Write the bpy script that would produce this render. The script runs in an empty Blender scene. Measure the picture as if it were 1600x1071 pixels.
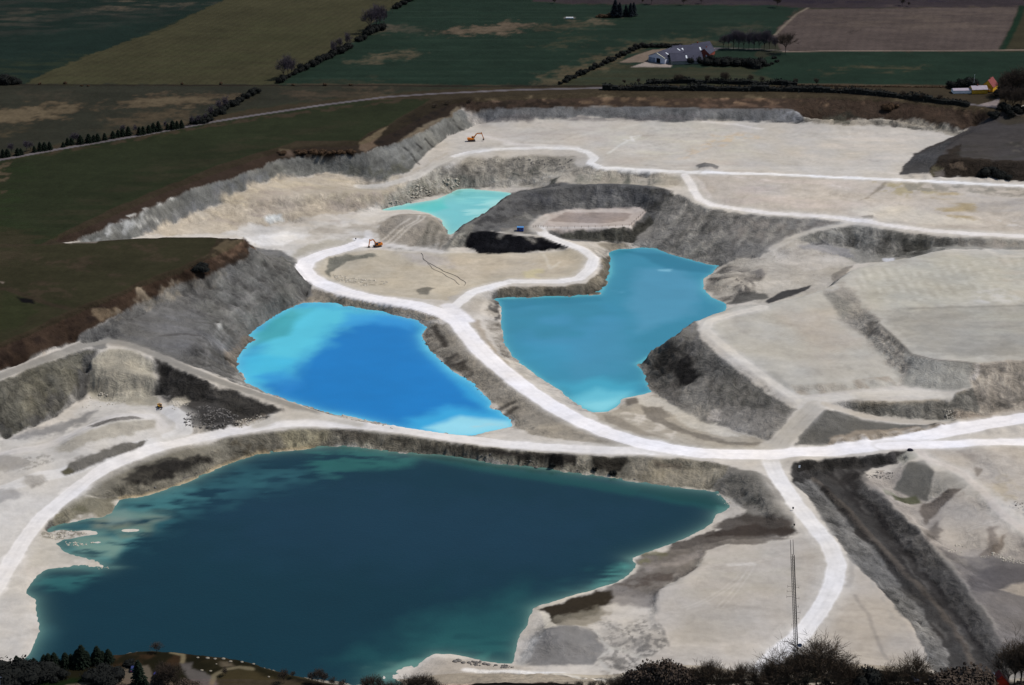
import bpy, math, random
import numpy as np
from mathutils import Vector, Matrix
R = math.radians
scene = bpy.context.scene
col = scene.collection

# ------------------------------------------------------------------ camera
CAM_H, PITCH, FOC = 394.0, R(22.9), 2986.0
CP, SP = math.cos(PITCH), math.sin(PITCH)
cam = bpy.data.cameras.new('camera'); cam.sensor_width = 36.0; cam.lens = 36.0*FOC/1600.0
cam.clip_start = 5.0; cam.clip_end = 60000.0
camo = bpy.data.objects.new('camera', cam); col.objects.link(camo)
camo.location = (0, 0, CAM_H); camo.rotation_euler = (math.pi/2-PITCH, 0, 0)
scene.camera = camo

# ------------------------------------------------------------------ light
SUN_EL, SUN_AZ = R(54), R(14)      # azimuth measured from +X (right) towards +Y (away)
world = bpy.data.worlds.new('World'); scene.world = world; world.use_nodes = True
wn = world.node_tree; bg = wn.nodes['Background']
sky = wn.nodes.new('ShaderNodeTexSky'); sky.sky_type = 'NISHITA'; sky.sun_disc = False
sky.sun_elevation = SUN_EL; sky.sun_rotation = math.pi/2-SUN_AZ
wn.links.new(sky.outputs[0], bg.inputs[0]); bg.inputs[1].default_value = 0.09
sl = bpy.data.lights.new('sun', 'SUN'); sl.energy = 3.55; sl.angle = R(1.5); sl.color = (1.0, .965, .91)
so = bpy.data.objects.new('sun', sl); col.objects.link(so)
sv = Vector((math.cos(SUN_EL)*math.cos(SUN_AZ), math.cos(SUN_EL)*math.sin(SUN_AZ), math.sin(SUN_EL)))
so.rotation_euler = sv.to_track_quat('Z', 'Y').to_euler(); so.location = sv*2000
scene.view_settings.view_transform = 'Standard'; scene.view_settings.look = 'None'
scene.view_settings.exposure = 0.09; scene.view_settings.gamma = 1.0
scene.render.engine = 'CYCLES'

# ------------------------------------------------------------------ plan <- sight lines of the survey photo
def pts(s):
    return np.array([[float(v) for v in t.split(',')[:2]] for t in s.split()])
def ray(p):
    p = np.atleast_2d(np.asarray(p, float))
    a = (p[:, 0]-800.0)/FOC; b = (535.5-p[:, 1])/FOC
    return a, CP+b*SP, -SP+b*CP
def plan(p, z):                       # where a sight line meets level z
    a, dy, dz = ray(p); t = (np.asarray(z)-CAM_H)/dz
    return np.stack([a*t, dy*t], 1)

# ------------------------------------------------------------------ noise
def _hash(ix, iy, seed):
    h = (ix.astype(np.int64)*374761393 + iy.astype(np.int64)*668265263 + seed*2147483647) & 0xffffffff
    h = ((h ^ (h >> 13))*1274126177) & 0xffffffff
    return ((h ^ (h >> 16)) & 0xffffff)/float(0x7fffff)-1.0
def vnoise(x, y, seed=0):
    xi = np.floor(x); yi = np.floor(y); fx = x-xi; fy = y-yi
    fx = fx*fx*fx*(fx*(fx*6-15)+10); fy = fy*fy*fy*(fy*(fy*6-15)+10)
    a = _hash(xi, yi, seed); b = _hash(xi+1, yi, seed); c = _hash(xi, yi+1, seed); d = _hash(xi+1, yi+1, seed)
    return (a*(1-fx)+b*fx)*(1-fy)+(c*(1-fx)+d*fx)*fy
def fbm(x, y, sc, octv=4, seed=0, gain=.5):
    s = 0; a = 1.0; n = 0; x = x/sc; y = y/sc
    for k in range(octv):
        c, q = math.cos(.7*k+.3), math.sin(.7*k+.3)
        s = s+a*vnoise(c*x-q*y+17.3*k, q*x+c*y-9.1*k, seed+k*7); n += a; a *= gain; x = x*2.03; y = y*2.03
    return s/n
def sstep(a, b, x):
    t = np.clip((x-a)/(b-a), 0, 1); return t*t*(3-2*t)

# ------------------------------------------------------------------ polygon helpers in plan
def inside(P, X, Y):
    r = np.zeros(X.shape, bool); n = len(P)
    for i in range(n):
        x0, y0 = P[i]; x1, y1 = P[(i+1) % n]
        if y0 == y1: continue
        c = (Y < y0) != (Y < y1)
        r ^= c & (X < (x1-x0)*(Y-y0)/(y1-y0)+x0)
    return r
def segdist(P, X, Y, closed):
    d = np.full(X.shape, 1e18); n = len(P)
    for i in range(n if closed else n-1):
        x0, y0 = P[i]; x1, y1 = P[(i+1) % n]
        ex, ey = x1-x0, y1-y0; L = ex*ex+ey*ey+1e-9
        t = np.clip(((X-x0)*ex+(Y-y0)*ey)/L, 0, 1)
        d = np.minimum(d, (X-x0-t*ex)**2+(Y-y0-t*ey)**2)
    return np.sqrt(d)

# ------------------------------------------------------------------ terrain model: surveyed break lines, then a membrane between them
GS = 1.5; GX0, GY0 = -660.0, 520.0; GNX, GNY = 881, 1001
ACC = np.zeros((GNY, GNX)); CNT = np.zeros((GNY, GNX))
def _put(x, y, z):
    i = np.rint((x-GX0)/GS).astype(int); j = np.rint((y-GY0)/GS).astype(int)
    ok = (i >= 0) & (i < GNX) & (j >= 0) & (j < GNY)
    np.add.at(ACC, (j[ok], i[ok]), z[ok]); np.add.at(CNT, (j[ok], i[ok]), 1)
def _line(XY, Z):
    for k in range(len(XY)-1):
        n = max(2, int(np.hypot(*(XY[k+1]-XY[k]))/.7)); t = np.linspace(0, 1, n)
        _put(XY[k, 0]+(XY[k+1, 0]-XY[k, 0])*t, XY[k, 1]+(XY[k+1, 1]-XY[k, 1])*t, Z[k]+(Z[k+1]-Z[k])*t)
def levels(px, py, z):              # the lower benches lie closer to the water than first sketched
    if py < 700 or z > -31: return z
    if px < 1240: return -31+(z+31)*.5
    return -31+(max(z, -36.6)+31)*.5+min(z+36.6, 0)*.85
def parse(z, s):
    P = []; Z = []; cur = z
    for t in s.split():
        v = [float(q) for q in t.split(',')]
        if len(v) > 2: cur = v[2]
        P.append(v[:2]); Z.append(cur)
    P = np.array(P); Z = np.array([levels(p[0], p[1], z) for p, z in zip(P, Z)])
    return plan(P, Z), Z
def L(z, s):
    XY, Z = parse(z, s); _line(XY, Z); return XY, Z
def offset(XY, d):                    # d > 0: to the left of the direction of travel
    T = np.gradient(XY, axis=0); T /= np.hypot(T[:, 0], T[:, 1])[:, None]+1e-9
    return XY+np.stack([-T[:, 1], T[:, 0]], 1)*d
def LT(z, s, d, zt):                  # crest (or foot) line with its partner a distance d to the side at level zt
    XY, Z = L(z, s); _line(offset(XY, d), np.full(len(Z), zt) if np.isscalar(zt) else np.array(zt))
def RD(z, s, w):
    XY, Z = parse(z, s)
    for d in (-w/2, -w/4, 0, w/4, w/2): _line(offset(XY, d), Z)
JJ, II = np.mgrid[0:GNY, 0:GNX]; GXX = GX0+II*GS; GYY = GY0+JJ*GS
FIXM = np.zeros((GNY, GNX), bool); FIXV = np.zeros((GNY, GNX))
def FILL(z, s):
    XY = plan(pts(s), z); m = inside(XY, GXX, GYY); FIXM[m] = True; FIXV[m] = z
LAKES = []
def LAKE(name, z, slope, dmax, s):
    XY = plan(pts(s), z); LAKES.append((name, z, XY, slope, dmax))
def solve():
    Z = np.where(CNT > 0, ACC/np.maximum(CNT, 1), 0); M = CNT > 0
    Z[FIXM] = FIXV[FIXM]; M = M | FIXM
    for n, z, XY, s, dm in LAKES:
        m = inside(XY, GXX, GYY); Z[m] = z; M |= m
    M[0, :] = M[-1, :] = M[:, 0] = M[:, -1] = True
    for e in ((0, slice(None)), (-1, slice(None)), (slice(None), 0), (slice(None), -1)): 
        Z[e] = np.where(CNT[e] > 0, Z[e], 0)
    pyr = [(Z, M)]
    while min(pyr[-1][0].shape) > 24:
        z, m = pyr[-1]; h, w = (z.shape[0]+1)//2, (z.shape[1]+1)//2
        zp = np.zeros((h*2, w*2)); mp = np.zeros((h*2, w*2)); zp[:z.shape[0], :z.shape[1]] = z*m; mp[:z.shape[0], :z.shape[1]] = m
        zs = zp.reshape(h, 2, w, 2).sum((1, 3)); ms = mp.reshape(h, 2, w, 2).sum((1, 3))
        pyr.append((np.where(ms > 0, zs/np.maximum(ms, 1), 0), ms > 0))
    u = None
    for lv in range(len(pyr)-1, -1, -1):
        z, m = pyr[lv]
        if u is None: u = np.where(m, z, z[m].mean())
        else:
            u = np.repeat(np.repeat(u, 2, 0), 2, 1)[:z.shape[0], :z.shape[1]]
            u = np.where(m, z, u)
        for it in range(260 if lv > 2 else 110):
            p = np.pad(u, 1, mode='edge')
            v = .25*(p[:-2, 1:-1]+p[2:, 1:-1]+p[1:-1, :-2]+p[1:-1, 2:])
            u = np.where(m, z, v)
    for it in range(2):
        p = np.pad(u, 1, mode='edge')
        u = .4*u+.15*(p[:-2, 1:-1]+p[2:, 1:-1]+p[1:-1, :-2]+p[1:-1, 2:])
    for n, z, XY, s, dm in LAKES:
        bx = (GXX > XY[:, 0].min()-5) & (GXX < XY[:, 0].max()+5) & (GYY > XY[:, 1].min()-5) & (GYY < XY[:, 1].max()+5)
        m = bx & inside(XY, GXX, GYY)
        d = segdist(XY, GXX[m], GYY[m], True)
        u[m] = np.minimum(u[m], z-np.minimum(dm, s*d))
    return u
def samp(G, x, y):
    fx = np.clip((x-GX0)/GS, 0, GNX-1.001); fy = np.clip((y-GY0)/GS, 0, GNY-1.001)
    i = fx.astype(int); j = fy.astype(int); a = fx-i; b = fy-j
    return (G[j, i]*(1-a)+G[j, i+1]*a)*(1-b)+(G[j+1, i]*(1-a)+G[j+1, i+1]*a)*b
# ------------------------------------------------------------------ THE SURVEY: break lines of the quarry, levels in metres below the fields
# fields
far = '-420,-60 2100,-60 2100,120 1560,128 1400,140 1200,134 950,134 700,140 560,150 400,168 330,180 200,204 0,240 -420,320'
FILL(0, far)
FILL(0, '-420,320 0,240 200,204 330,180 400,168 560,150 675,152 661,165 625,185 607,197 580,207 560,221 550,221 462,222 432,232 400,241 345,258 300,276 250,296 175,328 100,364 64,382 -420,384')
FILL(0, '-420,384 64,382 107,380 175,375 225,371 270,370 320,370 381,372 325,399 285,418 225,439 180,460 120,481 68,508 25,526 0,536 -420,720')
# brown overburden strip and grey faces, left notch
L(0, '68,382 100,364 175,328 250,296 300,276 345,258 400,241 432,232 462,222 550,221 560,221 580,207 607,197 625,185 661,165 675,158 740,154 800,150 950,145 1200,146 1400,154 1500,166 1560,174 1700,190')
L(-3, '85,380 130,368 175,352 225,331 275,305 320,289 350,281 400,263 435,248 462,243 540,241 575,238 590,230 625,221 670,201 700,184 722,172')
L(-4, '722,171 760,170 800,170 950,167 1075,170 1200,171 1237,172,-4 1255,180,-5')
L(-5, '108,381,-2 150,378,-6 175,375,-8 200,372,-11 225,366,-13.5 275,348,-16 325,323,-14 362,306,-11.5 400,287,-11 450,278,-13 512,269,-15 540,273,-16 600,282,-17 637,268,-16 650,256,-15 675,231,-13.5 700,213,-13 737,198,-13 760,193,-13')
L(-13, '760,193,-11 800,191,-10.5 875,187,-10 925,182,-9 975,188,-10 1050,193,-11 1100,188,-10 1200,192,-11 1250,193,-11')
L(-12, '1255,189 1320,196 1375,193 1425,197 1470,204 1505,207')
L(-7, '1255,183 1320,188 1375,185 1425,186 1470,191 1520,197')
# tongue of meadow, its hidden back slope
LT(0, '107,380 175,375 225,371 270,370 320,370 381,372', 16, [-4, -11, -15, -19, -23, -26])
L(0, '381,372 325,399 285,418 225,439 180,460 120,481 68,508 25,526 0,536 -120,590')
L(-5, '398,386,-6 388,400 337,424 275,446 210,476 155,505 125,524,-6 75,547,-6 0,580,-7 -80,620,-8')
# pit floor behind the tongue
L(-28, '250,372,-16 300,368,-19 350,362,-22 420,352,-24.5 470,350,-26')
L(-27, '400,384,-28 440,400,-30 465,402,-31')
L(-24, '300,352,-18.5 400,335,-20 480,330,-22 560,332,-27 590,336,-28.2')
L(-20, '380,320,-15.5 450,305,-14.5 520,300,-17 580,303,-19.5 620,300,-21')
# grey slope between meadow tip and the blue lake
L(-26, '460,410,-29 487,440,-30 478,462,-34')
L(-18, '440,395,-16 470,430,-24 455,465,-30')
L(-14, '200,500,-11 260,470,-11 330,450,-12 390,420,-12 420,400,-12')
L(-26, '300,540,-16 340,500,-20 400,480,-25 440,460,-26')
# excavator bench, haul road across the top
RD(-13, '560,292,-20 600,290,-19 650,277,-17 680,258,-15 720,241,-13.5 780,233,-13 850,231 900,233 920,239 930,247 922,255 940,262 1025,267 1100,270 1200,272 1300,277 1400,281 1500,286 1600,291 1700,296', 6)
L(-13, '740,205 800,210 900,215 1000,215 1200,215 1400,215')
L(-13, '780,222 900,225 1000,240 1200,245 1380,255')
L(-12, '1100,230 1200,225')
# bench edge and rubble slope to the turquoise pond
L(-16, '640,290,-22 690,268,-17 740,248,-14.5 800,243,-14 860,243,-14 895,246,-14')
L(-28, '640,312,-28 690,300,-27.5 720,292,-28 790,293,-28 830,290,-26')
L(-24, '700,280,-21.5 760,268,-20 830,268,-20 880,272,-19')
L(-16, '900,262,-15 930,275,-17 1000,275,-16 1060,278,-14')
# middle road
RD(-13, '1070,274,-13 1080,290,-15 1092,310,-17.5 1112,320,-18 1150,326,-18 1200,333 1300,339 1375,350 1450,360 1525,366 1600,369 1720,376', 6)
L(-14, '1100,285,-14 1200,290,-14 1300,290,-14 1380,288,-13.5 1500,293,-14 1620,298,-14')
L(-17, '1140,310,-16 1250,318,-16 1350,325,-16.5 1450,335,-17 1600,345,-17')
# dark spoil ring and its basin
L(-16, '688,392,-30.5 705,372,-27 730,345,-23 760,333,-21 795,304,-19 840,294,-17 900,289,-16 960,288,-15.5 1010,292,-15 1040,297,-15')
LT(-16, '730,345,-23 760,333,-21 795,304,-19 840,294,-17 900,289,-16 960,288,-15.5 1010,292,-15', 14, [-28.5, -29, -29, -26, -21, -19, -18])
L(-26, '790,355,-26 810,356,-26 850,330,-26 900,328,-26 1000,324,-26 1010,330,-26 985,356,-26 930,357,-26 855,359,-26')
L(-28, '870,338,-27.5 990,334,-27.5')
L(-32, '870,372,-31 930,375,-31.5 985,374,-32 1015,350,-29')
L(-26, '733,364,-25 760,362,-25 800,368,-26 850,372,-27 885,386,-30')
L(-32, '722,386,-32 745,397,-32 800,396,-32 850,393,-31.5 880,391,-31')
L(-20, '1040,297,-15 1060,305,-17 1087,318,-18')
# wall above the right lake
LT(-18, '1087,318 1112,326 1150,332 1200,338 1275,342 1322,349', -3, -19)
L(-34, '940,385,-33 965,383,-34')
RD(-18, '1332,350,-18 1275,359,-20 1242,370,-23 1205,389,-26 1185,402,-28', 5)
L(-30, '1130,414,-34 1160,404,-30 1185,396,-28')
L(-30, '1140,425,-32 1170,432,-31 1185,450,-32 1195,462,-33')
L(-28, '1220,400,-28 1260,425,-29 1230,450,-31 1300,410,-28')
# hollow below the middle road
LT(-18, '1340,354,-18 1400,361,-18.5 1450,367,-18.5 1490,371,-18.5 1560,374,-18.5 1620,376,-18.5', -2, -19)
L(-26, '1275,382,-26 1330,385,-28 1350,405,-29 1400,400,-28 1440,390,-26 1480,385,-22 1560,386,-20.5 1640,384,-20')
# spoil plateau behind-edge (seen against the hollow), its hidden back slope
LT(-16, '1016,549,-30 1050,527,-18.5 1082,502,-17 1115,490,-17 1145,480,-17 1200,475,-17 1250,464,-17 1300,447,-16.5 1312,435,-16 1330,422,-16 1375,410,-16 1412,405,-16 1462,393,-17.5 1487,390,-19', 13, [-36, -36, -36, -36, -36, -33, -32, -29, -29, -29, -28, -27, -24, -21])
L(-19, '1487,391,-19.5 1550,391,-20 1640,386,-20')
L(-15, '1320,440,-16 1340,465,-15 1362,487,-15 1375,507,-15 1412,542,-15 1425,554,-15 1462,562,-15 1525,569,-15 1600,562,-15 1700,556,-15')
L(-15, '1420,480,-14.5 1500,478,-14.5 1640,476,-14.5')
L(-15, '1380,430,-16 1480,420,-17 1620,415,-17')
L(-20, '1287,460,-18 1320,505,-19.5 1340,517,-20 1375,555,-21 1400,580,-22 1407,603,-24')
L(-18, '1112,512,-17.5 1180,500,-18 1250,480,-18')
L(-21, '1180,545,-19.5 1232,600,-21.5 1287,598,-21.5 1350,590,-21.5 1387,587,-22')
L(-24, '1247,616,-24 1300,614,-24 1350,607,-24 1407,605,-24 1490,612,-24 1518,606,-22')
RD(-17, '1195,479,-17 1140,492,-17 1108,502,-17 1102,515,-17.5 1130,540,-19 1180,578,-21 1220,608,-23 1252,628,-24', 6)
RD(-24, '1252,628,-24 1290,624,-24 1350,617,-24 1412,614,-24 1470,618,-24', 7)
RD(-24, '1275,634,-24 1250,660,-26.5 1225,685,-29.5 1215,700,-31', 11)
RD(-24, '1290,632,-24.5 1320,642,-27 1350,651,-29 1412,658,-31 1500,660,-31', 5)
L(-24, '1320,627,-24.5 1417,631,-24.5 1475,624,-24.5 1520,608,-22')
L(-30, '1345,645,-29 1400,654,-30.5 1500,656,-30.5 1530,650,-30')
L(-30, '1560,645,-30 1640,634,-30')
# slope from the plateau to the right lake and its floor
L(-17, '1090,508,-17.5 1082,512,-18 1092,530,-19 1130,560,-20.5 1170,590,-22.5 1215,622,-24.5')
L(-35, '1022,613,-35.3 1060,640,-33.5 1120,665,-32.7 1170,685,-32 1205,690,-31')
L(-36, '985,625,-35.3 1030,640,-34.5 1080,668,-33.3 1150,688,-32')
# main haul road
RD(-31, '572,378,-29.5 540,388,-30.3 505,397 480,408,-31 474,420 482,431 500,442 537,456 587,467 650,477 690,489 715,503 728,520 750,547 775,570 800,590 825,609 862,634 900,655 950,677 1000,692 1050,702 1100,709 1200,711 1300,705 1400,692 1450,681 1525,666,-30.5 1600,653,-30 1720,634,-29', 11)
RD(-31, '1380,697,-31 1475,695,-31 1600,691,-31 1720,688,-31', 8)
# loop on the central platform
RD(-31, '712,478,-31 737,457,-31 775,445,-31 800,440,-31 875,440,-31 905,435,-31 923,420,-30.5 928,403,-30 910,390,-29 875,377,-27.5 850,366,-26 843,357,-26', 7)
RD(-31, '572,384 600,392 660,395', 5)
L(-33, '520,410,-33 515,425,-33 540,438,-33 600,435,-33 620,415,-33 560,405,-33')
L(-32, '700,455,-32 800,425,-32 880,425,-32 900,405,-31.5 750,405,-32 700,410,-32 640,440,-32.5 660,460,-32.5')
LT(-31, '775,452 800,448 880,448 915,443 936,425 941,405', -3, -32.5)
# heap beside the pond
L(-27, '600,345,-26 625,335,-22.5 672,337,-21.8 690,352,-24 700,362,-28.5')
L(-33, '590,360,-28.5 600,383,-29.5 640,392,-30 684,392,-30.5 702,377,-28.7')
L(-28, '610,355,-26 640,352,-23.2 672,352,-22.6')
# west dam road and the left pit
RD(-8, '-90,628,-9 0,589,-9 75,560,-10 130,540,-11.5 170,533,-12 200,538,-13 240,553,-15.5 300,579,-19 350,598,-22 400,615,-25 450,631,-28 490,645,-30 520,655,-31', 6)
LT(-9, '-90,632,-9.2 0,593,-9.2 75,564,-10.2 128,547,-11.7', -12, -15)
L(-28, '-90,735,-28 0,690,-28 40,672,-28 90,650,-28 120,625,-28 140,600,-26 125,575,-20')
L(-12, '150,549,-13 170,545,-12.8 190,545,-13 215,548,-13.5 232,556,-15')
L(-28, '140,612,-28 170,630,-28.5 210,632,-28.5 245,618,-28')
L(-20, '140,590,-21 165,584,-18.5 190,582,-18 215,584,-18.5 243,592,-20.5')
L(-25, '138,604,-26 165,606,-24.5 190,607,-24.2 220,606,-24.5 252,612,-26')
LT(-12, '240,560,-16 300,586,-19.5 350,604,-22.5 400,622,-25.3 440,636,-28', -8, [-20, -23.3, -25.5, -27.3, -28.8])
L(-29, '255,640,-28.5 300,628,-27.8 340,638,-28.5 380,650,-30 430,648,-30')
L(-29, '290,672,-29.5 340,668,-29.5 390,657,-30')
RD(-31, '1060,708 1000,705 900,702 800,695 700,683 625,671 550,664 487,661 440,663 400,669 312,684 250,698 200,715,-31.5 162,733,-32 130,755,-33.5 94,785,-35 62,812,-36.5 41,840,-37.5 19,874,-38.5 -5,915,-39 -60,1000,-39', 8)
RD(-30, '250,690,-30.5 200,700,-31 120,730,-31 60,745,-31.5 0,765,-32', 6)
RD(-30, '255,668,-30 240,650,-29.5 180,650,-29.5 120,675,-30 60,700,-30.5 0,712,-31 -80,735,-31', 6)
L(-28, '180,668,-28.5 140,684,-28.5 110,695,-29')
L(-33, '0,745,-32.5 50,760,-32.5 60,790,-34.5 0,810,-35')
L(-37, '0,860,-37.5 -60,900,-37.5')
L(-40, '30,930,-39.5 40,960,-40 30,1010,-40.5 -30,1040,-40.5')
# north bank of the big lake (crest at the road edge)
LT(-31, '300,692,-31 400,678,-31 487,669,-31 550,672,-31 625,680,-31 700,692,-31 800,703,-31 900,711,-31 1000,714,-31 1080,720,-31 1140,728,-31', -2.5, -32)
L(-34, '150,772,-36 190,755,-34 230,735,-33.5 280,718,-33 330,705,-32.5')
# peninsula heap and the lower right plateau
RD(-31, '1204,716,-31 1208,732,-31 1218,750,-31 1240,783,-31.5 1271,820,-32 1296,851,-32.5 1308,882,-33 1303,913,-33.5 1283,950,-34 1256,987,-34.5 1228,1012,-35 1200,1034,-35 1160,1064,-35', 9)
L(-32, '1140,737,-31 1170,740,-30 1195,752,-30 1215,785,-31 1232,822,-32.5')
L(-35, '1140,760,-37 1165,768,-35 1185,785,-34.5 1205,812,-35')
L(-37, '1150,775,-40 1180,790,-39 1200,815,-37.5 1170,830,-38')
L(-36, '1235,828,-33.5 1200,836,-35 1140,840,-37 1090,855,-38.5 1040,868,-40')
L(-34, '1250,840,-33 1200,851,-34 1140,854,-34.5 1112,860,-35 1097,882,-35 1063,907,-35 1027,925,-35 1026,969,-35.5 1043,997,-35.5 1040,1012,-35.5 1012,1030,-35.5 975,1056,-36')
L(-38, '1090,868,-37.5 1085,885,-38 1050,908,-38.5 1018,925,-38.5 1014,969,-38.5 1005,990,-38.5 960,985,-38.5 900,975,-39')
L(-37, '950,1020,-38.5 1000,1015,-38.5 985,1035,-38 940,1050,-38.5')
L(-36, '855,995,-37.5 880,990,-36.5 910,985,-36.5 930,1000,-37 900,1015,-36.5 860,1020,-38 880,1005,-35.5')
L(-39, '940,990,-39 945,1010,-39 935,1030,-39.5 850,1040,-40')
L(-34, '1150,900,-34.5 1250,880,-34 1180,960,-34.5 1100,960,-34.5 1060,1010,-35')
L(-35, '1350,920,-34 1340,1000,-35 1400,1020,-35.5 1280,1020,-35')
L(-39, '660,1058,-39.5 731,1047,-40 800,1050,-39.5 900,1060,-39 960,1066,-38')
# trench
L(-32, '1235,752,-32 1262,775,-32 1293,817,-33 1330,876,-33.5 1367,913,-34 1398,944,-34.5 1429,987,-35 1463,1052,-36 1480,1090,-36')
L(-40, '1260,745,-38 1285,772,-40 1325,815,-41 1362,860,-41.5 1400,905,-42 1435,955,-42 1465,998,-42 1495,1045,-42 1520,1090,-42')
L(-38, '1271,748,-36 1324,796,-39 1355,833,-39.5 1401,879,-40 1463,944,-40.5 1506,1006,-40.5 1540,1060,-40.5')
L(-41, '1300,745,-39 1350,795,-40.5 1385,835,-41.5 1430,885,-42 1480,950,-42 1520,1010,-42 1560,1080,-42')
L(-35, '1340,735,-36 1372,762,-36 1401,796,-36.5 1447,842,-37 1494,895,-37.5 1540,963,-38 1574,1015,-38 1620,1080,-38')
L(-31, '1215,722,-31.5 1240,724,-31.5 1300,720,-31.5 1350,714,-31.5 1400,706,-31.5 1420,703,-31.5')
L(-37, '1260,740,-36.5 1320,732,-38 1380,728,-38 1410,720,-37')
# eastern pit
L(-31, '1425,702,-31.5 1500,703,-31.5 1620,700,-31.5')
RD(-31, '1436,705,-31.5 1450,718,-32 1478,728,-33 1503,739,-34 1520,754,-34.5 1538,770,-35.5 1550,787,-36 1570,806,-37 1600,829,-38 1700,900,-40', 5)
L(-32, '1420,706,-31.5 1419,722,-33 1394,764,-42')
L(-32, '1444,720,-32.5 1461,738,-34 1450,782,-42.5')
L(-43, '1394,766,-42 1448,785,-43 1437,795,-43.5 1425,790,-43.5')
L(-37, '1481,763,-37 1501,765,-37 1530,790,-37.5 1560,812,-38')
L(-43, '1444,822,-43.5 1460,850,-43.5 1490,860,-43.5 1530,865,-43.5 1600,872,-43.5 1700,885,-43.5')
L(-40, '1476,787,-39.5 1465,800,-42')
L(-34, '1520,712,-33 1560,712,-33 1640,712,-32 ')
L(-37, '1535,735,-36.5 1560,760,-36 1600,780,-36.5 1640,790,-36')
L(-44, '1520,895,-44 1560,920,-43.5 1620,930,-43.5 1600,1000,-44 1650,1060,-44')
# right dark mound
L(-13, '1405,273 1412,258 1430,240 1465,224 1482,216 1508,205 1530,196,-11')
L(-5, '1445,250,-9 1478,233,-6 1490,225,-5.5 1515,210,-5 1545,195,-4.5 1580,186,-3.5 1620,178,-3')
L(-5, '1462,252,-8 1490,248,-5.5 1540,250,-5.5 1600,253,-5.5 1700,258,-5.5')
L(-13, '1405,274,-13 1425,277 1500,277 1560,281 1600,284 1700,290')
# near rim with the viewpoint hill
FILL(0, '-400,1075 -60,1046 0,1040 60,1036 103,1031 175,1024 219,1017 266,1017 312,1022 375,1031 437,1050 500,1066 560,1076 640,1078 700,1070 790,1063 900,1068 960,1072 1100,1072 1300,1070 1450,1068 1600,1072 2000,1080 2300,1500 -900,1500')
LT(0, '-400,1075 -60,1046 0,1040 60,1036 103,1031 175,1024 219,1017 266,1017 312,1022 375,1031 437,1050 500,1066 560,1076 640,1078 700,1070', 46, -38)
# water
LAKE('big', -36.5, .12, 4, '-20,1060 41,1027 62,987 56,959 53,937 37,924 50,906 69,890 94,887 125,887 162,886 150,876 103,864 85,850 100,842 80,831 81,823 125,813 150,807 175,802 184,779 219,777 250,768 297,752 350,727 400,709 437,705 487,700 537,696 575,700 612,706 650,709 700,711 737,717 775,724 800,726 850,732 900,739 955,745 985,752 1047,760 1094,765 1121,768 1140,780 1165,795 1137,802 1121,805 1115,817 1094,830 1063,845 1032,857 985,873 995,885 985,898 967,910 933,920 893,933 840,952 846,969 852,981 831,997 815,1018 803,1040 775,1037 744,1034 681,1027 662,1040 650,1052 600,1056 560,1085 400,1085 300,1080 100,1075')
LAKE('blue', -35, .2, 4, '370,575 372,560 382,545 398,530 388,525 400,512 430,492 470,473 500,472 540,478 580,484 620,492 655,501 667,512 659,525 668,545 688,562 703,577 720,588 740,600 757,618 775,635 790,645 805,656 800,668 760,676 735,682 700,681 650,676 600,664 550,652 500,643 430,622 385,600')
LAKE('right', -35.5, .25, 5, '775,467 800,466 850,464 900,463 937,461 942,452 950,435 955,427 955,410 950,395 962,390 1000,387 1025,389 1050,397 1075,405 1100,411 1122,416 1115,427 1100,437 1099,452 1112,465 1137,476 1130,495 1090,515 1050,545 1010,560 995,569 1007,580 1010,597 1020,612 975,624 972,632 950,644 925,644 900,632 875,612 850,595 825,577 800,558 787,535 782,505 782,482')
LAKE('pond', -29, .12, 3, '592,330 610,324 640,318 680,312 700,303 715,296 735,295 770,298 797,301 801,306 780,318 760,334 735,350 712,364 702,370 690,345 670,334 640,328')
DTM = solve()
for px, py, w, h in ((1106,262,7,2.2), (575,405,10,1.6), (545,440,9,1.2), (668,454,6,1.4), (180,660,14,1.6), (120,700,11,2), (160,690,14,2.4), (205,672,14,2.4), (20,722,12,2.2),
                     (60,724,11,1.8), (50,750,9,1.5), (10,775,12,1.5), (160,718,9,1.2), (120,728,8,1.2), (205,705,8,1.2), (1190,428,7,1.6), (1140,445,9,2), (1320,432,7,1.8), (1160,455,6,1.6),
                     (1360,340,7,1.2), (1130,395,9,1.5), (875,283,8,2), (860,985,12,1.5), (900,1000,16,1.8), (1000,1000,12,1.6), (1505,612,10,1.5), (1245,731,6,2.0), (1262,733,6,1.5),
                     (1535,850,9,2.5), (1455,835,9,2.2), (1570,790,12,1.8), (1560,725,12,1.5), (870,1042,10,1.2), (700,1040,10,1.2), (1180,790,12,1.5), (1540,720,10,1.2), (520,425,6,1), (290,655,8,1.6), (320,650,9,2), (350,645,8,1.6), (275,640,6,1.6), (1080,300,6,1.2),(985,628,6,1),(880,320,9,1)):
    q = plan([[px, py]], samp(DTM, *plan([[px, py]], -25)[0]))[0]
    DTM += h*np.exp(-((GXX-q[0])**2+((GYY-q[1])/1.3)**2)/w**2)
# shoals and sand bars in the shallow corner of the big lake
def shoal(px, py, a, b, top, rz=0):
    q = plan([[px, py]], -36.5)[0]; X = GXX-q[0]; Y = GYY-q[1]; c, s = math.cos(rz), math.sin(rz)
    r = ((c*X+s*Y)/a)**2+((-s*X+c*Y)/b)**2; r = r*(1+.9*fbm(GXX, GYY*2, 8, 3, 77)); return np.where(r < 9, np.maximum(DTM, -36.5+top-.28-r*.45), DTM)
for a in ((188, 803, 12, 5, .15), (215, 806, 10, 4, .25), (206, 829, 8, 3, .42), (235, 800, 8, 3, .05), (150, 848, 8, 3, .35), (120, 850, 9, 3, .3), (130, 833, 9, 3.5, .6), (100, 836, 10, 4, .8), (175, 887, 7, 2, .25), (150, 806, 7, 4, .4), (635, 1046, 12, 5, .3, .3), (650, 1038, 12, 3, .25, .3)):
    DTM = shoal(*a)
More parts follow.
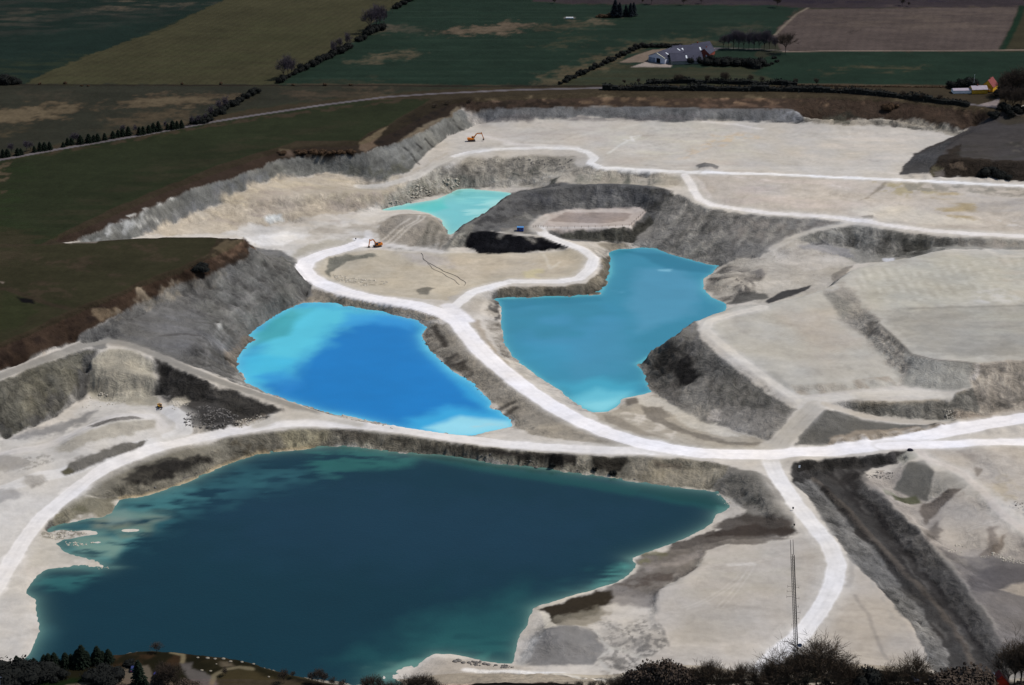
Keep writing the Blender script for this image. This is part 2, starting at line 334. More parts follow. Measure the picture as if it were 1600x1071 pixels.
# ------------------------------------------------------------------ sight lines onto the finished terrain model
def hit(p):
    a, dy, dz = ray(p); out = np.zeros((len(a), 2))
    D = np.arange(480.0, 2040.0, .8)
    for k in range(len(a)):
        t = D/dy[k]; zz = CAM_H+dz[k]*t; x = a[k]*t
        g = samp(DTM, x, D); b = np.nonzero(zz <= g)[0]
        if len(b) == 0 or b[0] == 0:
            t0 = CAM_H/-dz[k]; out[k] = (a[k]*t0, dy[k]*t0)
        else:
            i = b[0]; e0 = zz[i-1]-g[i-1]; e1 = g[i]-zz[i]; f = e0/(e0+e1+1e-9)
            dd = D[i-1]+(D[i]-D[i-1])*f; out[k] = (a[k]*dd/dy[k], dd)
    return out

# tipped heaps along the road edges and the bench brinks
for line, n, w, h in (('1300,693 1340,686 1380,680 1425,673 1500,661', 16, 3.2, 1.5), ('1550,677 1640,668', 7, 3, 1.3), ('1368,192 1420,197 1470,204 1500,207', 13, 3.2, 2.2), ('1430,278 1480,281 1545,283 1640,290', 12, 3.5, 1.6),
                      ('400,285 440,276 480,271 520,272', 11, 3.2, 1.5), ('1290,607 1340,602 1400,597', 7, 3.5, .8), ('770,640 800,650 830,668 860,676', 6, 4, 1.2), ('740,392 780,393 830,390 880,388', 8, 3.2, 1.2), ('880,184 930,181', 5, 3.5, 1.4), ('1000,188 1040,192 1060,191', 5, 3, 1.0), ('560,660 640,672', 7, 2, .6), ('1000,720 1120,724', 9, 3, .7)):
    XY = hit(pts(line)); sg = np.r_[0, np.cumsum(np.hypot(*np.diff(XY, axis=0).T))]
    for s in np.linspace(0, sg[-1], n):
        x = np.interp(s, sg, XY[:, 0])+1.2*math.sin(s*3.1); y = np.interp(s, sg, XY[:, 1])+1.2*math.cos(s*2.3)
        DTM += h*(.7+.4*math.sin(s*1.7))*np.exp(-((GXX-x)**2+(GYY-y)**2)/w**2)

# ------------------------------------------------------------------ terrain sheet: finer where the quarry is, running out to the horizon
uc = np.linspace(-.375, .375, 1120)
uc = np.concatenate([[-6, -2.5, -1.2, -.8, -.6, -.48, -.42], uc, [.42, .48, .6, .8, 1.2, 2.5, 6]])
s_ = np.linspace(0, 1, 880); Dr = 1/(1/560.0**.6+(1/1900.0**.6-1/560.0**.6)*s_)**(1/.6)
Dr = np.concatenate([[60, 200, 350, 450, 500, 530, 548], Dr, [1930, 2000, 2150, 2500, 3200, 5000, 9000, 20000]])
NC, NR = len(uc), len(Dr)
TX = (Dr[:, None]*uc[None, :]).ravel(); TY = np.repeat(Dr, NC)
Z0 = samp(DTM, TX, TY)
gx = (samp(DTM, TX+2, TY)-samp(DTM, TX-2, TY))/4; gy = (samp(DTM, TX, TY+2)-samp(DTM, TX, TY-2))/4
SLO = np.hypot(gx, gy)

# rills running down the slopes: stretched noise along eight fixed bearings, blended by the local fall line
def rills(X, Y, GX, GY, sc, st, seed):
    th = np.arctan2(GY, GX); s = np.zeros(X.shape); w = np.zeros(X.shape)
    for k in range(8):
        a = math.pi*k/8; c = np.cos(th-a)**2; c = c**10
        m = c > .01
        if not m.any(): continue
        al = X[m]*math.cos(a)+Y[m]*math.sin(a); ac = -X[m]*math.sin(a)+Y[m]*math.cos(a)
        wob = 1.2*vnoise(X[m]/(sc*3), Y[m]/(sc*3), seed+50)
        n = vnoise(ac/sc+wob, al/(sc*st), seed+k)+.5*vnoise(ac/(sc*.45)+wob, al/(sc*.45*st), seed+k+20)
        s[m] += n*c[m]; w[m] += c[m]
    return s/np.maximum(w, 1e-3)/1.3
QM = np.zeros(TX.shape, bool); QM |= (TY > 560) & (TY < 1560) & (np.abs(TX) < 600)
RI = np.zeros(TX.shape); RI[QM] = rills(TX[QM], TY[QM], gx[QM], gy[QM], 6.5, 2.6, 3)
RF = np.zeros(TX.shape); RF[QM] = rills(TX[QM], TY[QM], gx[QM], gy[QM], 2.0, 3, 31)
RS = np.zeros(TX.shape); RS[QM] = rills(TX[QM], TY[QM], gx[QM], gy[QM], 1.5, 9, 61)
BED = vnoise(Z0*1.05+.12*fbm(TX, TY, 40, 2, 91)*10, TX*.012, 5)+.6*vnoise(Z0*2.7+1.5*fbm(TX, TY, 25, 2, 92), TX*.02, 8)
NA = fbm(TX, TY, 30, 5, 11); NB = fbm(TX, TY, 6, 4, 23); NCc = fbm(TX, TY, 1.8, 3, 37)
NX1 = fbm(TX, TY, 9, 4, 61, .6); NY1 = fbm(TX, TY, 9, 4, 67, .6)
NST = fbm(TX*.25+TY*.05, TY, 7, 4, 83)                 # streaky along the benches

# ------------------------------------------------------------------ ground cover of the surveyed areas
def lin(c):
    c = np.array(c, float)/255.0
    return np.where(c <= .04045, c/12.92, ((c+.055)/1.055)**2.4)
CHALK = lin((205, 196, 184)); GREY = lin((150, 146, 140))
steep = sstep(.22, .62, SLO+.12*NB)
RI *= sstep(-.5, .4, NB+.6*NX1)
PAL = CHALK[None, :]*(1-steep[:, None])+GREY[None, :]*steep[:, None]
CLS = np.zeros(TX.shape, np.int8); RGH = .35+.9*steep
def _apply(m, al, c, rgh, cls):
    al = al[:, None]; PAL[m] = PAL[m]*(1-al)+c[None, :]*al; al = al[:, 0]
    if rgh is not None: RGH[m] = RGH[m]*(1-al)+rgh*al
    if cls is not None:
        q = np.nonzero(m)[0][al > .5]; CLS[q] = cls
PATCH = {1: (NB, -.25, .3), 2: (NA, -.3, .3), 3: (NCc, -.2, .3), 4: (NST, -.3, .3), 5: (RI, -.3, .35)}
def area(s, c, f=3.0, op=1.0, z=None, n=1.5, m=0, r=None, k=None, XY=None):
    if XY is None: XY = plan(pts(s), z) if z is not None else hit(pts(s))
    e = f+n+1
    b = np.nonzero((TX > XY[:, 0].min()-e) & (TX < XY[:, 0].max()+e) & (TY > XY[:, 1].min()-e) & (TY < XY[:, 1].max()+e))[0]
    if len(b) == 0: return
    x = TX[b]+n*2.6*NX1[b]; y = TY[b]+n*2.6*NY1[b]
    i = inside(XY, x, y)
    d = segdist(XY, x, y, True); d = np.where(i, d, -d)
    al = sstep(-f/2, f/2, d)*op
    if m: p, lo, hi = PATCH[m]; al = al*sstep(lo, hi, p[b])
    ok = al > .004; _apply(b[ok], al[ok], lin(c), r, k)
def strip(s, c, w=3.0, f=1.5, op=1.0, z=None, n=.6, m=0, r=None, k=None, XY=None):
    if XY is None: XY = plan(pts(s), z) if z is not None else hit(pts(s))
    e = w+f+n+1
    b = np.nonzero((TX > XY[:, 0].min()-e) & (TX < XY[:, 0].max()+e) & (TY > XY[:, 1].min()-e) & (TY < XY[:, 1].max()+e))[0]
    if len(b) == 0: return
    x = TX[b]+n*1.6*NX1[b]; y = TY[b]+n*1.6*NY1[b]
    al = (1-sstep(w/2-f/2, w/2+f/2, segdist(XY, x, y, False)))*op
    if m: p, lo, hi = PATCH[m]; al = al*sstep(lo, hi, p[b])
    ok = al > .004; _apply(b[ok], al[ok], lin(c), r, k)
TRB = random.Random(9)
# ---- farmland (class 1), meadows (2), country road (3)
PAL[TY > 1500] = lin((62, 66, 52)); CLS[(Z0 > -.6) & ((TY > 1400) | (TX < -200) & (TY > 800))] = 1
mm = (Z0 > -1.3); PAL[mm] = lin((62, 58, 42)); CLS[mm] = 2; RGH[mm] = .2
W = '-900,-300 3000,-300 3000,134 1700,134 1200,133 950,133 700,140 560,152 400,170 325,185 200,207 0,243 -900,420'
area(W, (52, 57, 47), 4, 1, 0, 2, 0, .1, 1)
area('-900,132 35,132 125,92 250,47 350,0 470,-80 -900,-80', (30, 47, 42), 3, 1, 0, 2, 0, .1, 1)
area('-900,60 0,60 90,50 250,30 340,2 300,-30 -900,-30', (48, 54, 50), 50, .8, 0, 10, 4, None, None)
area('-900,110 0,100 60,90 130,88 40,128 -900,128', (46, 56, 42), 40, .7, 0, 10, 4)
area('150,20 180,12 250,8 330,2 345,-8 260,-5 180,5', (92, 88, 76), 30, .75, 0, 12, 4)
area('-60,30 30,18 110,10 80,26 0,38', (74, 74, 65), 40, .6, 0, 12, 4)
area('38,131 125,92 250,47 350,0 470,-80 720,-80 640,-4 600,18 560,58 500,92 434,130 400,132', (68, 70, 48), 3, 1, 0, 2, 0, .1, 1)
area('60,131 200,85 300,60 420,20 560,10 540,60 470,95 430,128', (62, 68, 40), 60, .5, 0, 12, 4)
area('434,133 500,95 560,60 600,20 640,-4 720,-80 830,-20 830,3 900,7 1200,9 1250,12 1225,35 1205,58 1180,85 1200,108 1240,133', (34, 53, 44), 3, 1, 0, 2, 0, .1, 1)
area('-900,134 300,134 440,136 700,137 560,150 400,167 325,183 200,204 60,230 0,240 -900,400', (50, 54, 46), 4, 1, 0, 3, 0, .1, 1)
area('800,-80 3000,-80 3000,12 1590,11 1260,13 1200,8 900,6 830,2', (62, 55, 60), 4, 1, 0, 2, 0, .15, 1)
area('1100,6 1260,8 1300,3 1480,2 1460,-20 1100,-20', (40, 36, 50), 20, .7, 0, 8, 4)
area('1258,15 1600,11 1590,35 1563,79 1223,80 1208,56 1225,35', (92, 82, 80), 3, 1, 0, 1, 0, .25, 1)
area('1300,20 1590,14 1580,45 1400,50 1280,40', (104, 93, 86), 60, .6, 0, 10, 4)
area('1600,8 1700,5 3000,0 3000,84 1563,80 1590,36', (58, 58, 42), 3, 1, 0, 1, 0, .15, 1)
strip('1597,10 1588,36 1566,78', (24, 48, 34), 6, 3, 1, 0)
area('1315,52 1335,47 1360,42 1340,49 1330,54', (50, 50, 46), 6, .9, 0, 3, 1)
area('1175,96 1225,82 1563,81 3000,78 3000,134 1240,132 1150,128 1120,112', (34, 54, 44), 3, 1, 0, 2, 0, .1, 1)
area('870,134 905,112 960,98 1040,108 1190,103 1180,115 1230,133', (56, 62, 48), 4, 1, 0, 2, 0, .1, 1)
area('1280,113 1340,106 1440,104 1420,112 1340,116', (84, 80, 62), 22, .8, 0, 8, 4)
area('1000,112 1080,108 1180,112 1100,120', (70, 68, 54), 30, .6, 0, 8, 4)
strip('1225,81 1300,80 1565,79 1640,78', (140, 130, 122), 2.6, 1.5, 1, 0, .2)
strip('1262,13 1245,22 1228,38 1211,55', (120, 118, 108), 2.6, 1.5, .9, 0, .2)
strip('1110,75 1180,77 1230,80', (120, 120, 120), 2.4, 1.5, .7, 0, .2)
for q, c, o in (('570,45 600,40 640,44 600,52', (92, 90, 80), .8), ('600,48 650,46 660,50', (84, 84, 74), .7), ('550,98 600,85 640,80 650,88 590,96', (98, 94, 78), .85),
                ('690,52 750,42 800,36 815,42 780,52 720,54', (118, 104, 90), .9), ('800,38 812,40 800,50', (110, 98, 84), .8), ('830,44 880,38 940,32 930,40 860,48', (84, 80, 66), .8),
                ('922,36 950,31 948,37', (104, 98, 84), .8), ('845,73 900,60 925,56 900,66 860,75', (74, 76, 60), .8), ('918,98 960,78 1000,72 980,84 930,108 880,130 830,133 860,118', (96, 90, 72), .85),
                ('980,68 1060,60 1120,62 1125,70 1050,70', (88, 84, 66), .8), ('1110,50 1180,38 1190,44 1150,52', (72, 74, 62), .7), ('450,133 540,128 600,124 560,131', (74, 72, 58), .6),
                ('445,146 500,142 560,148 600,142 590,150 500,154', (84, 76, 64), .7), ('560,141 590,138 610,146 575,149', (90, 82, 68), .7),
                ('-100,176 0,172 60,168 115,163 133,168 110,178 50,187 -100,196', (110, 96, 76), .95), ('-100,206 0,204 28,200 20,210 -100,218', (86, 80, 62), .7),
                ('175,166 250,149 340,148 360,155 300,164 210,168', (106, 92, 74), .9), ('170,190 220,180 300,176 280,186 200,196', (88, 80, 64), .85), ('150,208 185,197 240,192 200,205', (72, 70, 56), .7),
                ('20,148 90,146 120,151 60,156', (70, 68, 58), .6), ('230,52 340,47 400,50 300,54', (66, 70, 60), .4)):
    area(q, c, 24, o, 0, 9, 0)
for y in range(4, 132, 5):
    strip('%d,%g %d,%g' % (470 if y > 100 else 620, y, 1200, y+.6), (28, 48, 40) if y % 2 else (42, 60, 50), 5, 5, .35, 0, 2, 4)
strip('-200,133 100,133 400,134 560,134 700,135 950,135', (40, 34, 30), 3.5, 2, .9, 0, .6)
strip('450,131.5 600,132 780,134', (86, 72, 58), 3, 2, .6, 0, .6, 4)
strip('1240,131 1360,133 1480,136', (96, 84, 70), 2.5, 2, .7, 0, .6)
# drill rows and tramlines
for i in range(46):
    x = 1222+i*7.6; strip('%g,79 %g,%g' % (x, x+20, 15), (74, 66, 66) if i % 2 else (100, 90, 86), 2.2, 2.5, .16, 0, 1.0)
for i in range(26):
    t = i/25.0; strip('%g,%g %g,%g' % (50+t*380, 130, 360+t*270, -2), (56, 60, 38), 2, 2.4, .4, 0, .6)
for y in (12, 18, 27, 45, 62, 78, 94, 111, 122):
    strip('%g,%g 1200,%g' % (640-(y*1.45), y, y+1), (50, 70, 60), 1.6, 2, .45, 0, .5)
for y in (88, 96, 104, 114, 124): strip('1230,%g 1640,%g' % (y, y+1), (28, 46, 38), 1.8, 2, .4, 0, .5)
for i in range(12): strip('%g,%g %g,%g' % (-60, 10+i*9.5, 330-i*26, -4+i*11), (26, 40, 36), 2, 2.4, .4, 0, .6)
for i in range(9): strip('%g,%g %g,%g %g,%g' % (0, 268+i*11, 260-i*14, 238+i*11, 600-i*52, 168+i*15), (56, 62, 42), 1.6, 2, .35, 0, .8)
for i in range(8): strip('%g,%g %g,%g' % (20+i*8, 380+i*12, 372-i*40, 378+i*9), (64, 62, 42), 1.6, 2, .35, 0, .8)
# farmyard (4)
area('966,98 1000,84 1020,78 1052,76 1040,82 1012,92 1012,98', (128, 116, 106), 2, 1, 0, .4, 0, 0, 4)
area('986,105 1013,96 1052,96 1048,106 1047,105', (158, 156, 152), 1.5, 1, 0, .2, 0, 0, 4)
area('1098,75 1127,75 1108,84 1102,82', (140, 140, 146), 2, 1, 0, .3, 0, 0, 4)
strip('883,28 897,28', (150, 152, 150), 3, 2, 1, 0, .2)
# meadows between country road and quarry
M1 = '-900,420 0,250 200,214 330,192 400,180 560,158 675,154 661,164 625,184 607,196 580,206 560,220 550,220 462,221 432,231 400,240 345,257 300,275 250,295 175,327 100,363 64,382 -900,382'
area(M1, (44, 53, 36), 2, 1, 0, .5, 0, .15, 2)
M2 = '-900,384 64,384 107,381 175,376 225,372 270,371 320,371 381,373 325,398 285,417 225,438 180,459 120,480 68,507 25,525 0,535 -900,760'
area(M2, (54, 56, 36), 2, 1, 0, .5, 0, .15, 2)
area('-200,262 60,255 45,290 20,350 60,357 -200,357', (40, 54, 32), 16, .7, 0, 4, 4)
area('60,340 160,300 250,250 400,215 560,190 400,235 250,290 120,355', (54, 55, 42), 20, .6, 0, 5, 4)
area('-200,362 60,362 40,420 -200,440', (62, 58, 40), 14, .6, 0, 5, 4)
for q in ('30,400 100,410 160,400 120,425', '150,430 220,425 200,440', '230,400 330,392 280,412', '0,460 60,440 120,455 60,480', '180,385 260,380 240,395'):
    area(q, (74, 64, 46), 12, .7, 0, 5, 1)
area('0,455 110,475 60,480 30,510 -30,520', (48, 56, 36), 8, .8, 0, 3)
strip('-40,448 10,452 60,470 110,484', (66, 54, 42), 3, 3, .8, 0)
area('26,464 50,468 58,474 35,473', (18, 18, 20), 2, 1, 0, 1)
area('-2,440 8,441 6,444', (140, 134, 128), 1.5, .9, 0, .5)
strip('-60,262 20,245 82,238 200,219 262,208 330,196 500,173 600,160 740,149 860,148', (74, 62, 46), 8, 6, .75, 0, 3, 1)
area('-30,262 14,252 20,270 8,288 0,300 -30,330', (104, 82, 68), 4, .85, 0, 3, 1)
# overburden slopes, brown grass (5)
area('68,382 100,364 175,328 250,296 300,276 345,258 400,241 432,232 450,228 462,243 435,249 400,264 350,282 320,290 275,306 225,332 175,353 130,369 90,381', (70, 54, 42), 2, 1, None, .8, 0, .5, 5)
area('430,232 550,221 562,222 575,238 540,242 462,244 432,248', (62, 50, 38), 2, 1, None, .8, 0, .6, 5)
area('434,232 452,233 456,242 436,244', (112, 92, 76), 3, .9, None, 1)
area('560,221 580,207 607,197 625,186 661,165 680,158 745,152 745,160 722,171 700,184 670,200 625,221 590,231 576,238', (58, 46, 36), 2, 1, None, .8, 0, .6, 5)
area('562,222 600,200 608,198 585,222 590,229 572,238 560,234', (126, 102, 78), 2, .9, None, .8)
area('700,182 712,167 720,172 690,190 650,210 620,222 640,208 660,195', (132, 116, 92), 3, .9, None, 1)
strip('720,168 712,176 690,190 640,215', (120, 104, 84), 2, 2, .7)
area('612,203 650,178 690,162 700,168 660,195 628,212 600,224 590,222', (38, 32, 28), 4, .8, None, 2, 1)
area('735,158 800,150 950,143 1200,144 1400,152 1500,164 1580,176 1720,190 1720,205 1520,200 1470,192 1425,186 1375,185 1320,189 1258,184 1237,172 1200,172 1075,171 950,167 800,171 722,172', (84, 66, 52), 3, 1, None, 1, 0, .8, 5)
area('735,158 820,155 900,158 880,168 790,170 740,170', (50, 40, 32), 5, .85, None, 2, 1)
area('900,160 960,152 1050,152 1060,166 960,166 900,165', (124, 98, 70), 5, .75, None, 2, 1)
area('1080,152 1200,156 1220,168 1100,168', (126, 96, 74), 5, .7, None, 2, 1)
area('1280,170 1330,166 1360,178 1380,186 1330,192 1290,182', (60, 58, 48), 4, .85, None, 2, 1)
area('1380,160 1480,168 1540,180 1520,196 1440,182', (96, 72, 56), 6, .6, None, 2, 1)
for i in range(40):
    x = 750+i*20+TRB.uniform(-8, 8); y = 150+TRB.uniform(0, 14)+max(0, x-1400)*.1; w = TRB.uniform(5, 16); area('%g,%g %g,%g %g,%g %g,%g' % (x-w, y, x, y-3, x+w, y+1, x, y+4), TRB.choice(((150, 118, 86), (50, 42, 34), (132, 104, 80), (60, 52, 38))), 4, .75, None, 2, 1)
for i in range(46):
    t = i/45.0; k = t*9; j = min(int(k), 8); RP = ((75, 545), (140, 500), (190, 474), (250, 445), (300, 420), (350, 398), (380, 384), (385, 382), (388, 380), (390, 379)); x = RP[j][0]+(RP[j+1][0]-RP[j][0])*(k-j)+TRB.uniform(-6, 6); y = RP[j][1]+(RP[j+1][1]-RP[j][1])*(k-j)+TRB.uniform(-8, 8)
    area('%g,%g %g,%g %g,%g %g,%g' % (x-8, y+3, x, y-4, x+8, y-3, x, y+4), TRB.choice(((138, 112, 84), (46, 38, 32), (96, 76, 58), (150, 132, 108))), 3, .6, None, 2, 1)
area('740,150 950,143 1200,143 1400,150 1500,163 1560,172 1560,166 1500,158 1400,144 1200,136 940,138 740,143', (62, 58, 42), 4, .9, 0, 2, 0, .2, 2)
area('381,372 398,386 388,400 337,424 275,446 210,476 155,506 125,525 75,548 0,582 -80,622 -80,575 0,536 25,526 68,508 120,481 180,460 225,439 285,418 325,399', (72, 54, 40), 2, 1, None, .8, 0, .7, 5)
area('0,545 70,515 180,468 230,445 300,425 290,432 190,478 120,512 60,548 0,574', (48, 36, 30), 4, .8, None, 2, 1)
area('330,405 385,378 396,386 380,400 345,412', (128, 98, 74), 4, .8, None, 2, 1)
area('140,490 180,478 190,486 150,502', (134, 112, 84), 3, .85, None, 1.5)
area('155,496 188,480 182,492 160,506', (122, 104, 80), 3, .7, None, 1.5, 1)
area('230,450 320,430 340,424 270,452 190,486 160,505 170,490', (150, 134, 112), 4, .75, None, 2, 1)
# country road (3)
strip('-200,285 0,250 82,235 200,215 262,204 330,191 400,180 500,165 600,152 675,147 800,141 925,138 1100,137 1300,143 1462,156 1515,163 1555,167 1640,176', (108, 110, 116), 4.2, 1.2, 1, 0, .2, 0, .02, 3)
area('1530,163 1548,158 1562,152 1560,166 1555,168', (140, 138, 140), 1.5, 1, 0, .2, 0, .02, 3)

# ---- quarry: pale chalk benches
def tone(s, c, f=8, op=.6, n=3, m=0, r=None): area(s, c, f, op, None, n, m, r)
area('745,196 900,186 1050,192 1200,192 1505,208 1465,224 1430,240 1405,272 1600,285 1720,290 1720,297 1500,284 1200,268 940,260 920,236 900,231 780,229 720,238 700,232 700,214', (204, 196, 185), 4, 1, None, 1.5, 0, .2)
tone('760,196 900,190 1000,196 960,225 800,228 740,215', (196, 186, 176), 20, .7, 4, 4)
tone('940,200 1060,195 1150,200 1180,250 1000,255 960,235', (208, 202, 186), 25, .7, 4, 4)
tone('1220,200 1480,205 1400,250 1250,255', (212, 200, 186), 25, .6, 4, 4)
tone('1110,215 1160,205 1190,212 1150,222 1100,236 1060,250 1090,232', (214, 186, 150), 8, .55, 3, 1)
tone('980,238 1120,245 1200,262 1050,263 950,258', (196, 182, 170), 12, .5, 3, 4)
strip('1100,190 1150,195 1190,202', (232, 224, 216), 3, 2, .8)
strip('890,216 925,208 1000,195 1060,192', (214, 208, 196), 3, 3, .5)
strip('950,240 980,220 1000,214', (224, 220, 210), 2.5, 2, .7); strip('975,218 990,221 985,214 1000,212', (232, 228, 222), 2.2, 2, .8)
area('1088,258 1100,254 1125,260 1118,266 1090,264', (120, 116, 112), 2, .9, None, 1, 0, .8)
# far grey wall
area('722,172 760,170 950,167 1200,171 1238,172 1252,180 1256,190 1200,191 1100,187 1050,192 925,181 875,186 760,192 740,192', (120, 119, 119), 1.5, 1, None, .8, 0, .6)
tone('722,172 900,172 1240,176 1250,184 1000,180 760,180', (140, 140, 138), 3, .6, 2, 5)
tone('745,186 900,182 1100,183 1100,188 900,190 760,193', (118, 112, 112), 3, .7, 2, 4)
area('1238,172 1252,179 1256,190 1215,188 1205,176', (166, 166, 170), 2, .7, None, 1, 1)
area('1255,186 1320,189 1375,185 1425,186 1470,193 1525,200 1508,208 1460,205 1400,196 1320,197 1256,192', (168, 158, 142), 2, .9, None, 1, 0, 1.2)
area('1375,188 1470,195 1500,201 1470,204 1400,196', (96, 98, 92), 2, .8, None, 1.5, 5)
tone('1290,180 1320,182 1330,196 1300,194', (92, 90, 76), 2, .7, 2)
# left grey cliffs
area('108,381 130,369 175,353 225,332 275,306 320,290 350,282 400,264 435,249 462,244 540,242 576,238 590,231 625,221 670,201 700,184 722,172 737,190 737,198 700,213 675,231 650,256 637,268 600,282 540,273 512,269 450,278 400,287 362,306 325,323 275,348 225,366 150,379', (122, 121, 115), 1.5, 1, None, .8, 0, .6)
area('576,240 625,222 670,202 700,185 722,172 732,186 700,200 690,212 660,228 640,250 600,262 585,250', (134, 133, 127), 3, .7, None, 1)
area('540,262 600,262 640,245 655,250 637,268 600,282 560,276 535,270', (108, 106, 90), 4, .8, None, 2, 1)
area('420,255 540,243 545,265 470,268 440,275 400,285 400,270', (116, 116, 108), 4, .7, None, 2, 5)
area('345,288 400,266 420,262 420,275 380,288 330,305', (118, 120, 124), 4, .7, None, 2, 1)
area('170,352 210,340 235,328 250,322 240,335 200,356 190,366 150,377 130,376', (178, 178, 176), 3, .85, None, 2, 1)
area('225,350 280,320 340,300 400,283 400,290 300,335 250,360 215,368', (128, 128, 132), 4, .6, None, 2, 5)
strip('200,338 240,322 262,315 275,308', (198, 196, 190), 2, 1.5, .8, None, 1, 1); strip('215,352 235,340 245,346', (196, 194, 188), 2, 1.5, .7, None, 1, 1)
for a in ('630,229 642,240 655,257', '650,224 660,232', '708,188 720,202 725,204', '665,218 678,230'): strip(a, (58, 56, 54), 1.6, 1.2, .85)
area('760,172 740,175 722,168 730,170', (150, 140, 128), 3, .6)
tone('720,170 735,172 760,192 770,200 750,200 735,190', (198, 188, 176), 4, .8, 2)
# left beige bench with folds
area('225,366 275,348 325,323 362,306 400,287 450,278 512,269 540,273 600,282 640,270 700,240 640,285 600,310 560,330 480,340 420,352 350,365 300,367', (192, 179, 160), 4, 1, None, 2, 0, .6)
tone('330,318 400,292 470,280 540,280 600,288 540,300 450,305 380,325 300,355 260,362', (202, 186, 158), 10, .7, 4, 4)
tone('400,300 520,290 620,300 560,328 470,330 380,345', (172, 158, 146), 10, .65, 4, 4)
tone('500,290 560,292 640,300 650,312 560,322 480,310', (178, 166, 142), 6, .6, 2, 1)
tone('280,352 380,330 480,335 560,335 540,350 430,352 350,364', (176, 164, 154), 8, .7, 4, 4)
area('345,366 400,352 480,350 560,345 600,350 600,372 540,378 500,390 440,400 400,386 381,373', (206, 200, 192), 6, .9, None, 3, 0, .35)
tone('410,340 440,335 445,345 420,350', (214, 222, 226), 4, .7, 1.5)
tone('480,355 560,350 600,345 640,345 620,360 560,370 480,372', (172, 162, 148), 5, .7, 3, 4)
tone('380,372 450,362 480,365 440,385 400,384', (234, 230, 226), 6, .8, 2)
tone('460,392 500,378 560,370 558,382 510,388 470,402 445,404', (176, 168, 150), 5, .7, 2)
# rubble slopes round the turquoise pond
area('600,310 640,285 700,245 760,248 830,243 890,243 900,262 880,275 860,292 800,293 740,290 700,302 640,316 605,322', (178, 170, 156), 4, 1, None, 2, 0, .9)
area('690,262 740,250 800,246 895,246 890,262 840,272 760,272 700,290', (132, 126, 116), 4, .8, None, 2, 1, 1.2)
area('640,290 700,275 720,288 700,302 640,315 620,308', (158, 150, 132), 3, .8, None, 2, 3, 1.3)
tone('760,275 860,275 880,285 800,292 730,290', (184, 178, 170), 6, .8, 3, 4)
area('858,290 862,280 875,276 880,288 872,294 858,293', (88, 88, 78), 2, .9, None, 1)
area('800,268 850,262 840,278 800,280', (110, 108, 98), 3, .7, None, 2, 1)
area('880,262 925,258 940,266 1080,274 1070,290 1040,294 900,288 870,290', (186, 176, 160), 3, 1, None, 1.5, 0, .8)
tone('880,275 1000,280 1060,276 1060,290 900,287', (150, 146, 130), 3, .7, 2, 1)
area('970,287 980,270 986,284 984,289', (112, 112, 98), 2, .8, None, 1); area('1012,290 1016,272 1020,290', (120, 118, 106), 1.5, .7, None, 1)
tone('560,325 610,318 640,322 600,334 600,345 560,345', (214, 206, 194), 4, .85, 2)
# heap by the pond
area('600,346 625,335 672,336 690,350 702,372 684,392 640,393 600,384 588,362', (168, 158, 144), 3, 1, None, 1, 0, .7)
area('665,340 690,352 702,375 684,392 640,392 650,375 670,360', (138, 132, 120), 3, .85, None, 1, 5, .9)
for a in ('600,383 625,362 650,345 655,337', '608,383 635,360 660,343 664,338', '595,378 615,360 640,342'): strip(a, (208, 198, 184), 1.8, 1.6, .75)
tone('655,385 685,380 684,392 655,392', (186, 184, 182), 3, .6, 1)
strip('603,384 640,391 684,391', (120, 114, 104), 3, 2.5, .6, None, 1)
for i in range(7): strip('%g,%g %g,%g' % (672+i*4, 340+i*5, 652+i*7, 388), (120, 114, 102) if i % 2 else (166, 158, 146), 2, 2, .5, None, 1.5)
# central platform
area('482,408 520,395 590,390 700,392 880,392 915,388 930,405 918,428 880,436 800,436 740,450 700,470 600,462 540,452 500,437', (198, 186, 165), 3, 1, None, 1, 0, .3)
area('512,405 540,398 580,396 590,402 540,410 520,420 516,435 508,425', (120, 118, 104), 2, .85, None, 1, 0, .9)
tone('530,410 620,400 650,420 600,440 540,440', (186, 174, 152), 6, .6, 2, 1)
area('520,430 560,436 606,440 600,447 560,446 525,438', (156, 146, 126), 2, .75, None, 1, 3, 1)
area('652,452 670,448 682,452 668,460 655,460', (128, 122, 108), 2, .85, None, 1, 0, .8)
tone('620,395 700,400 720,420 660,415', (190, 182, 178), 8, .6, 2)
tone('700,400 860,398 900,408 880,430 800,430 720,440', (206, 190, 166), 10, .6, 3)
tone('820,424 850,420 840,434 815,434', (214, 200, 154), 4, .7, 2); strip('850,398 860,420 875,410', (222, 214, 196), 2, 2, .5)
strip('605,390 640,393 700,394 740,394 800,394', (218, 210, 198), 3, 2, .7)
# dark ring
area('688,392 705,370 730,344 760,332 795,303 840,293 900,288 960,287 1010,290 1045,297 1050,310 1030,345 1015,360 985,376 930,378 870,374 800,362 770,362 735,366 725,385 700,390', (112, 110, 108), 2.5, 1, None, 1, 0, 1)
area('800,310 840,300 960,294 1025,300 1010,325 900,318 850,326 800,340', (84, 84, 88), 4, .7, None, 2, 5)
area('860,318 960,308 1000,318 980,326 870,326', (150, 146, 138), 3, .6, None, 2, 1)
area('780,345 820,330 840,345 800,352', (142, 138, 130), 3, .6, None, 2, 1)
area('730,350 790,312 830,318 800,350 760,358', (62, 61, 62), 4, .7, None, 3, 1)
area('1010,296 1052,298 1046,318 1020,350 1000,365 1012,335 1022,312', (72, 70, 64), 3, .8, None, 1.5, 1)
area('697,380 725,352 740,352 730,375 715,388 690,394', (140, 136, 126), 2.5, .85, None, 1)
area('700,392 712,366 724,362 716,384', (186, 180, 166), 2, .7, None, 1)
area('868,360 985,357 1015,335 1028,350 1000,376 930,378 880,372', (84, 82, 74), 2, .95, None, 1, 0, 1.2)
area('875,362 980,360 985,372 930,376 880,370', (124, 120, 106), 2, .7, None, 1, 5)
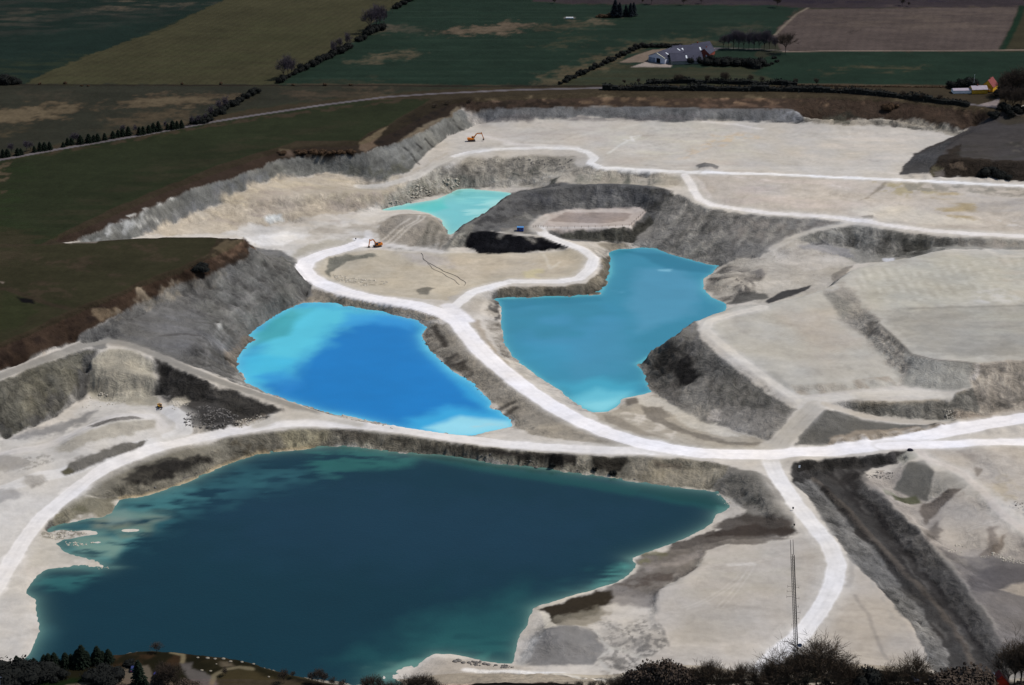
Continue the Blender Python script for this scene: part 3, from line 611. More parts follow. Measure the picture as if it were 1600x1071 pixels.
for a in ('735,350 762,334 795,306', '840,296 900,291 1000,292'): strip(a, (136, 132, 126), 2, 2, .6, None, 1, 1)  # crest highlight painted as a paler strip along the rim
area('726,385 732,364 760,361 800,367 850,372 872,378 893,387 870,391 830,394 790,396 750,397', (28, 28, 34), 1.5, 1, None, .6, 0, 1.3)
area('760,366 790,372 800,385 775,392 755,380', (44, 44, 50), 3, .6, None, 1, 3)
area('832,352 850,335 900,327 1000,323 1011,330 985,357 930,358 855,360', (196, 182, 172), 2, 1, None, .6, 0, .35)
area('858,345 880,332 930,333 985,334 975,346 920,350 870,347', (160, 144, 134), 3, .85, None, 1, 0, .6)
strip('845,345 856,334 900,329 1008,328', (206, 194, 184), 2.5, 2, .7); strip('850,356 930,356 984,354', (220, 212, 206), 3, 2, .8)
area('780,358 830,352 845,360 810,366 790,366', (140, 132, 120), 2, .7, None, 1)
area('930,380 975,380 985,388 950,392 938,386', (152, 142, 124), 3, .9, None, 1)
# eastern benches
area('1000,262 1200,268 1400,278 1500,284 1720,296 1720,372 1600,364 1450,355 1375,345 1300,335 1200,328 1130,322 1095,305 1085,285 1070,274', (200, 189, 176), 3, 1, None, 1, 0, .45)
tone('1100,275 1300,282 1360,300 1320,330 1150,320 1100,300', (206, 192, 182), 15, .7, 4, 4)
tone('1355,310 1375,288 1390,282 1372,300 1345,312', (150, 138, 120), 3, .8, 1, 0)
area('1370,284 1450,282 1460,300 1420,310 1380,300', (178, 164, 122), 6, .75, None, 3, 1)
area('1455,300 1500,302 1520,325 1530,345 1490,342 1460,320', (176, 156, 112), 7, .8, None, 3, 4)
tone('1400,282 1500,288 1620,296 1620,308 1500,302 1420,296', (152, 146, 134), 4, .8, 2, 1)
tone('1500,305 1620,310 1620,340 1540,346 1520,320', (188, 180, 172), 6, .7, 3, 4)
area('1325,328 1400,322 1500,340 1540,350 1450,352 1370,342', (216, 206, 190), 5, .8, None, 2)
area('1345,338 1365,336 1362,342 1350,343', (140, 132, 120), 2, .8, None, 1)
for a in ('1100,268 1140,276 1200,282', '1200,290 1230,292', '1300,290 1330,296', '1390,270 1420,272'): strip(a, (224, 214, 206), 3, 3, .6, None, 1.5, 1)
tone('1560,345 1620,350 1620,358 1570,355', (224, 220, 216), 4, .7, 2, 1)
# wall above the right lake
area('1087,318 1112,326 1150,332 1200,338 1275,342 1322,349 1275,360 1242,371 1205,390 1185,402 1160,404 1125,416 1075,405 1025,389 1000,387 985,380 1015,355 1045,312 1060,303', (146, 142, 136), 2, 1, None, 1, 0, 1.1)
tone('1040,305 1085,318 1110,330 1060,370 1020,380 1020,345', (134, 130, 124), 4, .8, 2, 5)
area('1078,362 1110,345 1120,360 1080,382 1050,385', (88, 86, 82), 4, .7, None, 2, 1)
area('1050,385 1085,370 1090,385 1120,405 1080,405 1030,392', (150, 146, 136), 4, .7, None, 1.5, 5)
tone('1120,335 1200,342 1300,348 1240,365 1180,390 1130,395', (108, 104, 102), 6, .6, 2, 5)
area('1200,340 1320,348 1240,368 1200,385 1180,365', (138, 130, 122), 4, .7, None, 2, 1)
area('1000,388 1075,405 1125,417 1118,424 1090,412 1020,395', (146, 140, 128), 2, .8, None, .8)
for i in range(22):
    x = 1072+i*9.5; y = 322+min(i, 12)*1.3+max(0, i-12)*.6; l = 62-i*1.3
    strip('%g,%g %g,%g %g,%g' % (x, y, x-l*.38, y+l*.55, x-l*.75, y+l), ((172, 167, 158), (104, 100, 96), (150, 146, 140), (120, 114, 108))[i % 4], 4.5, 4, .55, None, 3, (0, 1)[i % 2])
area('1060,372 1090,362 1100,382 1120,404 1090,404 1055,396', (176, 171, 160), 5, .6, None, 3, 1)
area('1150,345 1200,346 1230,356 1190,372 1150,368', (156, 148, 140), 6, .6, None, 3, 1)
# bench east of the lake
area('1125,416 1160,405 1185,403 1205,391 1242,372 1275,370 1330,388 1345,410 1310,430 1300,445 1250,462 1200,472 1137,475 1112,465 1099,452 1100,437 1115,428', (186, 178, 166), 3, 1, None, 1.5, 0, .7)
area('1100,440 1115,428 1137,415 1170,420 1190,432 1195,455 1170,468 1137,475 1112,464', (112, 106, 100), 3, .95, None, 1.5, 5, 1.4)
area('1150,460 1190,452 1200,466 1170,472 1140,476', (84, 82, 78), 2, .8, None, 1)
area('1175,425 1190,420 1195,430 1182,434', (134, 128, 124), 2, .8, None, .8)
tone('1205,395 1250,380 1310,390 1330,410 1260,425 1215,410', (200, 192, 182), 6, .8, 2)
tone('1180,440 1230,440 1260,450 1200,460 1180,456', (206, 198, 186), 4, .8, 2)
area('1195,470 1225,455 1268,446 1262,452 1235,464 1200,474', (70, 68, 70), 1.5, .95, None, .6)
area('1300,432 1312,420 1335,415 1325,425 1310,440', (140, 132, 122), 2, .8, None, 1)
# hollow below the middle road
area('1240,372 1275,361 1335,352 1400,361 1450,367 1490,371 1600,374 1720,378 1720,388 1550,390 1487,390 1462,393 1412,405 1375,410 1345,412 1300,392 1270,382', (158, 154, 145), 2, 1, None, 1, 0, 1.1)
area('1400,366 1480,372 1485,388 1462,393 1412,405 1398,402 1410,385', (92, 90, 82), 3, .9, None, 1.5, 5)
area('1290,370 1340,378 1350,395 1320,385 1280,380', (108, 104, 96), 3, .7, None, 2, 1)
area('1250,384 1290,378 1330,390 1340,405 1300,398', (150, 148, 150), 4, .7, None, 1.5)
area('1510,378 1600,376 1640,382 1600,388 1530,388', (152, 142, 128), 3, .7, None, 1, 5)
area('1378,404 1398,403 1402,407 1382,410', (220, 220, 226), 1.5, .9, None, .5)
for a, c in (('1348,356 1352,372 1342,388', (176, 172, 162)), ('1368,358 1376,372 1366,392', (170, 166, 158)), ('1300,362 1312,374 1330,384', (172, 168, 160)), ('1392,362 1386,380 1378,398', (104, 100, 92)), ('1330,360 1332,376', (100, 96, 88)), ('1412,366 1420,384 1410,400', (74, 72, 66)), ('1440,368 1446,384 1438,394', (80, 78, 70)), ('1466,370 1472,384', (84, 80, 74)), ('1500,373 1504,385', (128, 120, 110)), ('1530,375 1534,386', (130, 122, 112)), ('1560,377 1564,387', (170, 160, 148))):
    strip(a, c, 7, 6, .7, None, 3, 0)
# spoil plateau
PT = '1082,502 1115,490 1145,480 1200,475 1250,464 1300,447 1312,435 1330,422 1375,410 1412,405 1462,393 1487,391 1550,391 1720,386 1720,556 1600,562 1525,569 1425,554 1400,604 1350,607 1300,614 1247,618 1215,608 1170,575 1100,520'
area(PT, (192, 186, 174), 2, 1, None, .8, 0, .22)
tone('1130,495 1250,470 1300,470 1400,575 1300,596 1230,590', (180, 173, 162), 20, .7, 4, 2)
tone('1220,490 1300,480 1340,540 1280,560', (190, 176, 160), 25, .6, 4)
tone('1335,425 1480,400 1720,392 1720,470 1500,475 1400,490 1360,470', (192, 187, 172), 15, .8, 4)
tone('1380,490 1480,480 1720,476 1720,550 1500,560 1430,545', (168, 163, 152), 12, .8, 4)
tone('1500,480 1620,484 1620,520 1520,530', (178, 174, 160), 20, .6, 4, 4)
random.seed(5)
for i in range(34):
    x0 = 1330+i*8.2; y0 = 425-i*.9; strip('%g,%g %g,%g' % (x0, y0, x0+34, y0+52), (206, 201, 188) if i % 2 else (172, 166, 152), 2.2, 2, .42, None, 1.2, 1)
for i in range(9):
    y0 = 500+i*7; strip('1390,%g 1500,%g 1640,%g' % (y0-6, y0-2, y0-4), (154, 149, 138), 1.6, 1.8, .3, None, 1.5, 1)
strip('1540,390 1560,400 1620,402', (214, 206, 192), 4, 4, .6); tone('1560,400 1720,396 1720,470 1580,460', (190, 178, 162), 15, .5, 4, 4)
tone('1500,462 1560,452 1600,470 1540,476', (206, 202, 196), 8, .7, 3, 1)
strip('1420,483 1500,480 1640,477', (150, 145, 134), 2, 2, .6)
# step bank
area('1287,460 1312,440 1340,465 1362,487 1375,507 1412,542 1425,554 1407,603 1400,580 1375,555 1340,517 1320,505', (178, 170, 158), 5, 1, None, 2.5, 0, .9)
tone('1345,490 1362,492 1380,520 1410,548 1400,565 1365,528', (124, 116, 106), 4, .75, 2.5, 1)
tone('1285,460 1305,455 1330,480 1320,500', (152, 148, 138), 4, .7, 1.5)
area('1425,554 1462,562 1525,569 1528,580 1518,606 1490,612 1407,603', (166, 162, 152), 3, 1, None, 1, 0, .6)
strip('1375,507 1412,542 1425,554 1462,562 1525,569', (120, 114, 104), 1.6, 1.2, .7)
area('1523,569 1600,562 1720,556 1720,636 1600,646 1520,655 1500,652 1515,610', (182, 170, 154), 3, 1, None, 1, 0, 1)
for i in range(12): strip('%g,%g %g,%g %g,%g' % (1535+i*11, 572, 1530+i*11, 600, 1526+i*11, 640), (152, 140, 124), 1.8, 2, .5, None, 1.5, 1)
strip('1528,572 1527,582 1520,592', (214, 204, 194), 3, 2, .7)
area('1232,602 1287,600 1350,592 1390,588 1407,603 1350,607 1300,614 1247,618', (176, 164, 148), 1.5, .9, None, .6, 5, .9)
# bank with vertical streaks, triangle, ramp surroundings
area('1320,626 1400,632 1475,624 1520,606 1530,640 1500,657 1412,655 1345,646', (142, 137, 126), 2, 1, None, 1, 0, 1.2)
area('1320,624 1400,627 1480,620 1510,610 1500,616 1420,632 1350,632', (152, 140, 118), 2, .7, None, 1)
area('1490,640 1540,650 1620,638 1600,648 1500,662', (176, 160, 142), 3, .8, None, 1.5)
area('1288,640 1310,642 1350,655 1412,662 1500,664 1420,672 1300,690 1243,698 1250,680 1268,655', (116, 112, 104), 2, 1, None, 1, 0, .7)
area('1290,690 1340,676 1420,668 1500,664 1540,655 1540,662 1400,686 1300,698', (166, 150, 130), 3, .85, None, 2, 0, .9)
# big grey slope down to the right lake
area('1082,503 1092,530 1130,560 1170,592 1215,624 1245,640 1225,672 1205,690 1150,672 1100,660 1060,640 1022,613 1008,598 1007,580 995,569 1012,552 1050,527', (134, 129, 121), 2, 1, None, 1, 0, 1.2)
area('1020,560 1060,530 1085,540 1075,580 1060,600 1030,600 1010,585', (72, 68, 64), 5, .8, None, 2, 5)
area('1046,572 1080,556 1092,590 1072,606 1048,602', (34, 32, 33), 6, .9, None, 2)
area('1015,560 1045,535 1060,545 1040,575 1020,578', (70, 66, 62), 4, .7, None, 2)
area('1060,528 1082,505 1095,540 1085,560', (126, 124, 124), 4, .8, None, 1, 5)
area('1090,545 1110,560 1108,605 1090,600', (88, 85, 78), 3, .7, None, 1, 5)
area('1110,560 1180,600 1215,630 1180,640 1130,620 1112,600', (104, 102, 94), 4, .7, None, 2, 5)
area('1066,602 1100,598 1114,640 1104,660 1072,645', (164, 158, 148), 5, .85, None, 2)
area('1025,600 1060,602 1070,635 1040,625', (132, 124, 114), 5, .7, None, 2)
area('1125,632 1200,640 1222,655 1205,687 1160,674 1118,658', (158, 152, 144), 5, .85, None, 2)
for i in range(14): strip('%g,%g %g,%g' % (1105+i*9, 560+i*4.5, 1098+i*8.4, 640+i*2.2), (78, 74, 68) if i % 2 else (136, 130, 122), 2.2, 2.4, .5, None, 1.8, 1)
area('1110,640 1130,642 1125,660 1108,658', (196, 188, 180), 2, .8, None, 1)
area('1008,590 1025,600 1035,618 1015,612', (138, 130, 118), 3, .8, None, 1)
# floor between slope and main road
area('925,646 950,645 975,632 985,625 1022,614 1060,640 1100,660 1150,675 1205,690 1200,703 1100,704 1050,696 1000,686 940,664', (178, 168, 152), 2, 1, None, 1, 0, .7)
area('990,620 1020,618 1070,644 1120,665 1160,680 1130,682 1080,668 1040,645 1000,632', (206, 198, 184), 3, .85, None, 1.5)
area('965,640 1010,650 1060,675 1050,685 1010,672 970,652', (204, 194, 180), 3, .8, None, 1.5, 1)
area('1005,636 1035,638 1045,655 1075,672 1120,686 1200,692 1190,698 1100,690 1040,668 1010,652', (132, 122, 108), 3, .85, None, 1.5, 0, 1)
area('940,648 960,650 1010,676 1040,686 1000,680 950,662', (150, 138, 120), 3, .7, None, 1)
area('975,624 992,622 998,630 980,634', (120, 110, 98), 2, .9, None, .8)
# causeway verges
area('700,500 690,508 665,505 667,512 659,525 668,545 688,562 703,577 740,600 757,618 775,635 805,656 800,668 830,680 960,700 1030,703 940,680 890,658 850,634 810,605 780,580 745,545 730,520', (164, 154, 138), 2, 1, None, 1, 0, 1)
area('660,515 680,508 690,520 698,540 712,552 725,565 740,580 735,590 720,585 703,574 690,560 670,545', (118, 108, 94), 2, .95, None, 1, 5, 1.5)
for a in ('676,512 692,530 696,542', '700,560 712,555', '706,572 726,566', '780,640 798,630', '786,650 804,640'): strip(a, (70, 62, 54), 4, 3, .8, None, 1.5)  # gully shadows between the ribs, painted as dark strips
area('775,620 800,622 812,640 805,652 790,645', (104, 96, 84), 2, .8, None, 1, 5)
area('760,466 780,468 782,505 790,540 802,560 790,560 770,535 758,500', (132, 122, 108), 2, .95, None, 1, 5, 1.4)
area('762,470 776,470 784,500 775,505 764,490', (70, 66, 62), 2, .8, None, 1.2, 1)
area('730,500 750,500 768,540 800,575 850,615 900,648 960,672 930,662 880,640 830,600 790,570 760,540', (166, 152, 134), 3, .8, None, 1)
area('775,452 800,448 880,448 915,443 938,425 942,402 955,398 958,410 957,428 948,445 937,461 880,463 800,466 778,466', (142, 132, 114), 2, 1, None, .8, 0, 1.2)
area('940,400 955,398 957,428 942,455 940,440 948,420', (104, 98, 84), 2, .8, None, 1, 5)
area('780,452 820,452 830,462 800,465 780,464', (96, 92, 80), 2, .7, None, 1, 1)
area('700,465 740,456 765,450 770,462 755,470 750,490 735,500 722,488', (186, 178, 168), 3, .8, None, 1)
area('478,442 500,455 560,470 640,482 690,492 700,502 665,500 640,492 580,484 500,472 470,473 455,480 465,455', (168, 156, 138), 2, 1, None, 1, 0, .9)
area('530,472 590,478 640,488 600,486 540,478', (132, 124, 112), 2, .7, None, 1, 5)
# grey slopes west of the blue lake
area('398,386 440,392 470,410 487,436 485,462 470,473 430,492 400,512 388,525 398,530 382,545 372,560 370,576 360,592 300,572 230,545 170,532 125,526 155,507 210,478 275,448 337,425 388,402', (122, 119, 115), 2, 1, None, 1, 0, 1)
area('330,430 400,400 440,395 470,420 480,450 430,480 380,500 330,520 300,500', (124, 123, 117), 8, .7, None, 3, 5)
area('150,522 240,500 320,480 330,520 360,545 350,570 300,560 220,535', (126, 124, 124), 8, .7, None, 3, 4)
area('205,480 275,450 350,425 330,440 260,470 200,495 160,512', (158, 148, 130), 4, .7, None, 2, 1)
area('300,545 340,540 370,560 365,580 340,575 300,560', (98, 96, 92), 4, .7, None, 2, 1)
area('350,545 372,535 400,520 402,528 384,548 372,562 368,580 355,560', (154, 138, 120), 3, .85, None, 1.5, 0, 1.2)
area('388,470 430,450 460,455 430,480 400,495', (112, 112, 106), 4, .6, None, 2, 5)
area('395,395 430,392 455,415 440,430 405,415', (112, 110, 100), 4, .6, None, 2, 5)
area('337,505 345,500 348,512 340,515', (176, 174, 170), 2, .8, None, 1)
strip('250,525 290,522 320,528', (92, 88, 84), 2, 2, .7)
# west pit walls
area('-90,640 0,596 75,566 130,548 150,548 130,580 120,605 95,640 40,668 0,695 -90,740', (128, 123, 108), 2, 1, None, 1, 0, 1.2)
area('40,590 120,555 120,580 80,620 40,640 10,640', (138, 132, 112), 5, .7, None, 3, 1)
area('20,640 60,600 100,590 90,630 50,655 20,670', (100, 98, 90), 5, .7, None, 3, 5)
area('0,655 40,650 100,610 112,612 90,645 40,672 0,697', (92, 90, 88), 4, .8, None, 2, 1)
area('120,605 130,565 150,550 142,590 135,622 122,630', (106, 103, 100), 3, .85, None, 1)
area('138,590 150,560 170,546 215,548 235,570 245,605 250,630 215,636 170,632 138,615', (176, 168, 150), 4, 1, None, 1.5, 0, .7)
area('155,560 210,555 230,590 225,620 160,610 148,590', (184, 174, 154), 6, .7, None, 2, 1)
area('145,538 165,533 168,544 146,546', (110, 108, 104), 2, .8, None, .8)
area('236,560 300,588 350,606 400,624 445,640 420,655 392,655 362,670 330,668 290,666 280,650 262,632 248,600', (78, 74, 70), 3, 1, None, 1.5, 0, 1.3)
area('245,560 310,595 320,625 280,625 255,600', (52, 50, 48), 4, .85, None, 2, 5)
area('330,610 430,642 400,655 350,640', (82, 78, 72), 4, .7, None, 2, 5)
area('280,640 350,635 370,660 340,672 290,668', (68, 66, 64), 3, .8, None, 2, 3, 1.5)
area('262,628 285,620 295,630 275,640 262,638', (182, 172, 154), 2, .9, None, 1)
area('365,658 400,648 425,650 400,662 370,668', (166, 152, 132), 2, .8, None, 1, 3)
# west pit floor
area('-90,700 0,690 60,675 110,650 140,625 250,635 290,668 260,690 180,715 90,780 40,830 0,900 -90,930', (206, 200, 192), 5, 1, None, 2, 0, .3)
area('20,690 60,672 110,650 160,640 150,655 90,675 50,685', (158, 154, 150), 6, .75, None, 3)
area('135,664 170,652 210,648 222,652 190,656 150,666', (132, 126, 120), 2, .85, None, 1, 0, .8)
area('85,700 110,688 150,672 200,656 240,652 245,665 200,680 150,692 110,708 88,706', (188, 181, 168), 4, .95, None, 1.5, 0, .5)
area('90,735 110,725 160,705 190,692 235,688 230,696 180,712 130,733 100,738', (122, 116, 106), 3, .9, None, 1.5, 0, .9)
area('92,732 105,728 112,735 98,740', (104, 98, 72), 2, .8, None, 1)
area('-10,712 30,712 45,725 30,732 -10,732', (184, 178, 170), 4, .8, None, 1.5)
area('35,712 80,710 88,720 60,728 30,738', (178, 173, 165), 3, .8, None, 1.5, 3, .8)
area('35,742 65,740 75,752 50,762 35,756', (182, 176, 168), 4, .7, None, 1.5, 0, .7)
area('-10,760 20,762 40,775 20,785 -10,785', (180, 176, 172), 5, .7, None, 2)
area('-60,860 0,850 30,880 40,920 55,945 58,985 40,1020 -60,1060', (200, 194, 186), 8, .8, None, 3)
area('60,825 100,840 150,855 160,880 80,880 45,890 40,860', (190, 182, 168), 5, .8, None, 2, 0, .3)
area('75,815 100,785 150,760 190,768 184,779 175,802 125,813 85,824', (136, 128, 104), 4, .95, None, 2, 0, 1)
area('85,800 110,790 145,795 140,803 100,815', (118, 112, 84), 3, .8, None, 2, 1)
area('58,838 90,828 130,832 140,836 90,844', (120, 112, 90), 3, .8, None, 1.5, 3)
area('120,772 150,768 165,775 130,780', (200, 190, 172), 2, .8, None, 1)
# north bank of the big lake
area('130,775 165,740 210,720 260,702 330,690 400,676 487,668 550,671 625,679 700,691 800,702 900,710 1000,713 1085,719 1140,728 1120,768 1094,765 1047,760 985,752 900,739 800,726 700,711 612,706 537,696 437,705 350,727 297,752 219,777 184,779', (142, 134, 116), 2, 1, None, .8, 0, 1.2)
area('165,755 200,730 260,712 320,705 355,705 350,720 300,738 240,758 190,765', (62, 58, 52), 4, .9, None, 2, 1, 1.2)
area('180,745 230,725 290,715 330,710 330,722 270,745 200,758', (52, 48, 44), 4, .8, None, 2)
area('330,700 400,688 440,685 440,700 380,712 340,722', (104, 92, 70), 4, .8, None, 2, 1)
area('440,675 500,668 520,680 500,695 450,700', (164, 154, 124), 4, .8, None, 1.5)
area('520,672 560,672 590,685 560,695 530,690', (96, 88, 76), 3, .8, None, 1.5)
area('600,685 680,692 740,700 730,712 660,706 610,700', (98, 91, 80), 3, .8, None, 2, 1)
area('735,698 800,705 905,712 900,725 850,720 780,712 740,706', (56, 50, 45), 2, .9, None, 1)
area('850,712 878,712 882,730 858,728', (26, 25, 24), 2, .95, None, 1)
area('925,712 980,714 975,735 955,742 930,738', (60, 54, 45), 2, .9, None, 1.2)
area('900,712 924,712 920,730 900,728', (186, 176, 156), 2, .8, None, 1)
area('985,720 1060,722 1120,730 1110,762 1050,756 990,748', (170, 160, 140), 3, .85, None, 1, 0, 1)
for i in range(16): strip('%g,%g %g,%g' % (1000+i*7.5, 724+i*.4, 998+i*7.5, 752+i*.6), (128, 118, 92), 1.4, 1.6, .5, None, .8, 1)
area('1020,720 1060,722 1058,730 1020,726', (110, 96, 80), 2, .7, None, 1)
strip('190,779 220,776 250,768 297,752 350,727 400,709 437,705 487,699', (188, 168, 130), 2.4, 2, .8)
strip('560,697 612,705 700,710 775,723 850,731 950,745 1047,759 1121,767 1145,781', (196, 188, 168), 1.8, 1.6, .75, None, .8, 1)
# peninsula heap and terraces
area('1112,765 1140,728 1165,735 1200,745 1225,775 1240,800 1245,830 1200,832 1150,810 1165,795 1140,780', (138, 132, 122), 2, 1, None, 1, 0, .9)
area('1140,742 1170,735 1200,750 1190,790 1160,785 1130,765', (120, 116, 106), 5, .7, None, 1.5, 5)
area('1150,800 1190,800 1240,815 1242,832 1200,836 1140,838 1100,838 1120,820', (84, 74, 66), 4, .9, None, 2, 0, .8)
area('1050,850 1100,830 1180,820 1240,828 1210,842 1120,850 1070,870 1040,875', (74, 62, 54), 3, .85, None, 2, 0, .8)
area('1040,860 1110,850 1200,840 1240,838 1200,850 1140,853 1110,860 1096,882 1062,907 1026,926 1000,935 930,930 985,898 996,885 985,873', (128, 118, 108), 3, .95, None, 1.5, 0, .9)
area('1035,878 1100,858 1105,866 1060,885 1010,895 1000,885', (160, 150, 142), 3, .8, None, 1, 4)
area('985,872 1020,860 1045,862 1040,875 1005,885', (124, 118, 84), 3, .8, None, 1.5, 1)
area('995,900 1060,895 1050,910 1020,925 990,925 960,918', (96, 82, 72), 4, .8, None, 2, 1)
area('960,918 1000,925 1022,930 1020,950 960,945 930,940 935,922', (136, 128, 122), 4, .8, None, 1.5)
area('843,952 893,934 933,921 950,925 955,945 930,962 880,972 862,976 856,968', (64, 54, 40), 3, 1, None, 1.5, 0, .6)
area('865,965 940,950 960,960 950,972 900,980 865,978', (142, 132, 112), 4, .8, None, 2)
area('840,952 856,962 870,980 852,982', (222, 212, 194), 1.5, .9, None, .8, 0, .3)
strip('842,951 893,932 933,919 967,909 985,897 995,885 986,873', (206, 196, 178), 2, 1.4, .85)
area('985,890 996,884 988,872 975,880', (214, 206, 190), 2, .8, None, 1)
area('803,1040 815,1018 831,997 852,982 900,978 930,985 950,1005 940,1030 920,1040 870,1045 830,1042', (140, 136, 132), 4, 1, None, 2, 0, .6)
area('803,1040 815,1018 831,997 845,990 832,1010 825,1030 815,1042', (186, 182, 176), 3, .85, None, 1, 0, .8)
area('925,980 1012,965 1030,970 1042,997 1038,1012 1010,1028 975,1056 940,1052 930,1030 950,1005', (142, 136, 128), 8, .9, None, 3, 3, 1.2)
area('925,980 1012,965 1030,970 1042,997 1038,1012 1010,1028 975,1056 940,1052 930,1030 950,1005', (158, 152, 144), 8, .5, None, 3, 1)
area('990,985 1040,990 1038,1010 990,1025 960,1015', (110, 106, 102), 4, .7, None, 1.5, 5)
strip('930,985 945,1005 955,1015 935,1030 945,1045 960,1058', (196, 190, 180), 1.6, 1.2, .8); strip('950,1012 980,1018 1005,1028', (190, 184, 172), 1.8, 1.4, .7)
area('925,1030 990,1030 975,1055 930,1050', (126, 120, 112), 3, .8, None, 1.5, 1)
area('1027,925 1062,907 1097,882 1112,860 1140,854 1200,851 1250,838 1280,855 1300,900 1270,960 1190,1040 1160,1080 980,1080 975,1056 1012,1030 1040,1012 1043,997 1026,969', (192, 183, 172), 2, 1, None, 1, 0, .3)
tone('1110,870 1230,855 1240,930 1100,940 1060,920', (186, 178, 164), 15, .6, 4, 4); tone('1060,950 1230,945 1140,1010 1060,1000', (176, 168, 156), 15, .6, 4, 2)
strip('1040,948 1120,950 1200,948', (158, 150, 140), 3, 3, .5, None, 1.5, 1); strip('1140,883 1175,881', (214, 208, 200), 2.5, 2, .7)
area('1330,876 1367,913 1398,944 1429,987 1463,1052 1470,1080 1200,1090 1230,1030 1280,980 1315,920', (190, 180, 168), 2, 1, None, 1, 0, .25)
for i in range(9): strip('%g,%g %g,%g' % (1260+i*4, 950+i*11, 1400+i*7, 955+i*11), (176, 166, 154), 1.6, 2, .45, None, 1.5, 4)
strip('1335,930 1355,960 1372,1000 1390,1035', (158, 150, 142), 1.8, 1.6, .6)
for d in (0, 7, 16): strip('%d,820 %d,850 %d,885 %d,915 %d,945 %d,985' % (1262-d, 1283-d, 1291-d, 1285-d, 1262-d, 1225-d), (168, 162, 154), 1.2, 1.4, .4, None, .8, 1)
strip('1330,872 1330,900 1325,916', (150, 142, 134), 2, 1.6, .7)
area('640,1050 680,1028 744,1034 810,1042 900,1060 960,1066 960,1080 640,1080', (186, 176, 164), 3, .95, None, 1, 0, .6)
strip('728,1047 800,1050 900,1058 960,1066', (238, 234, 230), 4, 2, .9)
# trench
area('1235,752 1262,775 1293,817 1330,876 1367,913 1398,944 1429,987 1463,1052 1480,1090 1620,1090 1574,1015 1540,963 1494,895 1447,842 1401,796 1345,746 1360,730 1400,725 1425,703 1350,712 1300,718 1240,722', (82, 79, 77), 2, 1, None, 1, 0, 1.1)
area('1240,752 1271,750 1308,796 1345,839 1385,885 1423,935 1453,975 1483,1018 1470,1075 1463,1052 1429,987 1398,944 1367,913 1330,876 1293,817 1262,775', (136, 133, 129), 2, 1, None, 1.5, 0, 1.3)
tone('1300,800 1345,845 1420,940 1470,1010 1460,1035 1400,940 1340,870', (150, 147, 142), 4, .6, 2, 5)
strip('1271,750 1324,796 1355,833 1401,879 1463,944 1506,1006 1530,1060', (112, 102, 92), 3, 2, .9, None, 1)
strip('1280,756 1308,790 1345,833 1385,880 1440,950 1480,1005', (60, 55, 52), 5, 4, .8, None, 1.5, 1)
area('1300,740 1340,735 1400,800 1450,850 1420,870 1360,805 1310,760', (62, 57, 55), 6, .7, None, 2)
area('1320,770 1360,790 1430,870 1520,990 1540,1040 1500,990 1440,910 1380,840', (60, 56, 55), 8, .85, None, 2.5)
area('1345,746 1401,796 1447,842 1494,895 1540,963 1574,1015 1600,1060 1560,1040 1500,960 1450,890 1390,820 1350,775', (118, 114, 110), 6, .85, None, 2)
strip('1345,746 1401,796 1447,842 1494,895 1540,963 1574,1015', (134, 129, 124), 2.4, 2, .8, None, .8, 1)
area('1240,724 1300,718 1350,712 1425,704 1405,722 1380,728 1300,735 1260,742', (70, 66, 62), 3, .9, None, 1.5, 0, 1)
area('1345,718 1400,708 1408,718 1390,728 1350,730', (98, 94, 92), 3, .8, None, 1.2, 5)
area('1360,735 1395,735 1390,745 1370,750', (150, 138, 126), 3, .8, None, 1.2, 3)
# eastern pit
area('1425,704 1720,698 1720,830 1600,790 1560,770 1530,750 1500,738 1440,716', (192, 182, 170), 3, 1, None, 1.5, 0, .6)
area('1345,746 1390,740 1420,722 1450,785 1480,765 1545,800 1600,840 1720,900 1720,1000 1600,1000 1540,963 1494,895 1447,842 1401,796', (172, 163, 154), 4, 1, None, 2, 0, .6)
area('1419,722 1444,720 1462,738 1449,783 1430,780 1394,764 1408,742', (118, 115, 108), 2, 1, None, .6, 0, .4)
area('1402,718 1425,704 1440,710 1430,718 1412,724', (168, 165, 154), 2, .9, None, .6)
area('1462,738 1480,735 1520,755 1505,765 1480,762 1450,783', (174, 168, 158), 2, .95, None, .8)
area('1481,763 1501,764 1476,787 1462,805 1444,820 1437,800 1440,787 1455,785', (124, 112, 102), 2, .95, None, 1, 0, .9)
area('1392,772 1430,776 1440,786 1400,783', (98, 100, 72), 1.5, .95, None, .6)
area('1380,764 1392,768 1400,774 1385,774', (150, 148, 130), 1.5, .8, None, .6)
area('1476,790 1500,768 1540,790 1580,830 1600,860 1560,862 1490,855 1460,840', (188, 178, 166), 3, .95, None, 1.5, 0, .5)
area('1440,825 1460,815 1470,830 1455,850 1445,838', (118, 108, 100), 3, .8, None, 1.5)
area('1545,825 1555,822 1560,840 1550,870 1530,870 1540,850', (134, 122, 112), 3, .85, None, 1.5)
area('1550,850 1575,835 1565,860 1548,874', (132, 116, 100), 2, .8, None, 1.2)
area('1465,855 1560,872 1620,880 1720,890 1720,1080 1600,1060 1574,1015 1540,963 1494,895', (124, 117, 114), 5, .95, None, 2, 0, .6)
area('1470,862 1520,868 1560,885 1530,900 1500,895', (142, 134, 126), 5, .7, None, 2, 1)
area('1500,895 1560,880 1620,890 1620,905 1540,925 1515,920', (106, 100, 100), 4, .8, None, 2)
area('1562,922 1580,912 1620,906 1620,928 1590,930', (178, 166, 152), 2.5, .95, None, 1)
area('1540,735 1575,740 1600,770 1600,790 1560,780 1545,765', (184, 172, 152), 5, .8, None, 2, 1)
area('1520,730 1535,731 1532,745 1524,742', (142, 130, 116), 2, .8, None, 1)
area('1560,785 1620,790 1620,820 1600,812', (148, 145, 144), 4, .7, None, 2, 3)
area('1500,706 1545,706 1540,724 1515,722', (164, 154, 144), 4, .8, None, 1.5, 5)
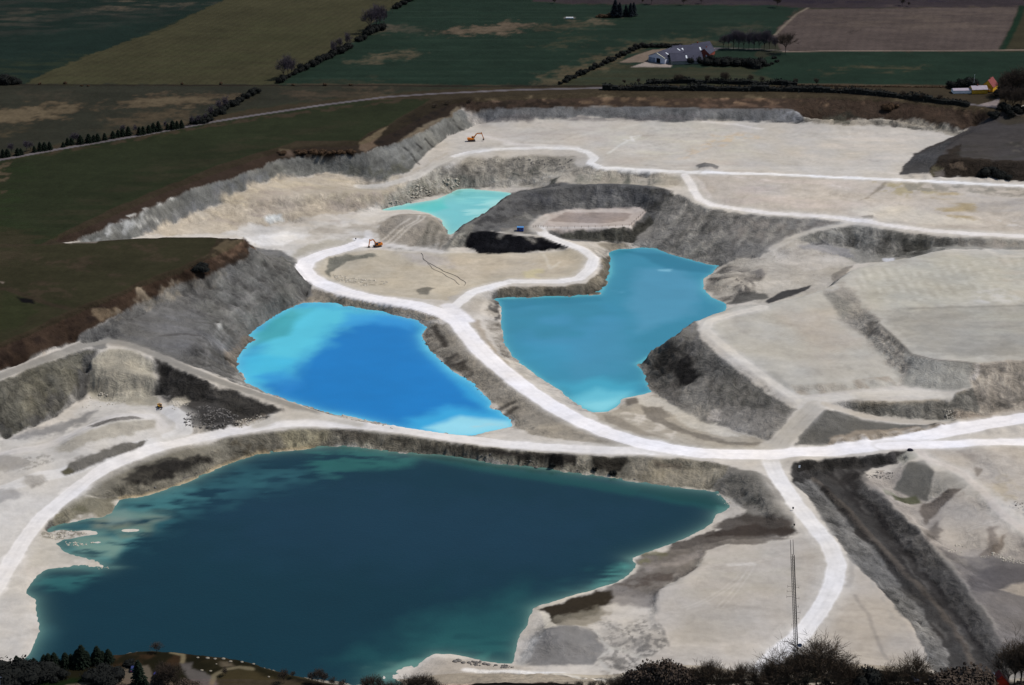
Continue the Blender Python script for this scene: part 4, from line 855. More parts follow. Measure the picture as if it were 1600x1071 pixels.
# right dark mound
area('1405,273 1412,258 1430,240 1465,224 1482,216 1508,205 1530,192 1560,180 1600,172 1720,190 1720,292 1600,285 1560,282 1500,278 1425,278', (84, 78, 76), 2, 1, None, 1, 0, .5)
area('1408,272 1414,258 1432,242 1468,226 1490,216 1478,232 1466,252 1452,274 1425,276', (88, 86, 86), 2, .9, None, .8, 0, .7)
area('1455,262 1480,235 1500,225 1500,246 1540,250 1720,256 1720,288 1600,283 1500,277 1450,276', (62, 52, 42), 2, .95, None, 1.5, 0, 1.2)
area('1448,275 1460,258 1475,262 1468,275', (112, 104, 78), 2, .8, None, 1.2)
area('1486,256 1506,254 1510,264 1490,264', (128, 108, 88), 2, .8, None, 1.2); area('1460,268 1475,263 1476,276 1462,276', (126, 116, 112), 2, .7, None, 1)
area('1500,225 1600,222 1600,245 1540,248 1490,246', (72, 68, 60), 5, .7, None, 3, 4)
area('1570,220 1620,215 1620,240 1585,238', (104, 96, 86), 5, .7, None, 2, 1)
area('1560,185 1620,176 1620,192 1570,195', (78, 70, 54), 4, .7, None, 2, 0)
area('1405,273 1450,270 1460,278 1520,277 1620,284 1720,292 1720,299 1600,289 1400,277', (208, 198, 186), 2, .85, None, 1.5)

# faint wheel marks wandering over the flats
TRK = random.Random(4)
for poly, n, ln in (('770,198 1200,196 1460,215 1400,262 1200,262 960,250', 34, 70), ('1110,280 1360,285 1500,345 1300,325 1150,315', 22, 50), ('1140,500 1290,470 1380,585 1250,590', 22, 45), ('1370,480 1640,485 1620,545 1450,545', 16, 60),
                    ('1060,900 1230,860 1270,940 1120,1020 1040,960', 26, 40), ('1340,900 1420,990 1440,1050 1280,1030', 18, 40), ('10,770 120,740 60,830 40,960 -10,960', 18, 40), ('40,700 260,650 280,685 120,740', 26, 35),
                    ('400,350 600,340 600,365 420,395', 18, 30), ('620,400 900,400 880,430 660,450', 18, 30), ('1200,390 1330,390 1300,430 1200,450', 14, 22), ('1450,720 1640,740 1640,860 1500,850', 16, 30)):
    Pp = hit(pts(poly)); x0, y0 = Pp.min(0); x1, y1 = Pp.max(0)
    base = TRK.uniform(-.4, .4)
    for i in range(n):
        x, y = TRK.uniform(x0, x1), TRK.uniform(y0, y1)
        if not inside(Pp, np.array([x]), np.array([y]))[0]: continue
        a = base+TRK.gauss(0, .5); cv = TRK.gauss(0, .06); Q = []
        for k in range(9): Q.append((x, y)); x += math.cos(a)*ln/8; y += math.sin(a)*ln/8; a += cv
        Q = np.array(Q)
        if not inside(Pp, Q[:, 0], Q[:, 1]).all(): continue
        cc = TRK.choice(((222, 215, 205), (160, 151, 140), (170, 158, 142)))
        for d in (0, 2.2): strip('', cc, .8, 1.0, .2, None, .3, 0, None, None, Q+np.array([-math.sin(a), math.cos(a)])*d)
# ---- tracks (class 6): wheel-polished chalk
RW = (240, 236, 234); RWM = (214, 208, 200)
def shouldered(s, c, w, f):
    XY = hit(pts(s)); e = w+f+2
    b = np.nonzero((TX > XY[:, 0].min()-e) & (TX < XY[:, 0].max()+e) & (TY > XY[:, 1].min()-e) & (TY < XY[:, 1].max()+e))[0]
    al = (1-sstep(w/2-f/2, w/2+f/2, segdist(XY, TX[b]+1.3*NX1[b], TY[b]+1.3*NY1[b], False)))*.5*(1-sstep(.12, .32, SLO[b]))
    ok = al > .01; _apply(b[ok], al[ok], lin(c), .25, None)
def haul(s, w, c=RW, shoulder=3.5, sc=(206, 200, 192), op=1.0, k=6, f=1.2):
    shouldered(s, sc, w+shoulder*2, shoulder*1.6)
    strip(s, c, w, f, op, None, .4, 0, .04, k)
    strip(s, c, w+1.4, 1.2, .4*op, None, 1.2, 1, None, None)
    XY = hit(pts(s))
    T = np.gradient(XY, axis=0); T /= np.hypot(T[:, 0], T[:, 1])[:, None]+1e-9; N = np.stack([-T[:, 1], T[:, 0]], 1)
    for d, t in ((-.34, .34), (-.17, .2), (0, .5), (.16, .2), (.33, .34)):
        Q = XY+N*d*w; b = np.nonzero((TX > Q[:, 0].min()-3) & (TX < Q[:, 0].max()+3) & (TY > Q[:, 1].min()-3) & (TY < Q[:, 1].max()+3))[0]
        if len(b) == 0: continue
        al = (1-sstep(.25, 1.1, segdist(Q, TX[b]+.5*NX1[b], TY[b]+.5*NY1[b], False)))*t*sstep(-.5, .4, NB[b])
        ok = al > .01; _apply(b[ok], al[ok], lin(c)*.78, None, None)
haul('560,292 600,290 650,277 680,258 715,243', 6, (212, 204, 192), k=None)
haul('712,244 740,237 780,233 850,231 900,233 920,239 930,247 922,255 940,262 1025,267 1100,270', 6, (244, 240, 236))
haul('1100,270 1200,272 1300,277 1400,281 1500,286 1600,291 1700,296', 4.5, (248, 245, 243), 2.5)
strip('700,262 740,236 800,226', RWM, 5, 4, .7); strip('790,225 900,230', (226, 220, 214), 5, 5, .8); strip('735,210 780,218 830,232', (222, 214, 208), 6, 5, .6)
strip('660,268 700,244 740,234', (196, 186, 174), 1.5, 1.5, .6)
haul('1070,274 1080,290 1092,310 1112,320 1150,326 1200,333 1300,339 1375,350 1450,360 1525,366 1600,369 1720,376', 6, (238, 232, 228))
strip('1082,274 1098,290 1108,308', (214, 204, 196), 3, 2, .7)
haul('1332,350 1275,359 1242,370 1205,389', 4, (204, 196, 184), 2)
haul('1195,479 1140,492 1108,502 1102,515 1130,540 1180,578 1220,608 1252,628', 5, (220, 212, 200), 2)
haul('1250,462 1300,450', 4, (200, 192, 178), 2, k=None)
haul('1252,628 1290,624 1350,617 1412,614 1450,616 1480,618', 7, (216, 208, 196), 3)
haul('1275,634 1250,660 1225,685 1213,700', 11, (196, 188, 176), 3)
haul('1290,632 1320,642 1350,651 1412,658 1500,660', 5, (198, 188, 174), 2)
haul('1436,706 1450,718 1478,728 1503,739 1520,754 1538,770 1550,787 1570,806 1600,829 1700,900', 4, (216, 206, 196), 3)
haul('-90,628 0,589 75,560 130,540 170,533 200,538 240,553 300,579 350,598 400,615 450,631 490,645', 5, (160, 154, 144), 2, (142, 136, 126))
haul('572,382 590,384 660,390 690,394', 4, (222, 216, 210), 3, k=None)
haul('712,478 737,457 775,445 800,440 875,440 905,435 923,420 928,403 910,390 875,377 850,366 843,357', 7)
haul('843,360 835,354 850,340', 5, (200, 190, 180), 2)
haul('250,690 200,700 120,730 60,745 0,765 -90,790', 8, (220, 216, 212), 4, k=None)
haul('258,672 240,652 180,650 120,675 60,700 0,712 -80,735', 7, (218, 212, 206), 3, k=None)
haul('262,640 285,655 290,672 265,682', 8, (222, 218, 214), 4, k=None)
haul('1060,708 1000,705 900,702 800,695 700,683 625,671 550,664 487,661 440,663 400,669 312,684 250,698 200,715 162,733 130,755 94,785 62,812 41,840 19,874 -5,915 -60,1000', 8, (238, 232, 227))
haul('400,666 440,650 480,648 520,656 560,664', 5, (206, 198, 186), 2, k=None)
haul('1204,716 1208,732 1218,750 1240,783 1271,820 1296,851 1308,882 1303,913 1283,950 1256,987 1228,1012 1200,1034 1160,1064', 8.5, (238, 234, 232), 4)
haul('572,378 540,388 505,397 480,408 474,420 482,431 500,442 537,456 587,467 650,477 690,489 715,503 728,520 750,547 775,570 800,590 825,609 862,634 900,655 950,677 1000,692 1050,702 1100,709 1200,711 1300,705 1400,692 1450,681 1525,666 1600,653 1720,634', 11, (252, 247, 247), 3)
haul('1380,697 1475,695 1600,691 1720,688', 8, (252, 247, 247), 2)
strip('700,478 730,500', (238, 234, 236), 9, 3, .9); strip('555,374 575,378', (236, 232, 232), 4, 2, .9); strip('575,362 578,378', (226, 222, 220), 5, 3, .8)
strip('835,378 800,360 780,370', (192, 184, 172), 3, 3, .5)
# heaps left standing between the tracks of the western floor
area('88,702 110,690 150,674 200,658 238,655 243,664 200,680 150,692 112,707 92,708', (178, 171, 158), 3, .95, None, 1.2, 0, .5)
area('135,666 170,655 208,650 222,653 188,658 150,668', (128, 122, 115), 1.6, .9, None, 1, 0, .8)
area('92,738 108,727 160,706 190,693 232,689 228,697 180,713 130,734 102,741', (112, 106, 96), 2, .95, None, 1, 0, .9)
area('92,736 106,729 114,737 100,742', (98, 92, 66), 1.6, .9, None, .6)
area('36,714 80,711 88,721 60,729 32,738', (172, 167, 159), 2.5, .85, None, 1.5, 3, .8)
area('-20,712 30,713 46,726 30,733 -20,733', (176, 170, 162), 3, .85, None, 1.5)
area('38,744 66,741 76,753 50,762 36,756', (168, 162, 154), 3, .8, None, 1.5, 0, .7)
area('20,690 60,672 110,650 155,642 140,655 90,675 50,687', (142, 139, 136), 5, .8, None, 2.5)
area('-20,763 20,763 42,776 20,786 -20,788', (170, 166, 162), 4, .8, None, 2)
# long scars along the trench slopes
for i in range(9):
    t = i/8.0; strip('%g,735 %g,790 %g,842 %g,900 %g,965 %g,1020' % (1300+45*t, 1342+50*t, 1382+56*t, 1426+60*t, 1474+64*t, 1512+64*t), ((60, 56, 55), (112, 108, 104), (84, 80, 78))[i % 3], 1.8, 2.2, .6, None, 1.6, 1)
for i in range(5):
    t = i/4.0; strip('%g,760 %g,815 %g,870 %g,930 %g,1000' % (1262+14*t, 1296+22*t, 1332+40*t, 1374+50*t, 1425+56*t), (120, 116, 112) if i % 2 else (160, 156, 150), 1.5, 2, .4, None, 1.6, 1)
area('1440,840 1500,905 1560,1000 1574,1015 1540,960 1480,870', (126, 122, 118), 5, .6, None, 2, 4)
# ---- viewpoint hill in front (class 2) with its car park (4) and paths
area('-900,1075 -60,1046 0,1040 103,1030 175,1023 219,1016 266,1015 312,1021 375,1030 437,1050 500,1066 560,1076 640,1078 700,1070 790,1063 900,1068 960,1072 1100,1072 1450,1066 1600,1070 2000,1080 2300,1900 -900,1900', (36, 34, 22), 2, 1, 0, .6, 0, .3, 2)
area('100,1030 175,1023 266,1015 312,1021 375,1030 300,1040 200,1045 150,1040', (66, 50, 36), 4, .85, 0, 2, 1)
area('-100,1062 60,1058 130,1055 180,1062 100,1075 -100,1080', (22, 40, 16), 4, .9, 0, 2)
area('320,1025 400,1040 450,1055 420,1062 380,1052 330,1050', (50, 46, 32), 4, .8, 0, 2, 1)
area('340,1052 400,1048 460,1060 490,1072 420,1090 340,1075', (76, 68, 48), 4, .8, 0, 2)
area('190,1045 225,1042 240,1056 262,1062 280,1080 180,1078 170,1068', (112, 104, 94), 2, .95, 0, .8, 0, .1, 4)
area('278,1037 305,1036 302,1046 330,1052 345,1068 338,1080 305,1076 290,1052', (108, 104, 104), 2, .9, 0, .8, 0, .1, 4)
strip('268,1019 286,1023 285,1035', (140, 130, 106), 2, 1.2, .9, 0, .5); strip('332,1068 335,1055 352,1046 375,1043 395,1046', (132, 124, 104), 2, 1.4, .85, 0, .5)
strip('105,1072 150,1066 190,1066', (116, 112, 98), 2.4, 1.4, .85, 0, .4)
area('340,1036 360,1036 366,1041 345,1042', (120, 110, 96), 2, .8, 0, 1)
area('500,1066 560,1076 700,1070 790,1061 900,1066 960,1071 1100,1070 1450,1062 1620,1068 1620,1110 500,1110', (14, 16, 10), 3, .9, 0, 1)
area('960,1068 1100,1062 1463,1054 1480,1062 1620,1062 1620,1072 960,1078', (24, 26, 16), 2, 1, None, 1)
area('1345,1062 1440,1058 1450,1075 1345,1080', (18, 32, 14), 3, .8, 0, 1)
# ------------------------------------------------------------------ relief and mesh
FAR = sstep(1480, 1560, TY)
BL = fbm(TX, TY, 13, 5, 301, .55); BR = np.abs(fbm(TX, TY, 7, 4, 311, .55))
Hh = RGH*(.8*NB+.3*NCc+.35*NA)*(1-.7*FAR)*(.25+.75*sstep(.1, .5, SLO)) + RGH*.08*NCc
Hh = Hh+RGH*sstep(.18, .6, SLO)*(.4*RI+.18*RF+1.2*BL-1.5*BR+.35*BED+.16*RS)
lm = np.zeros(TX.shape, bool)
for n, z, XY, s, dm in LAKES: lm |= (Z0 < z-.3) & (TX > XY[:, 0].min()-2) & (TX < XY[:, 0].max()+2) & (TY > XY[:, 1].min()-2) & (TY < XY[:, 1].max()+2)
Hh[lm] = .35*NB[lm]
TZ = Z0+Hh
fade = (TY < 555) | (TY > 1890) | (np.abs(TX) > .378*TY)
TZ[fade] = Z0[fade]
# colour variation of the ground: dust streaks, damp patches, crevices darkened on steep faces
q = (CLS == 0) | (CLS == 5)
v = np.ones(TX.shape)
v[q] += (.11*NA+.09*NB+.05*NCc)[q]*(.4+RGH[q]) + (sstep(.15, .55, SLO)*(.16*RI+-.0*RF+.28*RS+.12*BED+.48*BL-.55*(BR-.2))*(.4+.6*RGH))[q]  # relief put into the colour: crevices darker, raised lumps paler on steep faces
wx = 26*fbm(TX, TY, 60, 3, 401); wy = 26*fbm(TX, TY, 60, 3, 407)
SWA = fbm(TX*.5+wx, TY+wy, 16, 5, 411, .6); SWB = fbm(TX*.6-wy, TY+wx, 11, 5, 421, .6); SWC = fbm((TX+wx*.6)*.35+(TY+wy)*.2, (TY+wy*.6)*1.3-TX*.1, 4.5, 4, 431, .6)
v[q] += ((.07*sstep(.05, .45, SWA)-.085*sstep(.08, .45, SWB)+.05*SWC)*(.8+.7*RGH))[q]
v[q] += (.06*NST*(1-sstep(.1, .3, SLO)))[q]
v[CLS == 6] += .03*NB[CLS == 6]
g = (CLS == 1) | (CLS == 2)
v[g] += .16*NA[g]+.16*NST[g]+.14*NB[g]
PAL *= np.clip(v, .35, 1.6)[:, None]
warm = fbm(TX, TY, 22, 3, 131); PAL[q] *= (1+np.stack([.035*warm, 0*warm, -.07*warm], 1))[q]
lum = PAL.mean(1); c0 = (CLS == 0) | (CLS == 4)
g_ = PAL[c0].mean(1)[:, None]; ds = (.10+.14*(1-sstep(.15, .4, lum[c0])))[:, None]
PAL[c0] = PAL[c0]*(1-ds)+g_*ds
PAL[c0] *= (.75*np.clip(lum[c0]/.5, .1, 1.1)**.12)[:, None]*np.array([1.0, .99, .975])
gg = (CLS == 1) | (CLS == 2) | (CLS == 5) | (CLS == 3); PAL[gg] *= np.array([.60, .57, .51])
PAL[CLS == 5] *= np.array([.70, .82, .98]); k2 = CLS == 2; PAL[k2, 0] = np.minimum(PAL[k2, 0], PAL[k2, 1]*1.18); PAL[k2, 2] = np.maximum(PAL[k2, 2], PAL[k2, 0]*.5); PAL[CLS == 2] *= np.array([1.14, 1.02, 1.05])
bz = c0 & (TY > 1280); PAL[bz] *= .93
PAL = np.clip(PAL, .003, .9)

vg = TZ.reshape(NR, NC); VV = np.stack([TX, TY, TZ], 1).reshape(NR, NC, 3)
idx = np.arange(NR*NC).reshape(NR, NC)
quads = np.stack([idx[:-1, :-1], idx[:-1, 1:], idx[1:, 1:], idx[1:, :-1]], 2).reshape(-1, 4)
fn = np.cross((VV[1:, 1:]-VV[:-1, :-1]).reshape(-1, 3), (VV[1:, :-1]-VV[:-1, 1:]).reshape(-1, 3))
VN = np.zeros((NR*NC, 3))
for k in range(4): 
    for a in range(3): VN[:, a] += np.bincount(quads[:, k], fn[:, a]/(np.linalg.norm(fn, axis=1)+1e-9), NR*NC)
VN /= np.linalg.norm(VN, axis=1)[:, None]+1e-9

def nodes(mat):
    mat.use_nodes = True; nt = mat.node_tree; return nt, nt.nodes, nt.links, nt.nodes['Principled BSDF']
def ground_mat(name, rough, bump, bdist, grain, gsc):
    m = bpy.data.materials.new(name); nt, N, K, P = nodes(m)
    at = N.new('ShaderNodeAttribute'); at.attribute_name = 'Col'
    tc = N.new('ShaderNodeNewGeometry')
    n1 = N.new('ShaderNodeTexNoise'); n1.inputs['Scale'].default_value = gsc; n1.inputs['Detail'].default_value = 6; n1.inputs['Roughness'].default_value = .65
    K.new(tc.outputs['Position'], n1.inputs['Vector'])
    mr = N.new('ShaderNodeMapRange'); mr.inputs[1].default_value = .25; mr.inputs[2].default_value = .75
    mr.inputs[3].default_value = 1-grain; mr.inputs[4].default_value = 1+grain; K.new(n1.outputs[0], mr.inputs[0])
    n3 = N.new('ShaderNodeTexNoise'); n3.inputs['Scale'].default_value = .13; n3.inputs['Detail'].default_value = 9; n3.inputs['Roughness'].default_value = .72; n3.inputs['Distortion'].default_value = .6
    K.new(tc.outputs['Position'], n3.inputs['Vector'])
    sb = N.new('ShaderNodeMath'); sb.operation = 'SUBTRACT'; K.new(n3.outputs[0], sb.inputs[0]); sb.inputs[1].default_value = .5
    ml = N.new('ShaderNodeMath'); ml.operation = 'MULTIPLY'; K.new(sb.outputs[0], ml.inputs[0]); K.new(at.outputs['Alpha'], ml.inputs[1])
    ma = N.new('ShaderNodeMath'); ma.operation = 'MULTIPLY_ADD'; K.new(ml.outputs[0], ma.inputs[0]); ma.inputs[1].default_value = 1.9; K.new(mr.outputs[0], ma.inputs[2])
    vm = N.new('ShaderNodeVectorMath'); vm.operation = 'SCALE'; K.new(at.outputs['Color'], vm.inputs[0]); K.new(ma.outputs[0], vm.inputs['Scale'])
    K.new(vm.outputs[0], P.inputs['Base Color']); P.inputs['Roughness'].default_value = rough
    P.inputs['Specular IOR Level'].default_value = .04
    n2 = N.new('ShaderNodeTexNoise'); n2.inputs['Scale'].default_value = .35; n2.inputs['Detail'].default_value = 4; n2.inputs['Roughness'].default_value = .6
    K.new(tc.outputs['Position'], n2.inputs['Vector'])
    b = N.new('ShaderNodeBump'); b.inputs['Distance'].default_value = bdist*1.8; bs = N.new('ShaderNodeMath'); bs.operation = 'MULTIPLY'; K.new(at.outputs['Alpha'], bs.inputs[0]); bs.inputs[1].default_value = bump*1.4; K.new(bs.outputs[0], b.inputs['Strength'])
    K.new(n2.outputs[0], b.inputs['Height'])
    b2 = N.new('ShaderNodeBump'); b2.inputs['Distance'].default_value = 5.0; K.new(n3.outputs[0], b2.inputs['Height']); K.new(b.outputs[0], b2.inputs['Normal'])
    b3 = N.new('ShaderNodeMath'); b3.operation = 'MULTIPLY'; b3.use_clamp = True; K.new(at.outputs['Alpha'], b3.inputs[0]); b3.inputs[1].default_value = bump*1.6; K.new(b3.outputs[0], b2.inputs['Strength'])
    K.new(b2.outputs[0], P.inputs['Normal'])
    return m
GM = {0: ('quarry_ground', ground_mat('chalk_and_spoil', .95, .5, .6, .085, .3)), 1: ('field', ground_mat('crop_field', .95, .3, .3, .12, .25)),
      2: ('meadow', ground_mat('meadow_grass', .95, .5, .4, .22, .4)), 3: ('country_road', ground_mat('country_asphalt', .8, .1, .05, .06, .5)),
      4: ('paved_yard', ground_mat('yard_paving', .85, .1, .05, .08, .6)), 5: ('overburden_slope', ground_mat('overburden_soil', .95, .7, .6, .25, .5)),
      6: ('haul_road', ground_mat('wheel_polished_chalk', .9, .1, .1, .03, .5))}
def mesh_np(name, V, F, C, mat, Nn=None, parent=None, RG=None):
    me = bpy.data.meshes.new(name); nv, nf, k = len(V), len(F), F.shape[1]
    me.vertices.add(nv); me.vertices.foreach_set('co', V.astype(np.float32).ravel())
    me.loops.add(nf*k); me.loops.foreach_set('vertex_index', F.astype(np.int32).ravel())
    me.polygons.add(nf); me.polygons.foreach_set('loop_start', (np.arange(nf)*k).astype(np.int32))
    me.update(calc_edges=True)
    me.polygons.foreach_set('use_smooth', np.ones(nf, bool))
    if C is not None:
        a = me.color_attributes.new('Col', 'FLOAT_COLOR', 'POINT')
        a.data.foreach_set('color', np.concatenate([C, np.ones((nv, 1)) if RG is None else RG[:, None]], 1).astype(np.float32).ravel())
    if Nn is not None: me.normals_split_custom_set_from_vertices([tuple(q) for q in Nn.tolist()])
    me.materials.append(mat)
    o = bpy.data.objects.new(name, me); col.objects.link(o); o.parent = parent
    return o
def tag(o, label=None, cat=None, group=None, kind=None):
    if label: o['label'] = label
    if cat: o['category'] = cat
    if group: o['group'] = group
    if kind: o['kind'] = kind
    return o
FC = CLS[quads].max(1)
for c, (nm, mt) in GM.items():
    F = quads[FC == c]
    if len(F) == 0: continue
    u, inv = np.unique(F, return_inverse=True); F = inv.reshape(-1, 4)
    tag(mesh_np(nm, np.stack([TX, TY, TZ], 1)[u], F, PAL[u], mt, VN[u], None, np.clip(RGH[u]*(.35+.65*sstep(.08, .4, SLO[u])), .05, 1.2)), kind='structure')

# ------------------------------------------------------------------ water
def water_mat():
    m = bpy.data.materials.new('milky_pit_water'); nt, N, K, P = nodes(m)
    at = N.new('ShaderNodeAttribute'); at.attribute_name = 'Col'; K.new(at.outputs['Color'], P.inputs['Base Color'])
    P.inputs['Roughness'].default_value = .12; P.inputs['IOR'].default_value = 1.33
    tc = N.new('ShaderNodeNewGeometry')
    n = N.new('ShaderNodeTexNoise'); n.inputs['Scale'].default_value = .8; n.inputs['Detail'].default_value = 4; K.new(tc.outputs['Position'], n.inputs['Vector'])
    b = N.new('ShaderNodeBump'); b.inputs['Strength'].default_value = .4; b.inputs['Distance'].default_value = .14
    K.new(n.outputs[0], b.inputs['Height']); K.new(b.outputs[0], P.inputs['Normal'])
    return m
WM = water_mat()
WSTROKES = {
 'big': dict(base=(12, 45, 54), shore=(96, 130, 120), sd=1.1, st=[
    ('180,790 260,770 340,745 420,725 500,735 440,770 330,790 260,830 200,860 150,870 90,840 150,800', (46, 92, 96), 30, .75, 1),
    ('190,790 240,775 300,760 330,775 250,800 200,810', (62, 112, 112), 14, .8, 1), ('100,860 160,845 240,815 215,850 170,878 120,880', (78, 130, 128), 10, .9, 1),
    ('140,800 230,802 262,808 215,826 150,826', (118, 122, 104), 7, .85, 1), ('110,838 170,838 200,850 180,872 120,868', (116, 140, 124), 6, .8, 1), ('170,820 240,818 235,838 190,842', (104, 112, 92), 6, .75, 1), ('165,800 195,795 220,812 170,822', (120, 140, 132), 5, .6, 0),
    ('55,905 90,890 160,890 150,905 110,925 60,925', (44, 96, 94), 10, .8, 1), ('40,960 70,985 60,1025 100,1060 20,1060', (34, 76, 84), 18, .7, 0),
    ('480,705 560,700 660,715 640,730 560,735 520,750 480,730', (42, 96, 88), 10, .8, 1), ('490,735 530,740 500,760', (46, 92, 90), 12, .6, 1),
    ('640,712 760,728 900,745 1040,765 1150,790 1120,800 1040,785 900,760 760,740', (20, 70, 66), 6, .75, 0),
    ('1000,757 1094,768 1145,782 1150,796 1060,782 1000,770', (16, 58, 54), 4, .8, 0), ('1120,790 1165,794 1140,804 1115,812', (60, 110, 100), 4, .8, 0),
    ('933,905 970,880 990,880 985,900 960,915 920,922', (74, 138, 128), 8, .9, 1), ('890,905 940,895 950,915 880,935 830,960', (36, 80, 82), 16, .6, 1),
    ('560,1030 700,960 840,930 850,980 800,1030 700,1030 600,1060', (30, 78, 78), 40, .8, 0), ('640,1000 800,990 815,1015 780,1035 700,1020', (36, 88, 86), 16, .6, 1),
    ('600,1050 640,1032 700,1028 660,1045', (88, 140, 128), 5, .7, 0), ('745,1025 765,1020 760,1034 748,1035', (52, 112, 104), 4, .7, 0),
    ('330,780 600,760 800,780 1000,800 900,880 700,900 500,880 350,860', (22, 50, 66), 60, .55, 0)]),
 'blue': dict(base=(22, 116, 180), shore=(104, 196, 216), sd=1.5, st=[
    ('375,580 400,520 440,480 500,474 590,487 600,492 560,500 535,510 510,530 480,555 450,575 440,590 400,605', (86, 190, 208), 24, .95, 0),
    ('540,490 600,488 660,503 640,515 580,505 530,512', (52, 148, 206), 10, .7, 0),
    ('385,545 415,505 455,485 470,490 450,525 410,535', (60, 152, 156), 7, .8, 0), ('420,500 470,480 500,476 470,500', (74, 168, 176), 6, .5, 1),
    ('372,560 400,552 460,560 440,600 380,600', (66, 178, 210), 10, .8, 0),
    ('400,590 440,580 470,600 450,618', (40, 130, 196), 12, .7, 0),
    ('640,655 700,635 790,645 810,660 790,680 650,690', (60, 168, 212), 14, .8, 0),
    ('665,668 720,650 800,658 800,672 700,684', (150, 210, 220), 7, .9, 0), ('730,660 780,662 800,668 740,668', (176, 196, 192), 4, .7, 1),
    ('650,505 670,515 662,530 680,555 700,575 740,600 760,622 740,612 700,590 660,545', (56, 158, 200), 8, .7, 0), ('720,600 765,628 800,655 770,645 730,620', (48, 160, 206), 8, .7, 0)]),
 'right': dict(base=(54, 130, 153), shore=(92, 172, 182), sd=1.2, st=[
    ('790,480 860,470 960,480 920,560 840,560 800,530', (56, 134, 164), 30, .8, 2), ('1000,420 1060,420 1100,450 1080,490 1000,520 980,470', (84, 146, 172), 12, .6, 0),
    ('800,470 900,475 980,500 1000,560 900,600 850,560', (74, 140, 170), 30, .4, 2),
    ('965,392 1050,398 1122,417 1112,428 1040,420 1000,400', (34, 108, 130), 6, .7, 0), ('780,468 935,463 940,470 830,478 785,485', (40, 118, 140), 5, .6, 0),  # bank reflections painted into the water as darker tone along the shore
    ('1095,435 1105,462 1130,475 1125,485 1090,460', (66, 140, 160), 5, .5, 0),
    ('890,625 930,608 980,612 985,625 940,650 900,640', (128, 200, 208), 10, .95, 0), ('870,600 940,590 1000,600 980,620 900,630', (70, 168, 190), 14, .6, 0),
    ('955,455 975,450 970,458', (110, 168, 190), 6, .4, 1), ('1025,421 1050,421 1048,425 1030,424', (128, 186, 204), 3, .7, 1), ('800,545 890,540 880,600 830,580', (56, 140, 168), 20, .5, 0)]),
 'pond': dict(base=(116, 190, 190), shore=(172, 216, 200), sd=.8, st=[
    ('700,300 740,297 780,305 770,320 720,318', (134, 206, 200), 8, .7, 1), ('720,330 800,303 780,330 730,350', (160, 214, 208), 8, .8, 1),
    ('625,328 690,310 700,325 670,335 640,332', (84, 192, 184), 6, .8, 0), ('700,292 740,292 735,305 700,308', (72, 150, 142), 5, .7, 3)])}
PUD = [('tailing', -43.3)]
WOBJ = {}
for n, z, XY, s, dm in LAKES:
    x0, y0 = XY.min(0)-12; x1, y1 = XY.max(0)+12; st = 1.6
    gx_ = np.arange(x0, x1, st); gy_ = np.arange(y0, y1, st); nx, ny = len(gx_), len(gy_)
    X, Y = np.meshgrid(gx_, gy_); X = X.ravel(); Y = Y.ravel()
    g = samp(DTM, X, Y); near = inside(XY, X, Y) | (segdist(XY, X, Y, True) < (3 if n == 'pond' else 7))
    ok = near & (g < z+1.6)
    d = z-g; cfg = WSTROKES[n]
    C = np.repeat(lin(cfg['base'])[None, :], len(X), 0)
    a1 = fbm(X, Y*1.6, 14, 4, 201); a2 = fbm(X, Y, 40, 3, 211); a3 = fbm(X*.6, Y*2, 9, 4, 221)
    sx, sy = fbm(X, Y, 12, 4, 231), fbm(X, Y, 12, 4, 241)
    for (q, c, f, op, m) in cfg['st']:
        P2 = plan(pts(q), z); xx = X+.3*f*sx; yy = Y+.3*f*sy
        i = inside(P2, xx, yy); sd = segdist(P2, xx, yy, True); sd = np.where(i, sd, -sd); al = sstep(-f/2, f/2, sd)*op
        if m == 1: al = al*sstep(-.35, .25, a3)
        if m == 2: al = al*sstep(-.3, .2, a2)
        if m == 3: al = al*sstep(-.1, .3, a1)
        C = C*(1-al[:, None])+lin(c)[None, :]*al[:, None]
    e = np.exp(-np.maximum(d, 0)/(cfg['sd']*.35))*.75
    C = C*(1-e[:, None])+lin(cfg['shore'])[None, :]*e[:, None]
    C *= .94*(1+.05*a1+.05*a2)[:, None]
    I = np.arange(nx*ny).reshape(ny, nx)
    Q = np.stack([I[:-1, :-1], I[:-1, 1:], I[1:, 1:], I[1:, :-1]], 2).reshape(-1, 4); Q = Q[ok[Q].any(1)]
    u, inv = np.unique(Q, return_inverse=True)
    o = mesh_np('water', np.stack([X, Y, np.full(len(X), z)], 1)[u], inv.reshape(-1, 4), np.clip(C[u], 0, 1), WM)
    tag(o, kind='structure')
    WOBJ[n] = o
